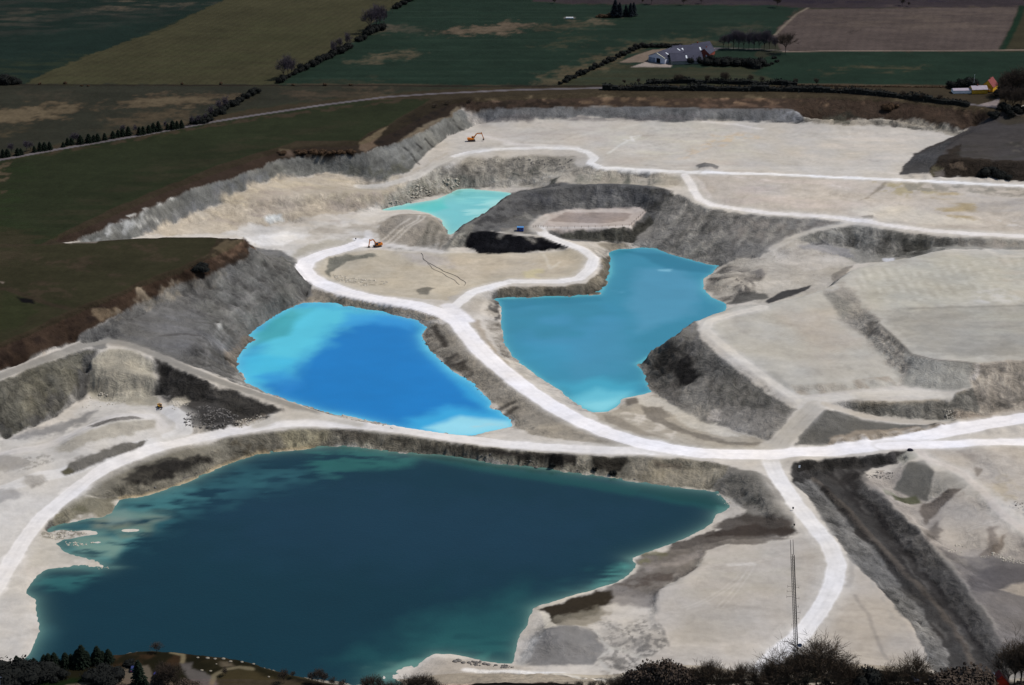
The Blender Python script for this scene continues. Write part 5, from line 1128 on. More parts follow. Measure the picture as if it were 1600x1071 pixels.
# ------------------------------------------------------------------ small mesh kit
class MB:
    def __init__(s): s.v = []; s.f = []
    def add(s, v, f):
        n = len(s.v); s.v += [tuple(p) for p in v]; s.f += [tuple(i+n for i in q) for q in f]; return s
    def box(s, c, d, rz=0, taper=1.0, rx=0):
        v = []
        for z in (-1, 1):
            t = taper if z > 0 else 1
            for x, y in ((-1, -1), (1, -1), (1, 1), (-1, 1)): v.append(Vector((x*d[0]/2*t, y*d[1]/2*t, z*d[2]/2)))
        M = Matrix.Rotation(rz, 4, 'Z') @ Matrix.Rotation(rx, 4, 'X')
        v = [M @ p+Vector(c) for p in v]
        return s.add(v, [(3, 2, 1, 0), (4, 5, 6, 7), (0, 1, 5, 4), (1, 2, 6, 5), (2, 3, 7, 6), (3, 0, 4, 7)])
    def tube(s, a, b, r, r2=None, n=6):
        a, b = Vector(a), Vector(b); r2 = r if r2 is None else r2; d = (b-a)
        if d.length < 1e-6: return s
        d.normalize(); u = d.orthogonal().normalized(); w = d.cross(u)
        v = [a+(u*math.cos(k*2*math.pi/n)+w*math.sin(k*2*math.pi/n))*r for k in range(n)]+[b+(u*math.cos(k*2*math.pi/n)+w*math.sin(k*2*math.pi/n))*r2 for k in range(n)]
        f = [(k, (k+1) % n, n+(k+1) % n, n+k) for k in range(n)]+[tuple(range(n))[::-1], tuple(range(n, 2*n))]
        return s.add(v, f)
    def bar(s, a, b, w, h, up=(0, 0, 1)):
        a, b = Vector(a), Vector(b); d = (b-a).normalized(); x = d.cross(Vector(up)).normalized()*w/2; z = x.cross(d).normalized()*h/2
        v = [a-x-z, a+x-z, a+x+z, a-x+z, b-x-z, b+x-z, b+x+z, b-x+z]
        return s.add(v, [(3, 2, 1, 0), (4, 5, 6, 7), (0, 1, 5, 4), (1, 2, 6, 5), (2, 3, 7, 6), (3, 0, 4, 7)])
    def prism(s, prof, y0, y1):        # profile in x,z pushed along y
        n = len(prof); v = [(x, y0, z) for x, z in prof]+[(x, y1, z) for x, z in prof]
        return s.add(v, [tuple(range(n)), tuple(range(n, 2*n))[::-1]]+[(k, n+k, n+(k+1) % n, (k+1) % n) for k in range(n)])
    def build(s, name, mat, parent=None, smooth=False):
        me = bpy.data.meshes.new(name); me.from_pydata(s.v, [], s.f); me.update()
        if smooth: me.polygons.foreach_set('use_smooth', [True]*len(me.polygons))
        me.materials.append(mat); o = bpy.data.objects.new(name, me); col.objects.link(o); o.parent = parent
        return o
def paint(name, c, rough=.6, var=.12, sc=.8, metal=0, bump=0):
    m = bpy.data.materials.new(name); nt, N, K, P = nodes(m)
    g = N.new('ShaderNodeTexCoord'); n = N.new('ShaderNodeTexNoise'); n.inputs['Scale'].default_value = sc; n.inputs['Detail'].default_value = 5
    K.new(g.outputs['Object'], n.inputs['Vector'])
    r = N.new('ShaderNodeValToRGB'); c = lin(c)
    r.color_ramp.elements[0].position = .3; r.color_ramp.elements[1].position = .7
    r.color_ramp.elements[0].color = (*(c*(1-var)), 1); r.color_ramp.elements[1].color = (*np.clip(c*(1+var), 0, .9), 1)
    K.new(n.outputs[0], r.inputs[0]); K.new(r.outputs[0], P.inputs['Base Color'])
    P.inputs['Specular IOR Level'].default_value = .08 if rough > .84 else .4
    P.inputs['Roughness'].default_value = rough; P.inputs['Metallic'].default_value = metal
    if bump:
        b = N.new('ShaderNodeBump'); b.inputs['Strength'].default_value = bump; b.inputs['Distance'].default_value = .2
        K.new(n.outputs[0], b.inputs['Height']); K.new(b.outputs[0], P.inputs['Normal'])
    return m
M = dict(orange=paint('excavator_orange', (208, 118, 22), .45, .18, 1.5), yellow=paint('machine_yellow', (206, 150, 30), .5, .18, 1.5),
         track=paint('track_steel', (44, 42, 46), .8, .3, 3), glass=paint('cab_glass', (26, 44, 52), .15, .1, 1), steel=paint('worn_steel', (92, 84, 82), .5, .3, 2, .4),
         darkpaint=paint('dark_blue_paint', (30, 34, 62), .5, .2, 1), blue=paint('container_blue', (14, 58, 138), .55, .12, 1), blueroof=paint('container_roof', (70, 124, 176), .6, .1, 1),
         post=paint('black_post', (20, 20, 24), .8), wood=paint('fence_wood', (94, 84, 74), .9, .2, 2), wire=paint('fence_wire', (120, 116, 112), .6, .1, 2, .5),
         bark=paint('bark', (58, 50, 44), .95, .25, 2), twig=paint('bare_twigs', (84, 72, 60), .95, .3, .4), twigdark=paint('dark_twigs', (74, 64, 56), .95, .35, .4), twiggrey=paint('hazed_grey_twigs', (86, 78, 84), .95, .3, .4),  # twiggrey: distant trees, haze painted into the grey
         needle=paint('dark_needles', (22, 30, 22), .9, .35, .5), needlefar=paint('hazed_far_needles', (22, 28, 34), .9, .35, .5), scrub=paint('dry_scrub', (74, 58, 44), .95, .35, .4), hedge=paint('hedge_leaf', (30, 31, 29), .95, .4, .3),  # needlefar: bluish tint paints haze onto the distant conifers
         barnwhite=paint('white_barn_wall', (186, 188, 200), .7, .05, .3), barnroof=paint('fibre_cement_roof', (62, 62, 74), .85, .12, .2), verge=paint('sunlit_verge', (198, 196, 170), .7, .05), door=paint('barn_door', (112, 120, 138), .7, .08, 1),
         dark=paint('dark_opening', (14, 14, 20), .9), brick=paint('red_brick', (122, 62, 52), .9, .2, 1.5), light=paint('roof_light', (196, 200, 204), .4, .05), ywall=paint('yellow_wall', (196, 150, 50), .85, .1, .5),
         paleroof=paint('pale_roof', (150, 140, 150), .8, .1, .5), redroof=paint('red_tiles', (110, 42, 40), .8, .2, 1.2), redwall=paint('red_painted_wall', (206, 56, 26), .8, .15, .6), white=paint('white_paint', (226, 226, 226), .6, .04), greywall=paint('grey_render', (120, 120, 116), .85, .1, .6),
         carblue=paint('car_blue', (44, 50, 92), .3, .05), carviolet=paint('car_violet_blue', (58, 54, 122), .3, .05), tyre=paint('tyre_rubber', (16, 16, 18), .9), mast=paint('mast_steel', (34, 31, 34), .6, .15, .3, .3), mastlight=paint('galvanised_mast', (84, 79, 82), .5, .1, .3, .3),
         dish=paint('grey_dish', (96, 104, 124), .5, .05), rock=paint('pale_chalk_rock', (176, 168, 154), .95, .25, .8, 0, .5), rockdark=paint('grey_rubble_rock', (104, 100, 96), .95, .35, .8, 0, .5), rockblack=paint('dark_boulder', (40, 38, 48), .9, .25, 1.5), shed=paint('shed_roof_blue_grey', (30, 36, 54), .7, .1), hose=paint('black_hose', (104, 98, 90), .8),
         stone=paint('pale_field_stone', (128, 120, 106), .95, .2, 1, 0, .4))
def empty(name, loc, rz=0, sc=1.0):
    o = bpy.data.objects.new(name, None); col.objects.link(o); o.location = loc; o.rotation_euler = (0, 0, rz); o.scale = (sc,)*3; o.empty_display_size = .5
    return o
def P3(px, py, dz=0.0, z=None):
    if z is not None: q = plan([[px, py]], z)[0]; return Vector((q[0], q[1], z+dz))
    q = hit([[px, py]])[0]; return Vector((q[0], q[1], float(samp(DTM, q[:1], q[1:])[0])+dz))
CH = {}
def link_copy(src, name, loc, rz, sc, parent=None):
    o = src.copy(); o.name = name; col.objects.link(o); o.location = loc; o.rotation_euler = (0, 0, rz); o.scale = sc if isinstance(sc, tuple) else (sc,)*3
    for k in [k for k in o.keys()]: del o[k]
    for ch in CH.get(src.name, []):
        c = ch.copy(); col.objects.link(c); c.parent = o
    return o
ONES = 'first second third fourth fifth sixth seventh eighth ninth tenth eleventh twelfth thirteenth fourteenth fifteenth sixteenth seventeenth eighteenth nineteenth'.split()
TENS = {2: ('twentieth', 'twenty'), 3: ('thirtieth', 'thirty'), 4: ('fortieth', 'forty')}
def nth(i):
    if i < 19: return ONES[i]
    t, u = divmod(i+1, 10)
    return TENS[t][0] if u == 0 else TENS[t][1]+'-'+ONES[u-1]

# ------------------------------------------------------------------ trees: a prototype of each kind, then copies
def bare_proto(seed, mat, spread=.55, levels=6, fork=3):
    rnd = random.Random(seed); tr = MB(); cr = MB()
    def quad(a, b, r):
        d = (b-a); u = d.cross(Vector((rnd.uniform(-1, 1), rnd.uniform(-1, 1), rnd.uniform(-.3, .3)))).normalized()*r
        cr.add([a-u, a+u, b+u*.4, b-u*.4], [(0, 1, 2, 3)])
    def grow(p, d, ln, r, lv):
        q = p+d*ln; mb = tr if lv <= 1 else cr
        if lv <= 2: mb.tube(p, q, r, r*.65, 4)
        else: quad(p, q, max(r*.7, .0026))
        if lv >= levels: return
        for k in range(fork+(3 if lv == 0 else 1 if lv < 4 else 0)):
            t = rnd.uniform(.3 if lv else .62, 1.0) if k else 1.0
            nd = (d+Vector((rnd.gauss(0, spread), rnd.gauss(0, spread), rnd.gauss(.12, spread*.5)))).normalized()
            grow(p+d*ln*t, nd, ln*rnd.uniform(.62, .95), r*.55, lv+1)
    grow(Vector((0, 0, 0)), Vector((0, 0, 1)), .3, .02, 0)
    e = empty('bare_tree', (0, 0, 0))
    zz = max(v[2] for v in cr.v)
    cr.v = [(x/zz, y/zz, z/zz) for x, y, z in cr.v]; tr.v = [(x/zz, y/zz, z/zz) for x, y, z in tr.v]
    a = tr.build('trunk', M['bark'], e); b = cr.build('crown', mat, e); CH[e.name] = [a, b]
    return e
def conifer_proto(seed, mat, fat=.28):
    rnd = random.Random(seed); tr = MB().tube((0, 0, 0), (0, 0, .95), .02, .004, 5); cr = MB()
    for k in range(620):
        h = rnd.uniform(.06, 1)**.9; rad = fat*(1-h)**.8*rnd.uniform(.55, 1.1)+.01; a = rnd.uniform(0, 6.283)
        c = Vector((math.cos(a)*rad, math.sin(a)*rad, h-.04*rad)); u = Vector((math.cos(a), math.sin(a), -.35))*rnd.uniform(.03, .07); w = Vector((-math.sin(a), math.cos(a), rnd.uniform(-.4, .4)))*rnd.uniform(.02, .045)
        cr.add([c-u-w, c-u+w, c+u+w*.4, c+u-w*.4], [(0, 1, 2, 3)])
    for k in range(6):
        h = .1+k*.14; cr.tube((0, 0, h), (0, 0, h+.18), fat*.72*(1-h), .01, 7)
    e = empty('conifer', (0, 0, 0)); CH[e.name] = [tr.build('trunk', M['bark'], e), cr.build('crown', mat, e)]
    return e
def bush_proto(seed, mat, n=1100, flat=.75, core=True):
    rnd = random.Random(seed); cr = MB()
    lob = [(rnd.uniform(-.35, .35), rnd.uniform(-.35, .35), rnd.uniform(.2, .5), rnd.uniform(.22, .42)) for k in range(7)]
    for k in range(n):
        x, y, z, r = rnd.choice(lob); d = Vector((rnd.gauss(0, 1), rnd.gauss(0, 1), rnd.gauss(.3, 1))).normalized()
        c = Vector((x, y, z*flat))+d*r*rnd.uniform(.55, 1.08)
        if c.z < 0: continue
        u = Vector((rnd.gauss(0, 1), rnd.gauss(0, 1), rnd.gauss(0, 1))).normalized()*rnd.uniform(.012, .045); w = d.cross(u).normalized()*rnd.uniform(.01, .03)
        cr.add([c-u-w, c+u-w, c+u+w, c-u+w], [(0, 1, 2, 3)])
    if core:
        for x, y, z, r in lob:
            r *= .75; z *= flat; pr = []
            for i in range(4):
                for j in range(6):
                    a = math.pi*(i+.5)/4; b = j*math.pi/3; pr.append((x+r*math.sin(a)*math.cos(b), y+r*math.sin(a)*math.sin(b), max(0, z+r*math.cos(a))))
            cr.add(pr, [(i*6+j, i*6+(j+1) % 6, (i+1)*6+(j+1) % 6, (i+1)*6+j) for i in range(3) for j in range(6)]+[tuple(range(6))])
    return cr.build('bush', mat)
PROTO = {'bare': [bare_proto(s, M['twig'], sp) for s, sp in ((1, .5), (2, .62), (3, .45), (7, .55))], 'baredark': [bare_proto(s, M['twigdark'], sp) for s, sp in ((4, .5), (5, .6))],
         'baregrey': [bare_proto(s, M['twiggrey'], sp) for s, sp in ((8, .42), (9, .5))],
         'con': [conifer_proto(11, M['needle'], .36), conifer_proto(12, M['needle'], .3)], 'confar': [conifer_proto(13, M['needlefar'], .34)],
         'bush': [bush_proto(21, M['hedge']), bush_proto(22, M['hedge'])], 'scrub': [bush_proto(23, M['scrub']), bush_proto(24, M['scrub'])], 'twigbush': [bush_proto(25, M['twigdark'], 2600, .9, False)]}
USED = set(); TR = random.Random(77)
NAME = {'bare': 'bare_tree', 'baredark': 'bare_tree', 'baregrey': 'bare_tree', 'con': 'conifer', 'confar': 'conifer', 'bush': 'bush', 'scrub': 'bush', 'twigbush': 'bush'}
CAT = {'bare_tree': 'tree', 'conifer': 'tree', 'bush': 'bush'}
def tree(kind, loc, h, label, group=None, wide=1.0):
    src = PROTO[kind][TR.randrange(len(PROTO[kind]))]; rz = TR.uniform(0, 6.28); loc = Vector(loc)-Vector((0, 0, .15))
    sc = (h*wide, h*wide, h)
    if src.name not in USED:
        USED.add(src.name); o = src; o.location = loc; o.rotation_euler = (0, 0, rz); o.scale = sc
    else: o = link_copy(src, NAME[kind], loc, rz, sc)
    tag(o, label, CAT[NAME[kind]], group); return o
def row(kind, items, label, group, wide=1.0):      # items: px,py,height in metres; label has %s for the ordinal
    if 'young conifer' in label: items = [(x, y, h*.75) for x, y, h in items]
    if 'bottom right edge' in label: items = [(x, y-14, h*1.15) for x, y, h in items]
    if 'clump below the plateau' in label or 'evergreen' in label and 'mast' in label: items = [(x, y-12, h*1.1) for x, y, h in items]
    for i, (x, y, h) in enumerate(items):
        tree(kind, P3(x, y), h*TR.uniform(.92, 1.08), label % nth(i), group, wide)
row('con', [(x, y, h) for x, y, h in ((5, 246, 5.5), (12, 245, 6), (28, 243, 5), (33, 242, 4.6), (54, 238, 5), (63, 236, 6), (70, 235, 6.2), (78, 234, 6), (99, 230, 4), (106, 227, 5.2), (112, 226, 5), (126, 225, 6), (139, 223, 6.2),
     (147, 222, 5), (153, 221, 5.6), (164, 219, 5.2), (177, 216, 5), (185, 214, 5.4), (192, 213, 6), (201, 212, 6.6), (218, 211, 6), (224, 210, 5.6), (233, 208, 6), (240, 206, 6.6), (248, 205, 6.8), (262, 203, 5.2), (270, 202, 6.2), (277, 201, 6), (284, 200, 6))],
    '%s dark conifer from the left in the row along the country road', 'dark conifers along the country road', 1.45)
row('baregrey', [(18, 240, 8), (42, 238, 9), (48, 236, 8), (115, 224, 9), (121, 223, 8), (192, 210, 8), (212, 208, 7), (258, 202, 6), (300, 196, 8), (310, 194, 8), (322, 190, 7)], '%s thin grey bare tree from the left behind the roadside conifers', 'bare trees behind the roadside conifers', .7)
row('bush', [(304, 194, 5), (312, 192, 5.5), (320, 191, 6), (327, 188, 7), (336, 181, 6), (344, 177, 6.5), (352, 172, 6), (360, 167, 7), (368, 163, 6), (376, 158, 6), (384, 153, 6.5), (392, 149, 6.5), (400, 146, 6)],
    '%s dark shrub from the left in the hedge climbing from the country road', 'dark shrubs in the hedge climbing from the road', 1.2)
row('baregrey', [(342, 175, 10), (352, 171, 11), (330, 182, 9)], '%s tall bare tree from the left in the hedge climbing from the road', 'bare trees in the climbing hedge', .8)
row('bush', [(437, 129, 7), (444, 124, 6), (451, 121, 4), (459, 117, 5), (466, 113, 5.5), (474, 109, 9), (487, 104, 7), (494, 101, 6), (501, 97, 7), (508, 93, 7), (515, 91, 6), (522, 86, 7), (530, 83, 8), (538, 79, 8), (546, 75, 7), (560, 65, 6), (566, 62, 7), (573, 55, 8), (582, 51, 10), (590, 49, 9), (596, 47, 8), (618, 14, 5), (624, 11, 6), (631, 7, 6), (640, 2, 8), (648, -2, 8)],
    '%s dark shrub from the left in the hedge between the olive and green fields', 'dark shrubs in the hedge between the olive and green fields', 1.1)
row('baregrey', [(443, 124, 18), (450, 121, 20), (456, 118, 16), (520, 86, 14), (530, 82, 15), (543, 76, 15), (578, 52, 24), (588, 47, 28), (594, 45, 24), (600, 38, 16)], '%s tall grey bare tree from the left in the hedge beside the olive field', 'tall bare trees in the hedge beside the olive field', .62)
tree('con', P3(604, 27, 0, 0), 7, 'narrow dark evergreen standing alone at the upper end of the diagonal hedge', None, .45)
row('bush', [(-6, 131, 10), (4, 131, 11), (14, 131, 9), (24, 131, 6)], '%s dark round shrub from the left at the far left field corner', 'shrubs at the far left field corner', 1.3)
row('scrub', [(62, 132, 2.4), (102, 131, 3.4), (128, 135, 2.2), (138, 135, 2.2), (285, 132, 2.4), (345, 132, 3), (458, 134, 2.4), (508, 134, 3), (548, 134, 2.4)], '%s small scrubby bush from the left along the straight field ditch', 'small bushes along the straight field ditch', 1.0)
row('confar', [(961, 27, 16), (968, 27, 14), (978, 26, 11), (985, 26, 13), (990, 25, 12)], '%s dark conifer from the left in the small clump on the green field', 'dark conifers in the clump on the green field', .95)
row('scrub', [(935, 27, 4), (942, 27, 5), (950, 27, 6)], '%s brown scrub bush from the left beside the conifer clump', 'brown scrub beside the conifer clump', 1.5)
row('baredark', [(866, 6, 5), (1004, 5, 4), (1018, 7, 12), (1068, 8, 9), (1096, 6, 8), (1214, 12, 12), (1410, 9, 8), (1420, 10, 5)], '%s lone tree from the left along the ploughed field edge at the top', 'lone trees at the upper field edge', .8)
row('bush', [(x, 132-(x-875)*.46+(6 if x > 960 else 0)*0, 4+(x % 3)) for x in range(876, 1000, 7)], '%s dark shrub from the left in the hedge rising towards the white barn', 'shrubs in the hedge rising towards the barn', 1.1)
row('bush', [(x, 74, 4+(x % 4)*.5) for x in range(1003, 1060, 7)], '%s shrub from the left in the low hedge behind the barnyard', 'shrubs in the hedge behind the barnyard', 1.2)
row('baregrey', [(1130, 76, 14), (1138, 77, 15), (1146, 77, 19), (1154, 77, 18), (1162, 77, 16), (1170, 78, 16), (1178, 78, 18), (1186, 78, 17), (1194, 78, 19), (1202, 78, 17), (1211, 80, 13)], '%s bare tree from the left in the grove behind the farm', 'bare trees in the grove behind the farm', .72)
tree('baredark', P3(1227, 84, 0, 0), 20, 'large round bare tree at the right end of the grove by the ploughed field', None, .95)
row('bush', [(1108, 101, 9), (1118, 102, 8), (1128, 102, 9), (1138, 102, 9), (1148, 102, 8), (1158, 103, 9), (1168, 103, 8), (1180, 104, 11), (1190, 103, 8)], '%s dark bush from the left in the dense garden row right of the farm', 'dark bushes right of the farm', 1.3)
row('bush', [(1214, 97, 3), (1206, 101, 3), (1200, 103, 3), (1210, 92, 3)], '%s tiny shrub on the field boundary right of the farm', 'tiny shrubs on the field boundary', 1.2)
row('bush', [(1488, 137, 8), (1496, 137, 9), (1504, 136, 11), (1512, 136, 11), (1519, 137, 9)], '%s dark garden tree from the left behind the yellow house', 'dark garden trees behind the yellow house', 1.1)
row('baredark', [(1566, 152, 20), (1576, 150, 24), (1586, 150, 26), (1597, 150, 27), (1570, 168, 18), (1582, 172, 18), (1594, 172, 19), (1606, 172, 22)], '%s big dark bare tree from the left beside the red roofed house', 'big bare trees at the right edge', .95)
row('bush', [(1566, 152, 9), (1576, 150, 12), (1588, 150, 13), (1600, 150, 13), (1566, 172, 8), (1580, 178, 9), (1594, 176, 9), (1552, 182, 6)], '%s dark undergrowth bush from the left beneath the big bare trees', 'undergrowth beneath the big bare trees', 1.3)
row('scrub', [(1386, 170, 7), (1396, 169, 7)], '%s dull purple bush from the left on the brown slope above the chalk bench', 'purple bushes on the brown slope', 1.3)
tree('bush', P3(312, 422), 6, 'solitary dark bush on the brown rim slope below the meadow', None, 1.6)
row('bush', [(1536, 275, 7), (1548, 275, 8), (1560, 277, 7), (1572, 280, 6)], '%s dark bush from the left at the foot of the right hand mound', 'dark bushes at the foot of the mound', 1.4)
row('scrub', [(440, 240, 4), (466, 240, 4), (476, 240, 4), (490, 240, 4.5), (503, 240, 4), (518, 240, 4), (533, 240, 4), (548, 239, 4)], '%s brown bush from the left along the quarry rim below the meadow', 'brown bushes along the quarry rim', 1.6)
row('bush', [(958, 742, 3.2), (930, 735, 2.4), (864, 728, 3)], '%s dark bush from the left on the bank above the big lake', 'dark bushes on the lake bank', 1.1)
tree('bush', P3(1046, 527), 2.2, 'small bluish bush on the crest above the right lake', None, 1.5)
row('baredark', [(680, 168, 3), (700, 164, 3), (735, 160, 3)], '%s low dark bush on the rim above the upper excavator', 'low bushes on the rim above the excavator', 2)
# foreground rim
row('con', [(2, 1052, 7), (12, 1050, 6), (28, 1050, 9), (34, 1050, 8), (44, 1047, 5), (54, 1045, 6), (63, 1044, 4), (70, 1043, 7), (77, 1043, 8), (86, 1042, 8), (103, 1041, 8), (112, 1039, 6), (122, 1040, 9), (129, 1040, 11), (137, 1039, 8), (146, 1036, 6), (153, 1036, 9), (161, 1034, 6), (170, 1033, 7)],
    '%s dark young conifer from the left on the crest above the big lake', 'young conifers on the near crest', 1.3)
row('bush', [(x, y, h) for x, y, h in ((-6, 1062, 9), (8, 1064, 9), (22, 1062, 10), (36, 1062, 9), (50, 1060, 8), (64, 1058, 7), (78, 1056, 6), (150, 1066, 6), (160, 1060, 6), (172, 1062, 7), (206, 1039, 3), (90, 1060, 5))],
    '%s dark thicket bush from the left in the lower left corner', 'thicket bushes in the lower left corner', 1.5)
tree('con', P3(219, 1082, 0, 0), 13.5, 'tall dark fir standing in front of the car park', None, .95)
tree('con', P3(229, 1086, 0, 0), 7, 'short fir beside the tall fir at the car park', None, 1.1)
tree('twigbush', P3(253, 1072, 0, 0), 9, 'dense round bare thicket right of the two parked cars', None, .8)
row('baredark', [(254, 1074, 11), (263, 1076, 12), (272, 1076, 11)], '%s bare tree from the left in the group right of the parked cars', 'bare trees right of the parked cars', .75)
row('twigbush', [(286, 1078, 5), (300, 1080, 5), (190, 1080, 4), (205, 1082, 4)], '%s twiggy bush at the bottom of the car park', 'twiggy bushes at the bottom of the car park', 1.2)
row('baredark', [(245, 1020, 5), (225, 1018, 2.6), (278, 1018, 3), (292, 1019, 3), (349, 1027, 2.6), (393, 1036, 4), (413, 1042, 3.4)], '%s small bare bush from the left on the hill crest against the lake', 'small bare bushes on the hill crest', 1.1)
row('baredark', [(352, 1056, 4), (444, 1068, 7), (458, 1060, 3.5), (488, 1068, 6), (497, 1070, 9), (506, 1070, 6), (520, 1074, 5), (535, 1078, 5), (574, 1086, 9), (586, 1088, 10), (600, 1088, 8), (612, 1088, 7), (625, 1090, 8), (640, 1092, 11), (652, 1092, 12), (664, 1092, 12), (676, 1092, 10), (690, 1092, 8), (702, 1090, 6)],
    '%s dark bare tree from the left along the bottom edge before the lake', 'bare trees along the bottom edge', .8)
row('baredark', [(860, 1078, 4), (885, 1078, 4), (905, 1080, 5), (925, 1082, 6), (940, 1084, 7), (955, 1086, 8), (968, 1086, 9)], '%s thin bare shrub from the left beside the pale track at the bottom', 'thin bare shrubs beside the pale track', .8)
row('twigbush', [(990, 1092, 12), (1006, 1094, 14), (1022, 1094, 15), (1040, 1094, 16), (1056, 1094, 15), (1072, 1094, 13), (1086, 1094, 11)], '%s dark rounded thicket from the left in the clump below the plateau', 'dark rounded thickets below the plateau', .7)
row('bare', [(1100, 1098, 13), (1112, 1098, 15), (1122, 1098, 13), (1136, 1100, 11), (1150, 1098, 12), (1163, 1098, 13), (1176, 1098, 12), (1190, 1098, 13), (1204, 1100, 15), (1218, 1100, 16), (1232, 1100, 19), (1246, 1100, 17), (1258, 1100, 18), (1274, 1100, 22), (1288, 1100, 20), (1302, 1098, 15), (1316, 1098, 15), (1328, 1098, 14), (1388, 1096, 11), (1398, 1096, 13), (1410, 1096, 12), (1424, 1098, 16), (1436, 1096, 12), (1574, 1088, 15), (1584, 1088, 18), (1594, 1088, 21), (1606, 1088, 20)],
    '%s bare tree from the left in the belt along the bottom right edge', 'bare trees in the belt along the bottom right edge', .8)
row('bush', [(1344, 1094, 12), (1354, 1096, 14), (1365, 1092, 10)], '%s dense evergreen from the left in the tree belt right of the mast', 'dense evergreens in the tree belt', .8)
row('twigbush', [(1130, 1090, 7), (1160, 1090, 8), (1190, 1090, 8), (1220, 1090, 9), (1250, 1092, 9), (1290, 1090, 8), (1320, 1090, 8), (1380, 1092, 9), (1400, 1092, 10), (1430, 1090, 8), (1484, 1094, 15), (1500, 1096, 17), (1516, 1096, 16), (1530, 1094, 13), (1600, 1094, 10)], '%s dark undergrowth bush from the left beneath the bottom right trees', 'undergrowth beneath the bottom right trees', 1.0)

def hedge(name, pxs, h, wd, mat, label, seed, dens=9):
    rnd = random.Random(seed); XY = plan(pts(pxs), 0); cr = MB()
    for k in range(len(XY)-1):
        a, b = XY[k], XY[k+1]; n = int(np.hypot(*(b-a))*dens)
        for i in range(n):
            t = rnd.random(); q = a+(b-a)*t; hh = h*(.75+.35*math.sin(q[0]*.21+seed)*math.sin(q[0]*.057)+.15*rnd.random())
            u = rnd.gauss(0, .34); z = hh*rnd.random()**.7*math.sqrt(max(.05, 1-u*u*.9)); c = Vector((q[0], q[1]+u*wd, z))
            s = Vector((rnd.gauss(0, 1), rnd.gauss(0, 1), rnd.gauss(0, 1))).normalized()*rnd.uniform(.3, .75); w = s.orthogonal().normalized()*rnd.uniform(.25, .6)
            cr.add([c-s-w, c+s-w, c+s+w, c-s+w], [(0, 1, 2, 3)])
        m = max(2, int(np.hypot(*(b-a))/5)); 
        for i in range(m):
            p, q = a+(b-a)*i/m, a+(b-a)*(i+1)/m; hh = h*(.55+.25*math.sin(p[0]*.21+seed)*math.sin(p[0]*.057)); cr.bar((p[0], p[1], hh/2), (q[0]+.4, q[1], hh/2), wd*.9, hh)
    o = cr.build(name, mat); return tag(o, label, 'hedge')
hedge('hedge', '941,140 1000,141 1080,141 1150,142 1200,142 1260,143 1320,145 1370,149 1400,152 1440,157 1470,161 1500,164 1514,166', 5.5, 5, M['hedge'], 'long dark roadside hedge between the green fields and the brown quarry rim', 3)
hedge('hedge', '1010,131 1060,130 1110,130 1160,132 1215,132 1245,134', 4.5, 4, M['hedge'], 'shorter dark hedge just behind the long roadside hedge, below the farm', 5)
hedge('hedge', '1245,134 1340,136 1480,137', 1.0, 1.2, M['scrub'], 'thin low brown hedge leading right towards the yellow house', 6, 5)
row('baredark', [(975, 133, 5), (997, 132, 6), (1057, 130, 9), (1064, 130, 8), (1105, 130, 7), (1131, 130, 10), (1135, 130, 9), (1172, 130, 8), (1190, 131, 7), (1243, 133, 6), (1275, 135, 7), (1307, 145, 7), (1411, 153, 7), (1440, 158, 7), (1468, 160, 7)], '%s small bare tree from the left rising out of the roadside hedges', 'small bare trees in the roadside hedges', .8)
# ------------------------------------------------------------------ machines
def excavator(loc, rz, mats, label, sc=1.0, boompose=((0, 1.9), (2.6, 4.6), (6.0, 4.9), (7.3, .9)), boommat=None, slew=0):
    body, dark = mats; t = empty('excavator', loc, rz, sc); bm_ = boommat or body
    for s in (-1, 1):
        k = MB(); pr = [(-2.3, .1), (2.3, .1), (2.75, .45), (2.5, .95), (-2.5, .95), (-2.75, .45)]
        k.prism(pr, s*1.25-.35, s*1.25+.35); tr = k.build('track', M['track'], t)
        w = MB()
        for x in (-2.1, -1.2, -.3, .6, 1.5, 2.2): w.tube((x, s*1.25-.4, .45), (x, s*1.25+.4, .45), .26, n=8)
        w.build('roller', M['steel'], tr)
    MB().box((0, 0, .85), (2.6, 1.9, .6)).tube((0, 0, .9), (0, 0, 1.3), .9, n=12).build('undercarriage', M['track'], t)
    hs = MB(); hs.prism([(-2.9, 1.3), (1.6, 1.3), (1.7, 1.7), (1.5, 2.1), (-2.6, 2.55), (-3.0, 2.1)], -1.3, 1.3); house = hs.build('body', body, t)
    MB().box((-2.75, 0, 1.95), (.9, 2.7, 1.25), taper=.92).build('counterweight', body, t)
    MB().box((-1.5, -.3, 2.62), (1.7, 1.5, .28), taper=.9).tube((-1.9, .5, 2.5), (-1.9, .5, 3.1), .09).build('engine_cover', dark, t)
    cb = MB().box((.75, .85, 2.55), (1.6, 1.0, 1.7), taper=.86).build('cab', M['glass'], t)
    MB().box((.72, .85, 3.44), (1.5, .95, .09)).build('cab_roof', body, cb)
    q = [Vector((p[0]+.8, -.25, p[1])) for p in boompose]
    b = MB(); mid = q[0].lerp(q[2], .42); mid.z = max(q[1].z, mid.z)
    b.bar(q[0], q[1], .5, .75).bar(q[1], q[2], .45, .6).build('boom', bm_, t)
    a = MB(); up = q[2]+(q[2]-q[3]).normalized()*1.1; a.bar(up, q[3], .36, .55).build('stick', bm_, t)
    e = q[3]; bk = MB(); bk.prism([(e.x-.6, e.z+.1), (e.x+.45, e.z+.25), (e.x+.35, e.z-.75), (e.x-.35, e.z-1.0), (e.x-.9, e.z-.55)], -.9, .4); bk.build('bucket', M['steel'], t)
    cy = MB(); cy.tube(q[0]+Vector((1.0, .35, -.4)), q[0].lerp(q[1], .75)+Vector((0, .35, 0)), .12).tube(q[1]+Vector((.3, 0, .5)), up, .11).build('hydraulic_cylinder', M['steel'], t)
    return tag(t, label, 'excavator', 'orange and yellow excavators working in the quarry')
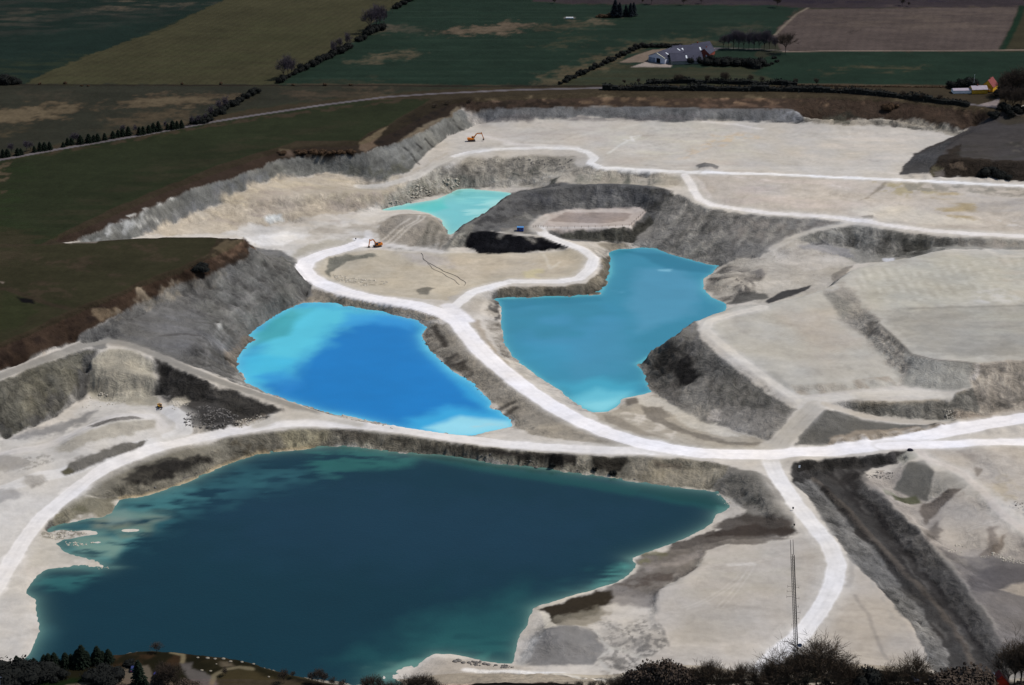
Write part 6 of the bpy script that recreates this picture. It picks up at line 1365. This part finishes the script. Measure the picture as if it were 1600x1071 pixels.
excavator(P3(737, 221), R(6), (M['orange'], M['orange']), 'orange excavator with raised boom on the white upper bench', 1.0, ((0, 2.0), (2.9, 5.7), (6.6, 5.6), (8.0, 1.6)))
excavator(P3(590, 386), R(205), (M['orange'], M['darkpaint']), 'orange and dark excavator reaching left at the end of the white haul road', .98, ((0, 2.0), (2.0, 5.4), (4.6, 5.0), (5.3, 1.2)))
excavator(P3(250, 637), R(-62), (M['yellow'], M['darkpaint']), 'small yellow excavator with black boom at the foot of the left pit', .62, ((0, 2.0), (1.5, 4.4), (3.0, 3.4), (3.4, .4)), M['darkpaint'])

# blue site container
t = empty('site_container', P3(813, 361), R(-4))
MB().box((0, 0, 1.35), (4.3, 2.6, 2.5)).build('body', M['blue'], t)
MB().box((0, 0, 2.68), (4.5, 2.8, .14)).build('roof', M['blueroof'], t)
MB().box((-1.1, -1.33, 1.3), (.95, .06, 2.0)).build('door', M['darkpaint'], t)
MB().box((.9, -1.33, 1.6), (1.1, .06, .8)).build('window', M['glass'], t)
for s in (-1.6, 1.6): MB().box((s, 0, .06), (.3, 2.4, .16)).build('skid', M['steel'], t)
tag(t, 'dark blue site container beside the gate of the grey basin', 'container')

# gate and fence of the basin
def fence(name, line, n, hgt, label, cat, rails=(.5, 1.0)):
    XY = hit(pts(line)); seg = np.r_[0, np.cumsum(np.hypot(*np.diff(XY, axis=0).T))]
    s = np.linspace(0, seg[-1], n); X = np.interp(s, seg, XY[:, 0]); Y = np.interp(s, seg, XY[:, 1]); Z = samp(DTM, X, Y)
    t = empty(name, (X[0], Y[0], Z[0])); o = Vector((X[0], Y[0], Z[0])); me = None
    for i in range(n):
        p = Vector((X[i], Y[i], Z[i]))-o
        if me is None: a = MB().tube((0, 0, -.3), (0, 0, hgt), .09, n=5).build('post', M['wood'], t); me = a; a.location = p
        else:
            a = me.copy(); col.objects.link(a); a.parent = t; a.location = p
    for h in rails:
        w = MB()
        for i in range(n-1): w.tube(Vector((X[i], Y[i], Z[i]+h*hgt))-o, Vector((X[i+1], Y[i+1], Z[i+1]+h*hgt))-o, .035, n=3)
        w.build('wire', M['wire'], t)
    return tag(t, label, cat)
fence('wire_fence', '855,357 880,357 920,356 960,355 984,354 1008,331', 20, 1.5, 'low wire fence along the front edge of the pale basin platform', 'fence')
fence('wire_fence', '833,356 843,355 849,356', 5, 1.6, 'short pale barrier closing the track beside the blue container', 'barrier', (.35, .65, .95))
# hose on the central platform
def hose(line, r, label):
    XY = hit(pts(line)); w = MB(); L_ = []
    for k in range(len(XY)-1):
        n = max(2, int(np.hypot(*(XY[k+1]-XY[k]))/2.5))
        for i in range(n): q = XY[k]+(XY[k+1]-XY[k])*i/n; L_.append(Vector((q[0]+.5*math.sin(len(L_)*1.3), q[1], float(samp(DTM, q[:1], q[1:])[0])+.2)))
    for a, b in zip(L_, L_[1:]): w.tube(a, b, r, n=5)
    return tag(w.build('hose', M['hose'], None), label, 'hose')
hose('658,396 662,404 668,411 680,416 692,424 704,428 714,433 726,440 727,444 724,449', .13, 'dark hose winding across the sandy central platform')
hose('668,412 676,420 690,427 702,434 712,440 722,448', .1, 'second thinner hose lying below the winding hose on the platform')
def marker(px, py, h, label):
    t = empty('marker_post', P3(px, py)); MB().tube((0, 0, 0), (0, 0, h), .07, n=6).build('post', M['wood'], t); MB().box((0, 0, h), (.75, .5, .8)).build('head', M['post'], t)
    return tag(t, label, 'post')
marker(1239, 798, 1.4, 'black headed marker post beside the lower haul road')
marker(1241, 823, 1.0, 'black headed marker post at the point of the grey mound')
marker(556, 376, 1.3, 'small dark marker post on the white spoil at the road end')
t = empty('notice_board', P3(1249, 732), R(-20)); MB().box((0, 0, 1.0), (.9, .08, 1.3), rx=-.5).build('board', M['white'], t)
for s in (-.35, .35): MB().tube((s, .05, 0), (s, .0, .7), .05).build('post', M['wood'], t)
tag(t, 'small white board standing in the dark hollow beside the road junction', 'sign')
# rocks
def rock(mb, c, s, rnd):
    n = len(mb.v); a = rnd.uniform(0, 6.28)
    for z, k, r in ((-.4, 5, .9), (.25, 5, .85), (.7, 1, 0)):
        for i in range(k): b = a+i*6.283/k+z; q = rnd.uniform(.7, 1.2); mb.v.append((c[0]+s*r*q*math.cos(b), c[1]+s*r*q*math.sin(b), c[2]+s*z*rnd.uniform(.7, 1.2)))
    for i in range(5): j = (i+1) % 5; mb.f += [(n+i, n+j, n+5+j, n+5+i), (n+5+i, n+5+j, n+10)]
def rubble(poly, num, s0, s1, mat, seed):
    rnd = random.Random(seed); XY = hit(pts(poly)); x0, y0 = XY.min(0); x1, y1 = XY.max(0)
    g = np.random.default_rng(seed); X = g.uniform(x0, x1, num*6); Y = g.uniform(y0, y1, num*6); ok = inside(XY, X, Y) & (fbm(X, Y, 5, 2, seed) > -.15); X = X[ok][:num]; Y = Y[ok][:num]; Z = samp(DTM, X, Y); mb = MB()
    for x, y, z in zip(X, Y, Z): rock(mb, (x, y, z), s0+(s1-s0)*rnd.random()**3, rnd)
    o = mb.build('rubble', mat); return tag(o, kind='stuff')
for i, a in enumerate((('600,318 640,296 700,272 720,285 690,302 640,317', 420, .3, 1.2, 'rock'), ('520,428 560,434 606,440 602,448 560,447 524,440', 220, .3, 1.1, 'rock'), ('740,250 800,248 895,248 890,262 760,266', 160, .3, .9, 'rockdark'),
                      ('285,636 340,632 380,655 340,672 290,668', 420, .25, .9, 'rockdark'), ('262,628 285,620 298,632 272,642', 60, .3, .9, 'rock'), ('365,660 400,648 422,652 372,670', 90, .25, .8, 'rock'),
                      ('480,638 520,648 570,660 620,672 615,668 560,652 500,636', 140, .25, .7, 'rock'), ('1490,850 1560,866 1640,874 1640,885 1540,872 1480,862', 260, .2, .7, 'rock'), ('1475,640 1510,642 1512,656 1480,656', 90, .25, .7, 'rock'),
                      ('1580,780 1640,790 1640,815 1590,805', 90, .25, .7, 'rockdark'), ('733,1032 760,1035 800,1039 805,1044 760,1042 735,1040', 60, .3, 1.0, 'rockdark'), ('1350,735 1400,738 1395,748 1355,748', 90, .25, .7, 'rockdark'),
                      ('60,835 110,828 140,834 90,845', 80, .25, .8, 'rock'), ('100,848 140,846 160,852 110,856', 60, .25, .8, 'rock'), ('150,886 170,886 180,892 155,893', 30, .25, .7, 'rock'), ('1260,395 1330,392 1345,408 1290,402', 50, .2, .5, 'rock'), ('120,625 155,612 200,628 130,640', 90, .25, .8, 'rock'),
                      ('1120,768 1165,795 1150,800 1110,775', 90, .2, .6, 'rock'), ('190,776 250,765 340,730 350,722 300,742 220,770', 200, .2, .7, 'rockdark'), ('560,694 700,709 850,730 1000,752 1000,748 850,724 700,704 560,690', 260, .2, .7, 'rockdark'),
                      ('1205,395 1240,385 1300,430 1200,460 1150,455', 60, .2, .5, 'rock'), ('655,515 700,560 760,618 800,655 790,655 740,612 690,572 650,525', 160, .25, .9, 'rockdark'))):
    rubble(a[0], a[1], a[2], a[3], M[a[4]], 400+i)
def boulder(loc, s, mat, label, group=None, seed=0, flat=.7):
    rnd = random.Random(seed); mb = MB(); a = rnd.uniform(0, 6)
    rings = [(-.5, .8), (-.1, 1.05), (.35, .85), (.65, .45)]
    for z, r in rings:
        for i in range(8): b = a+i*math.pi/4; q = rnd.uniform(.85, 1.15); mb.v.append((s*r*q*math.cos(b)*1.25, s*r*q*math.sin(b), s*z*flat*rnd.uniform(.9, 1.1)+s*.2))
    mb.v.append((0, 0, s*.75*flat+s*.2)); 
    for k in range(3): mb.f += [(k*8+i, k*8+(i+1) % 8, (k+1)*8+(i+1) % 8, (k+1)*8+i) for i in range(8)]
    mb.f += [(24+i, 24+(i+1) % 8, 32) for i in range(8)]
    o = mb.build('boulder', mat, None, True); o.location = loc; return tag(o, label, 'boulder', group)
boulder(P3(1422, 704), 1.25, M['rockblack'], 'dark oblong boulder at the fork of the two white haul roads', None, 3, .8)
for i, (x, y, s) in enumerate(((309, 1028, .8), (324, 1029, 1.1), (336, 1030, .9), (349, 1030, 1.1), (360, 1034, .9), (378, 1035, .9), (315, 1048, .9), (329, 1049, .8), (396, 1038, .8), (420, 1058, .7), (338, 1038, .5))):
    boulder(P3(x, y, 0, 0), s*.62, M['stone'], '%s pale boulder from the left on the grassy viewpoint hill' % nth(i), 'pale boulders on the viewpoint hill', 20+i)
for i, (x, y, s) in enumerate(((711, 1034, .9), (716, 1033, 1.1), (724, 1036, .8), (733, 1036, .8), (757, 1038, .9), (763, 1039, .8), (775, 1040, .7), (790, 1043, .7), (838, 731, .8))):
    boulder(P3(x, y), s, M['rockdark'], '%s grey boulder from the left on the pale shore spit at the bottom' % nth(i) if i < 8 else 'lone grey boulder on the bank below the haul road', 'grey boulders on the shore spit' if i < 8 else None, 50+i)

# ------------------------------------------------------------------ radio mast
b0 = P3(1246.5, 1086, 0, 0); t = empty('radio_mast', b0); t.rotation_euler = (0, R(-5.2), 0); HM = 59
cn = [(-.62, -.3), (.62, -.36), (.05, .6)]
for k, (x, y) in enumerate(cn): MB().tube((x, y, 0), (x*.95, y*.95, HM), .16 if k == 1 else .1, n=6).build('leg', M['mast'] if k != 0 else M['mastlight'], t)
br = MB(); n = 0; z = 0.0
while z < HM-1:
    for k in range(3):
        a, b = cn[k], cn[(k+1) % 3]; br.tube((a[0], a[1], z), (b[0], b[1], z+1.1), .045, n=3); br.tube((b[0], b[1], z+1.1), (a[0], a[1], z+1.1), .03, n=3)
    z += 1.1
br.build('bracing', M['mast'], t)
for x in (-.5, .45): MB().tube((x, 0, HM), (x, 0, HM+6.2), .11, .08, n=5).build('antenna', M['mastlight'], t)
for zz, s, ln in ((46.2, -1, 1.5), (44.2, -1, 1.8), (42, -1, 2.0), (45.4, 1, 1.3), (41, 1, 1.2), (35, 1, 1.4), (32.5, 1, .9), (22.6, -1, 1.4), (37.5, 1, .9), (30, -1, .6)):
    m = MB().tube((s*.6, 0, zz), (s*(.6+ln), 0, zz+.05), .05, n=4)
    m.tube((s*(.6+ln), 0, zz-.5), (s*(.6+ln), 0, zz+.6), .05, n=4); m.build('antenna', M['mast'], t)
d = MB(); nn = 14
for j, (r, y) in enumerate(((.05, -.05), (.5, -.12), (.8, -.3))):
    for i in range(nn): d.v.append((1.35+r*math.cos(i*2*math.pi/nn), y-.25, 21.6+r*math.sin(i*2*math.pi/nn)))
for j in range(2): d.f += [(j*nn+i, j*nn+(i+1) % nn, (j+1)*nn+(i+1) % nn, (j+1)*nn+i) for i in range(nn)]
d.tube((.6, 0, 21.6), (1.35, -.25, 21.6), .08); d.build('dish', M['dish'], t)
tag(t, 'tall thin lattice radio mast with small dish rising from the bottom trees', 'mast')

# ------------------------------------------------------------------ buildings
def gabled(name, loc, rz, w, ln, hw, hr, wall, roof, label, cat, over=.4, opens=(), chim=None, lights=0, verge=None):
    t = empty(name, loc, rz)      # gable ends face -y and +y, ridge along y
    MB().prism([(-w/2, 0), (w/2, 0), (w/2, hw), (0, hr), (-w/2, hw)], 0, ln).build('wall', wall, t)
    for s in (-1, 1):
        m = MB(); sl = (hr-hw)/(w/2); x1 = w/2+over
        m.add([(0, -over, hr+.06), (s*x1, -over, hw-sl*over+.06), (s*x1, ln+over, hw-sl*over+.06), (0, ln+over, hr+.06), (0, -over, hr+.26), (s*x1, -over, hw-sl*over+.26), (s*x1, ln+over, hw-sl*over+.26), (0, ln+over, hr+.26)],
              [(0, 1, 2, 3), (7, 6, 5, 4), (0, 4, 5, 1), (1, 5, 6, 2), (2, 6, 7, 3), (3, 7, 4, 0)])
        rf = m.build('roof', roof, t)
        for k in range(lights):
            y = ln*(k+.5)/lights; u = .45; MB().add([(s*w*.18, y-.6, hr-(hr-hw)*.36+.3), (s*w*.36, y-.6, hr-(hr-hw)*.72+.3), (s*w*.36, y+.6, hr-(hr-hw)*.72+.3), (s*w*.18, y+.6, hr-(hr-hw)*.36+.3)], [(0, 1, 2, 3)]).build('roof_light', M['light'], rf)
        if verge and s > 0: MB().bar((0, -over-.05, hr+.32), (s*x1, -over-.05, hw-sl*over+.32), .5, .12).build('verge', verge, rf)  # right edge only: sunlight on the verge painted as a pale colour
    for (nm, x, z, ww, hh, mt) in opens: MB().box((x, -.04, z+hh/2), (ww, .12, hh)).build(nm, mt, t)
    if chim: MB().box((0, chim, hr+.5), (.7, .7, 1.6)).build('chimney', M['brick'], t)
    return tag(t, label, cat)
gabled('barn', P3(1026, 98, 0, 0), R(-38), 16, 34, 4.6, 7.8, M['barnwhite'], M['barnroof'], 'white gabled barn with open doorway facing the pale concrete yard', 'barn', .4,
       (('door', -6.2, 0, 3.0, 3.6, M['door']), ('door', -2.9, 0, 3.0, 3.6, M['door']), ('doorway', 1.6, 0, 3.6, 3.8, M['dark']), ('door', 5.6, 0, 3.4, 3.4, M['barnwhite'])), None, 2, M['verge'])
gabled('barn', P3(1046, 98, 0, 0), R(-82), 15, 26, 2.8, 7.6, M['greywall'], M['barnroof'], 'low grey roofed wing joined to the right of the white barn', 'barn', .3, (), None, 1)
gabled('barn', P3(1050, 87, 0, 0), R(-78), 18, 30, 3.4, 8, M['greywall'], M['barnroof'], 'long dark roofed barn directly behind the white barn', 'barn', .3, (), None, 2)
gabled('farmhouse', P3(1080, 84, 0, 0), R(-60), 12, 18, 3.6, 8, M['brick'], M['barnroof'], 'dark roofed farmhouse with red brick end right of the barns', 'house', .3, (('window', -2.5, 1.2, 1.2, 1.3, M['glass']), ('window', 2.5, 1.2, 1.2, 1.3, M['glass'])), 6, 0)
gabled('farmhouse', P3(1100, 90, 0, 0), R(-25), 9, 14, 3.2, 7, M['brick'], M['barnroof'], 'small brick house among dark bushes at the right end of the farm', 'house', .3, (('window', -2, 1.0, 1.1, 1.2, M['light']), ('window', 2, 1.0, 1.1, 1.2, M['light'])), 5, 0)
row('bush', [(1072, 99, 6), (1080, 99, 8), (1088, 99, 9), (1097, 99, 8), (1066, 99, 4), (1110, 96, 7)], '%s dark bush from the left in front of the farmhouse', 'dark bushes in front of the farmhouse', 1.1)
gabled('yellow_house', P3(1516.5, 145, 0, 0), R(-84), 8, 12, 3.2, 5.2, M['ywall'], M['paleroof'], 'low yellow house with pale roof near the country road', 'house', .3, (('window', 0, 1, 1, 1, M['glass']),), 5)
gabled('outbuilding', P3(1488, 145, 0, 0), R(-86), 6, 15, 2.2, 3.2, M['white'], M['paleroof'], 'low white outbuilding left of the yellow house', 'outbuilding', .3)
gabled('red_roofed_house', P3(1542, 143, 0, 0), R(-30), 9, 12, 3.6, 8.6, M['ywall'], M['redroof'], 'house with red roof and yellow gable beside the big bare trees', 'house', .35, (('window', -2, 1, 1.1, 1.2, M['glass']), ('window', 2, 1, 1.1, 1.2, M['white'])), 5)
t = empty('flagpole', P3(1521, 139, 0, 0)); MB().tube((0, 0, 0), (0, 0, 11), .12, .06).build('pole', M['light'], t); MB().tube((0, 0, 11), (0, 0, 11.2), .16).build('knob', M['white'], t)
tag(t, 'thin white flagpole between the yellow house and the red roofed house', 'flagpole')
t = empty('telegraph_pole', P3(613, 21, 0, 0)); MB().tube((0, 0, 0), (0, 0, 15), .16, .12).build('pole', M['bark'], t); MB().bar((-1, 0, 14.3), (1, 0, 14.3), .14, .14).build('crossarm', M['bark'], t)
tag(t, 'dark telegraph pole at the top end of the diagonal hedge', 'pole')
t = empty('lamp_post', P3(2, 1082, 0, 0)); MB().tube((0, 0, 0), (0, 0, 6.5), .09, .06).build('pole', M['dish'], t); MB().box((.3, 0, 6.5), (.8, .25, .12)).build('lamp_head', M['dish'], t)
tag(t, 'pale blue grey post in the lower left corner', 'post')
gabled('red_house', P3(1562, 1081, 0, 0), R(4), 6.4, 3.2, 3.4, 7.0, M['redwall'], M['redroof'], 'bright red gabled house end at the bottom right edge', 'house', .3, (('window', -1.4, 1.2, .9, 1.1, M['glass']), ('window', 1.4, 1.2, .9, 1.1, M['glass'])))
gabled('house_wing', P3(1543, 1083, 0, 0), R(88), 4.4, 5.5, 2.6, 4.8, M['redroof'], M['redroof'], 'dark red tiled lower wing left of the red house', 'house', .2)
t = empty('chimney_stack', P3(1549.5, 1077, 5.2, 0)); MB().box((0, 0, .4), (.7, .7, 2)).build('stack', M['greywall'], t); MB().box((0, 0, 1.5), (.85, .85, .2)).build('cap', M['white'], t)
tag(t, 'pale chimney stack between the red house and its wing', 'chimney')
gabled('garden_shed', P3(1443, 1070, 0, 0), R(80), 3.4, 4.6, 2, 3, M['shed'], M['shed'], 'small dark blue shed at the bottom end of the pale plateau', 'shed', .15)
# trough in the field, cars
t = empty('water_tank', P3(890, 29, 0, 0)); MB().box((0, 0, .45), (7, 2, .9), taper=.95).build('tank', M['light'], t); MB().box((0, 0, .95), (6.6, 1.8, .08)).build('cover', M['white'], t)
tag(t, 'long pale object lying alone on the far green field', 'trough')
def car(loc, rz, mat, label):
    t = empty('parked_car', loc, rz)
    MB().prism([(-2.1, .3), (2.1, .3), (2.15, .75), (1.2, .95), (-2.05, .98)], -.88, .88).build('body', mat, t)
    cb = MB(); cb.add([(-1.95, -.8, .95), (1.15, -.8, .95), (.45, -.66, 1.45), (-1.5, -.66, 1.45), (-1.95, .8, .95), (1.15, .8, .95), (.45, .66, 1.45), (-1.5, .66, 1.45)], [(0, 1, 2, 3), (7, 6, 5, 4), (0, 4, 5, 1), (3, 2, 6, 7), (1, 5, 6, 2), (0, 3, 7, 4)])
    w = cb.build('window', M['glass'], t); MB().box((-.5, 0, 1.48), (1.95, 1.3, .06)).build('roof', mat, t)
    wh = None
    for x in (-1.3, 1.3):
        for y in (-.85, .85):
            if wh is None: wh = MB().tube((0, -.1, 0), (0, .1, 0), .33, n=12).build('wheel', M['tyre'], t); wh.location = (x, y, .33)
            else: c = wh.copy(); col.objects.link(c); c.parent = t; c.location = (x, y, .33)
    for y in (-.65, .65): MB().box((-2.09, y, .78), (.06, .3, .16)).build('tail_light', M['redwall'], t)
    return tag(t, label, 'car', 'cars on the viewpoint car park')
car(P3(208, 1047, 0, 0), R(98), M['carblue'], 'blue grey car parked alone on the left of the car park')
car(P3(244, 1057, 0, 0), R(84), M['carviolet'], 'violet blue car parked between the tall fir and the bare trees')
for k, L_ in PROTO.items():
    for e in L_:
        if e.name not in USED:
            for ch in CH.get(e.name, []): bpy.data.objects.remove(ch)
            bpy.data.objects.remove(e)
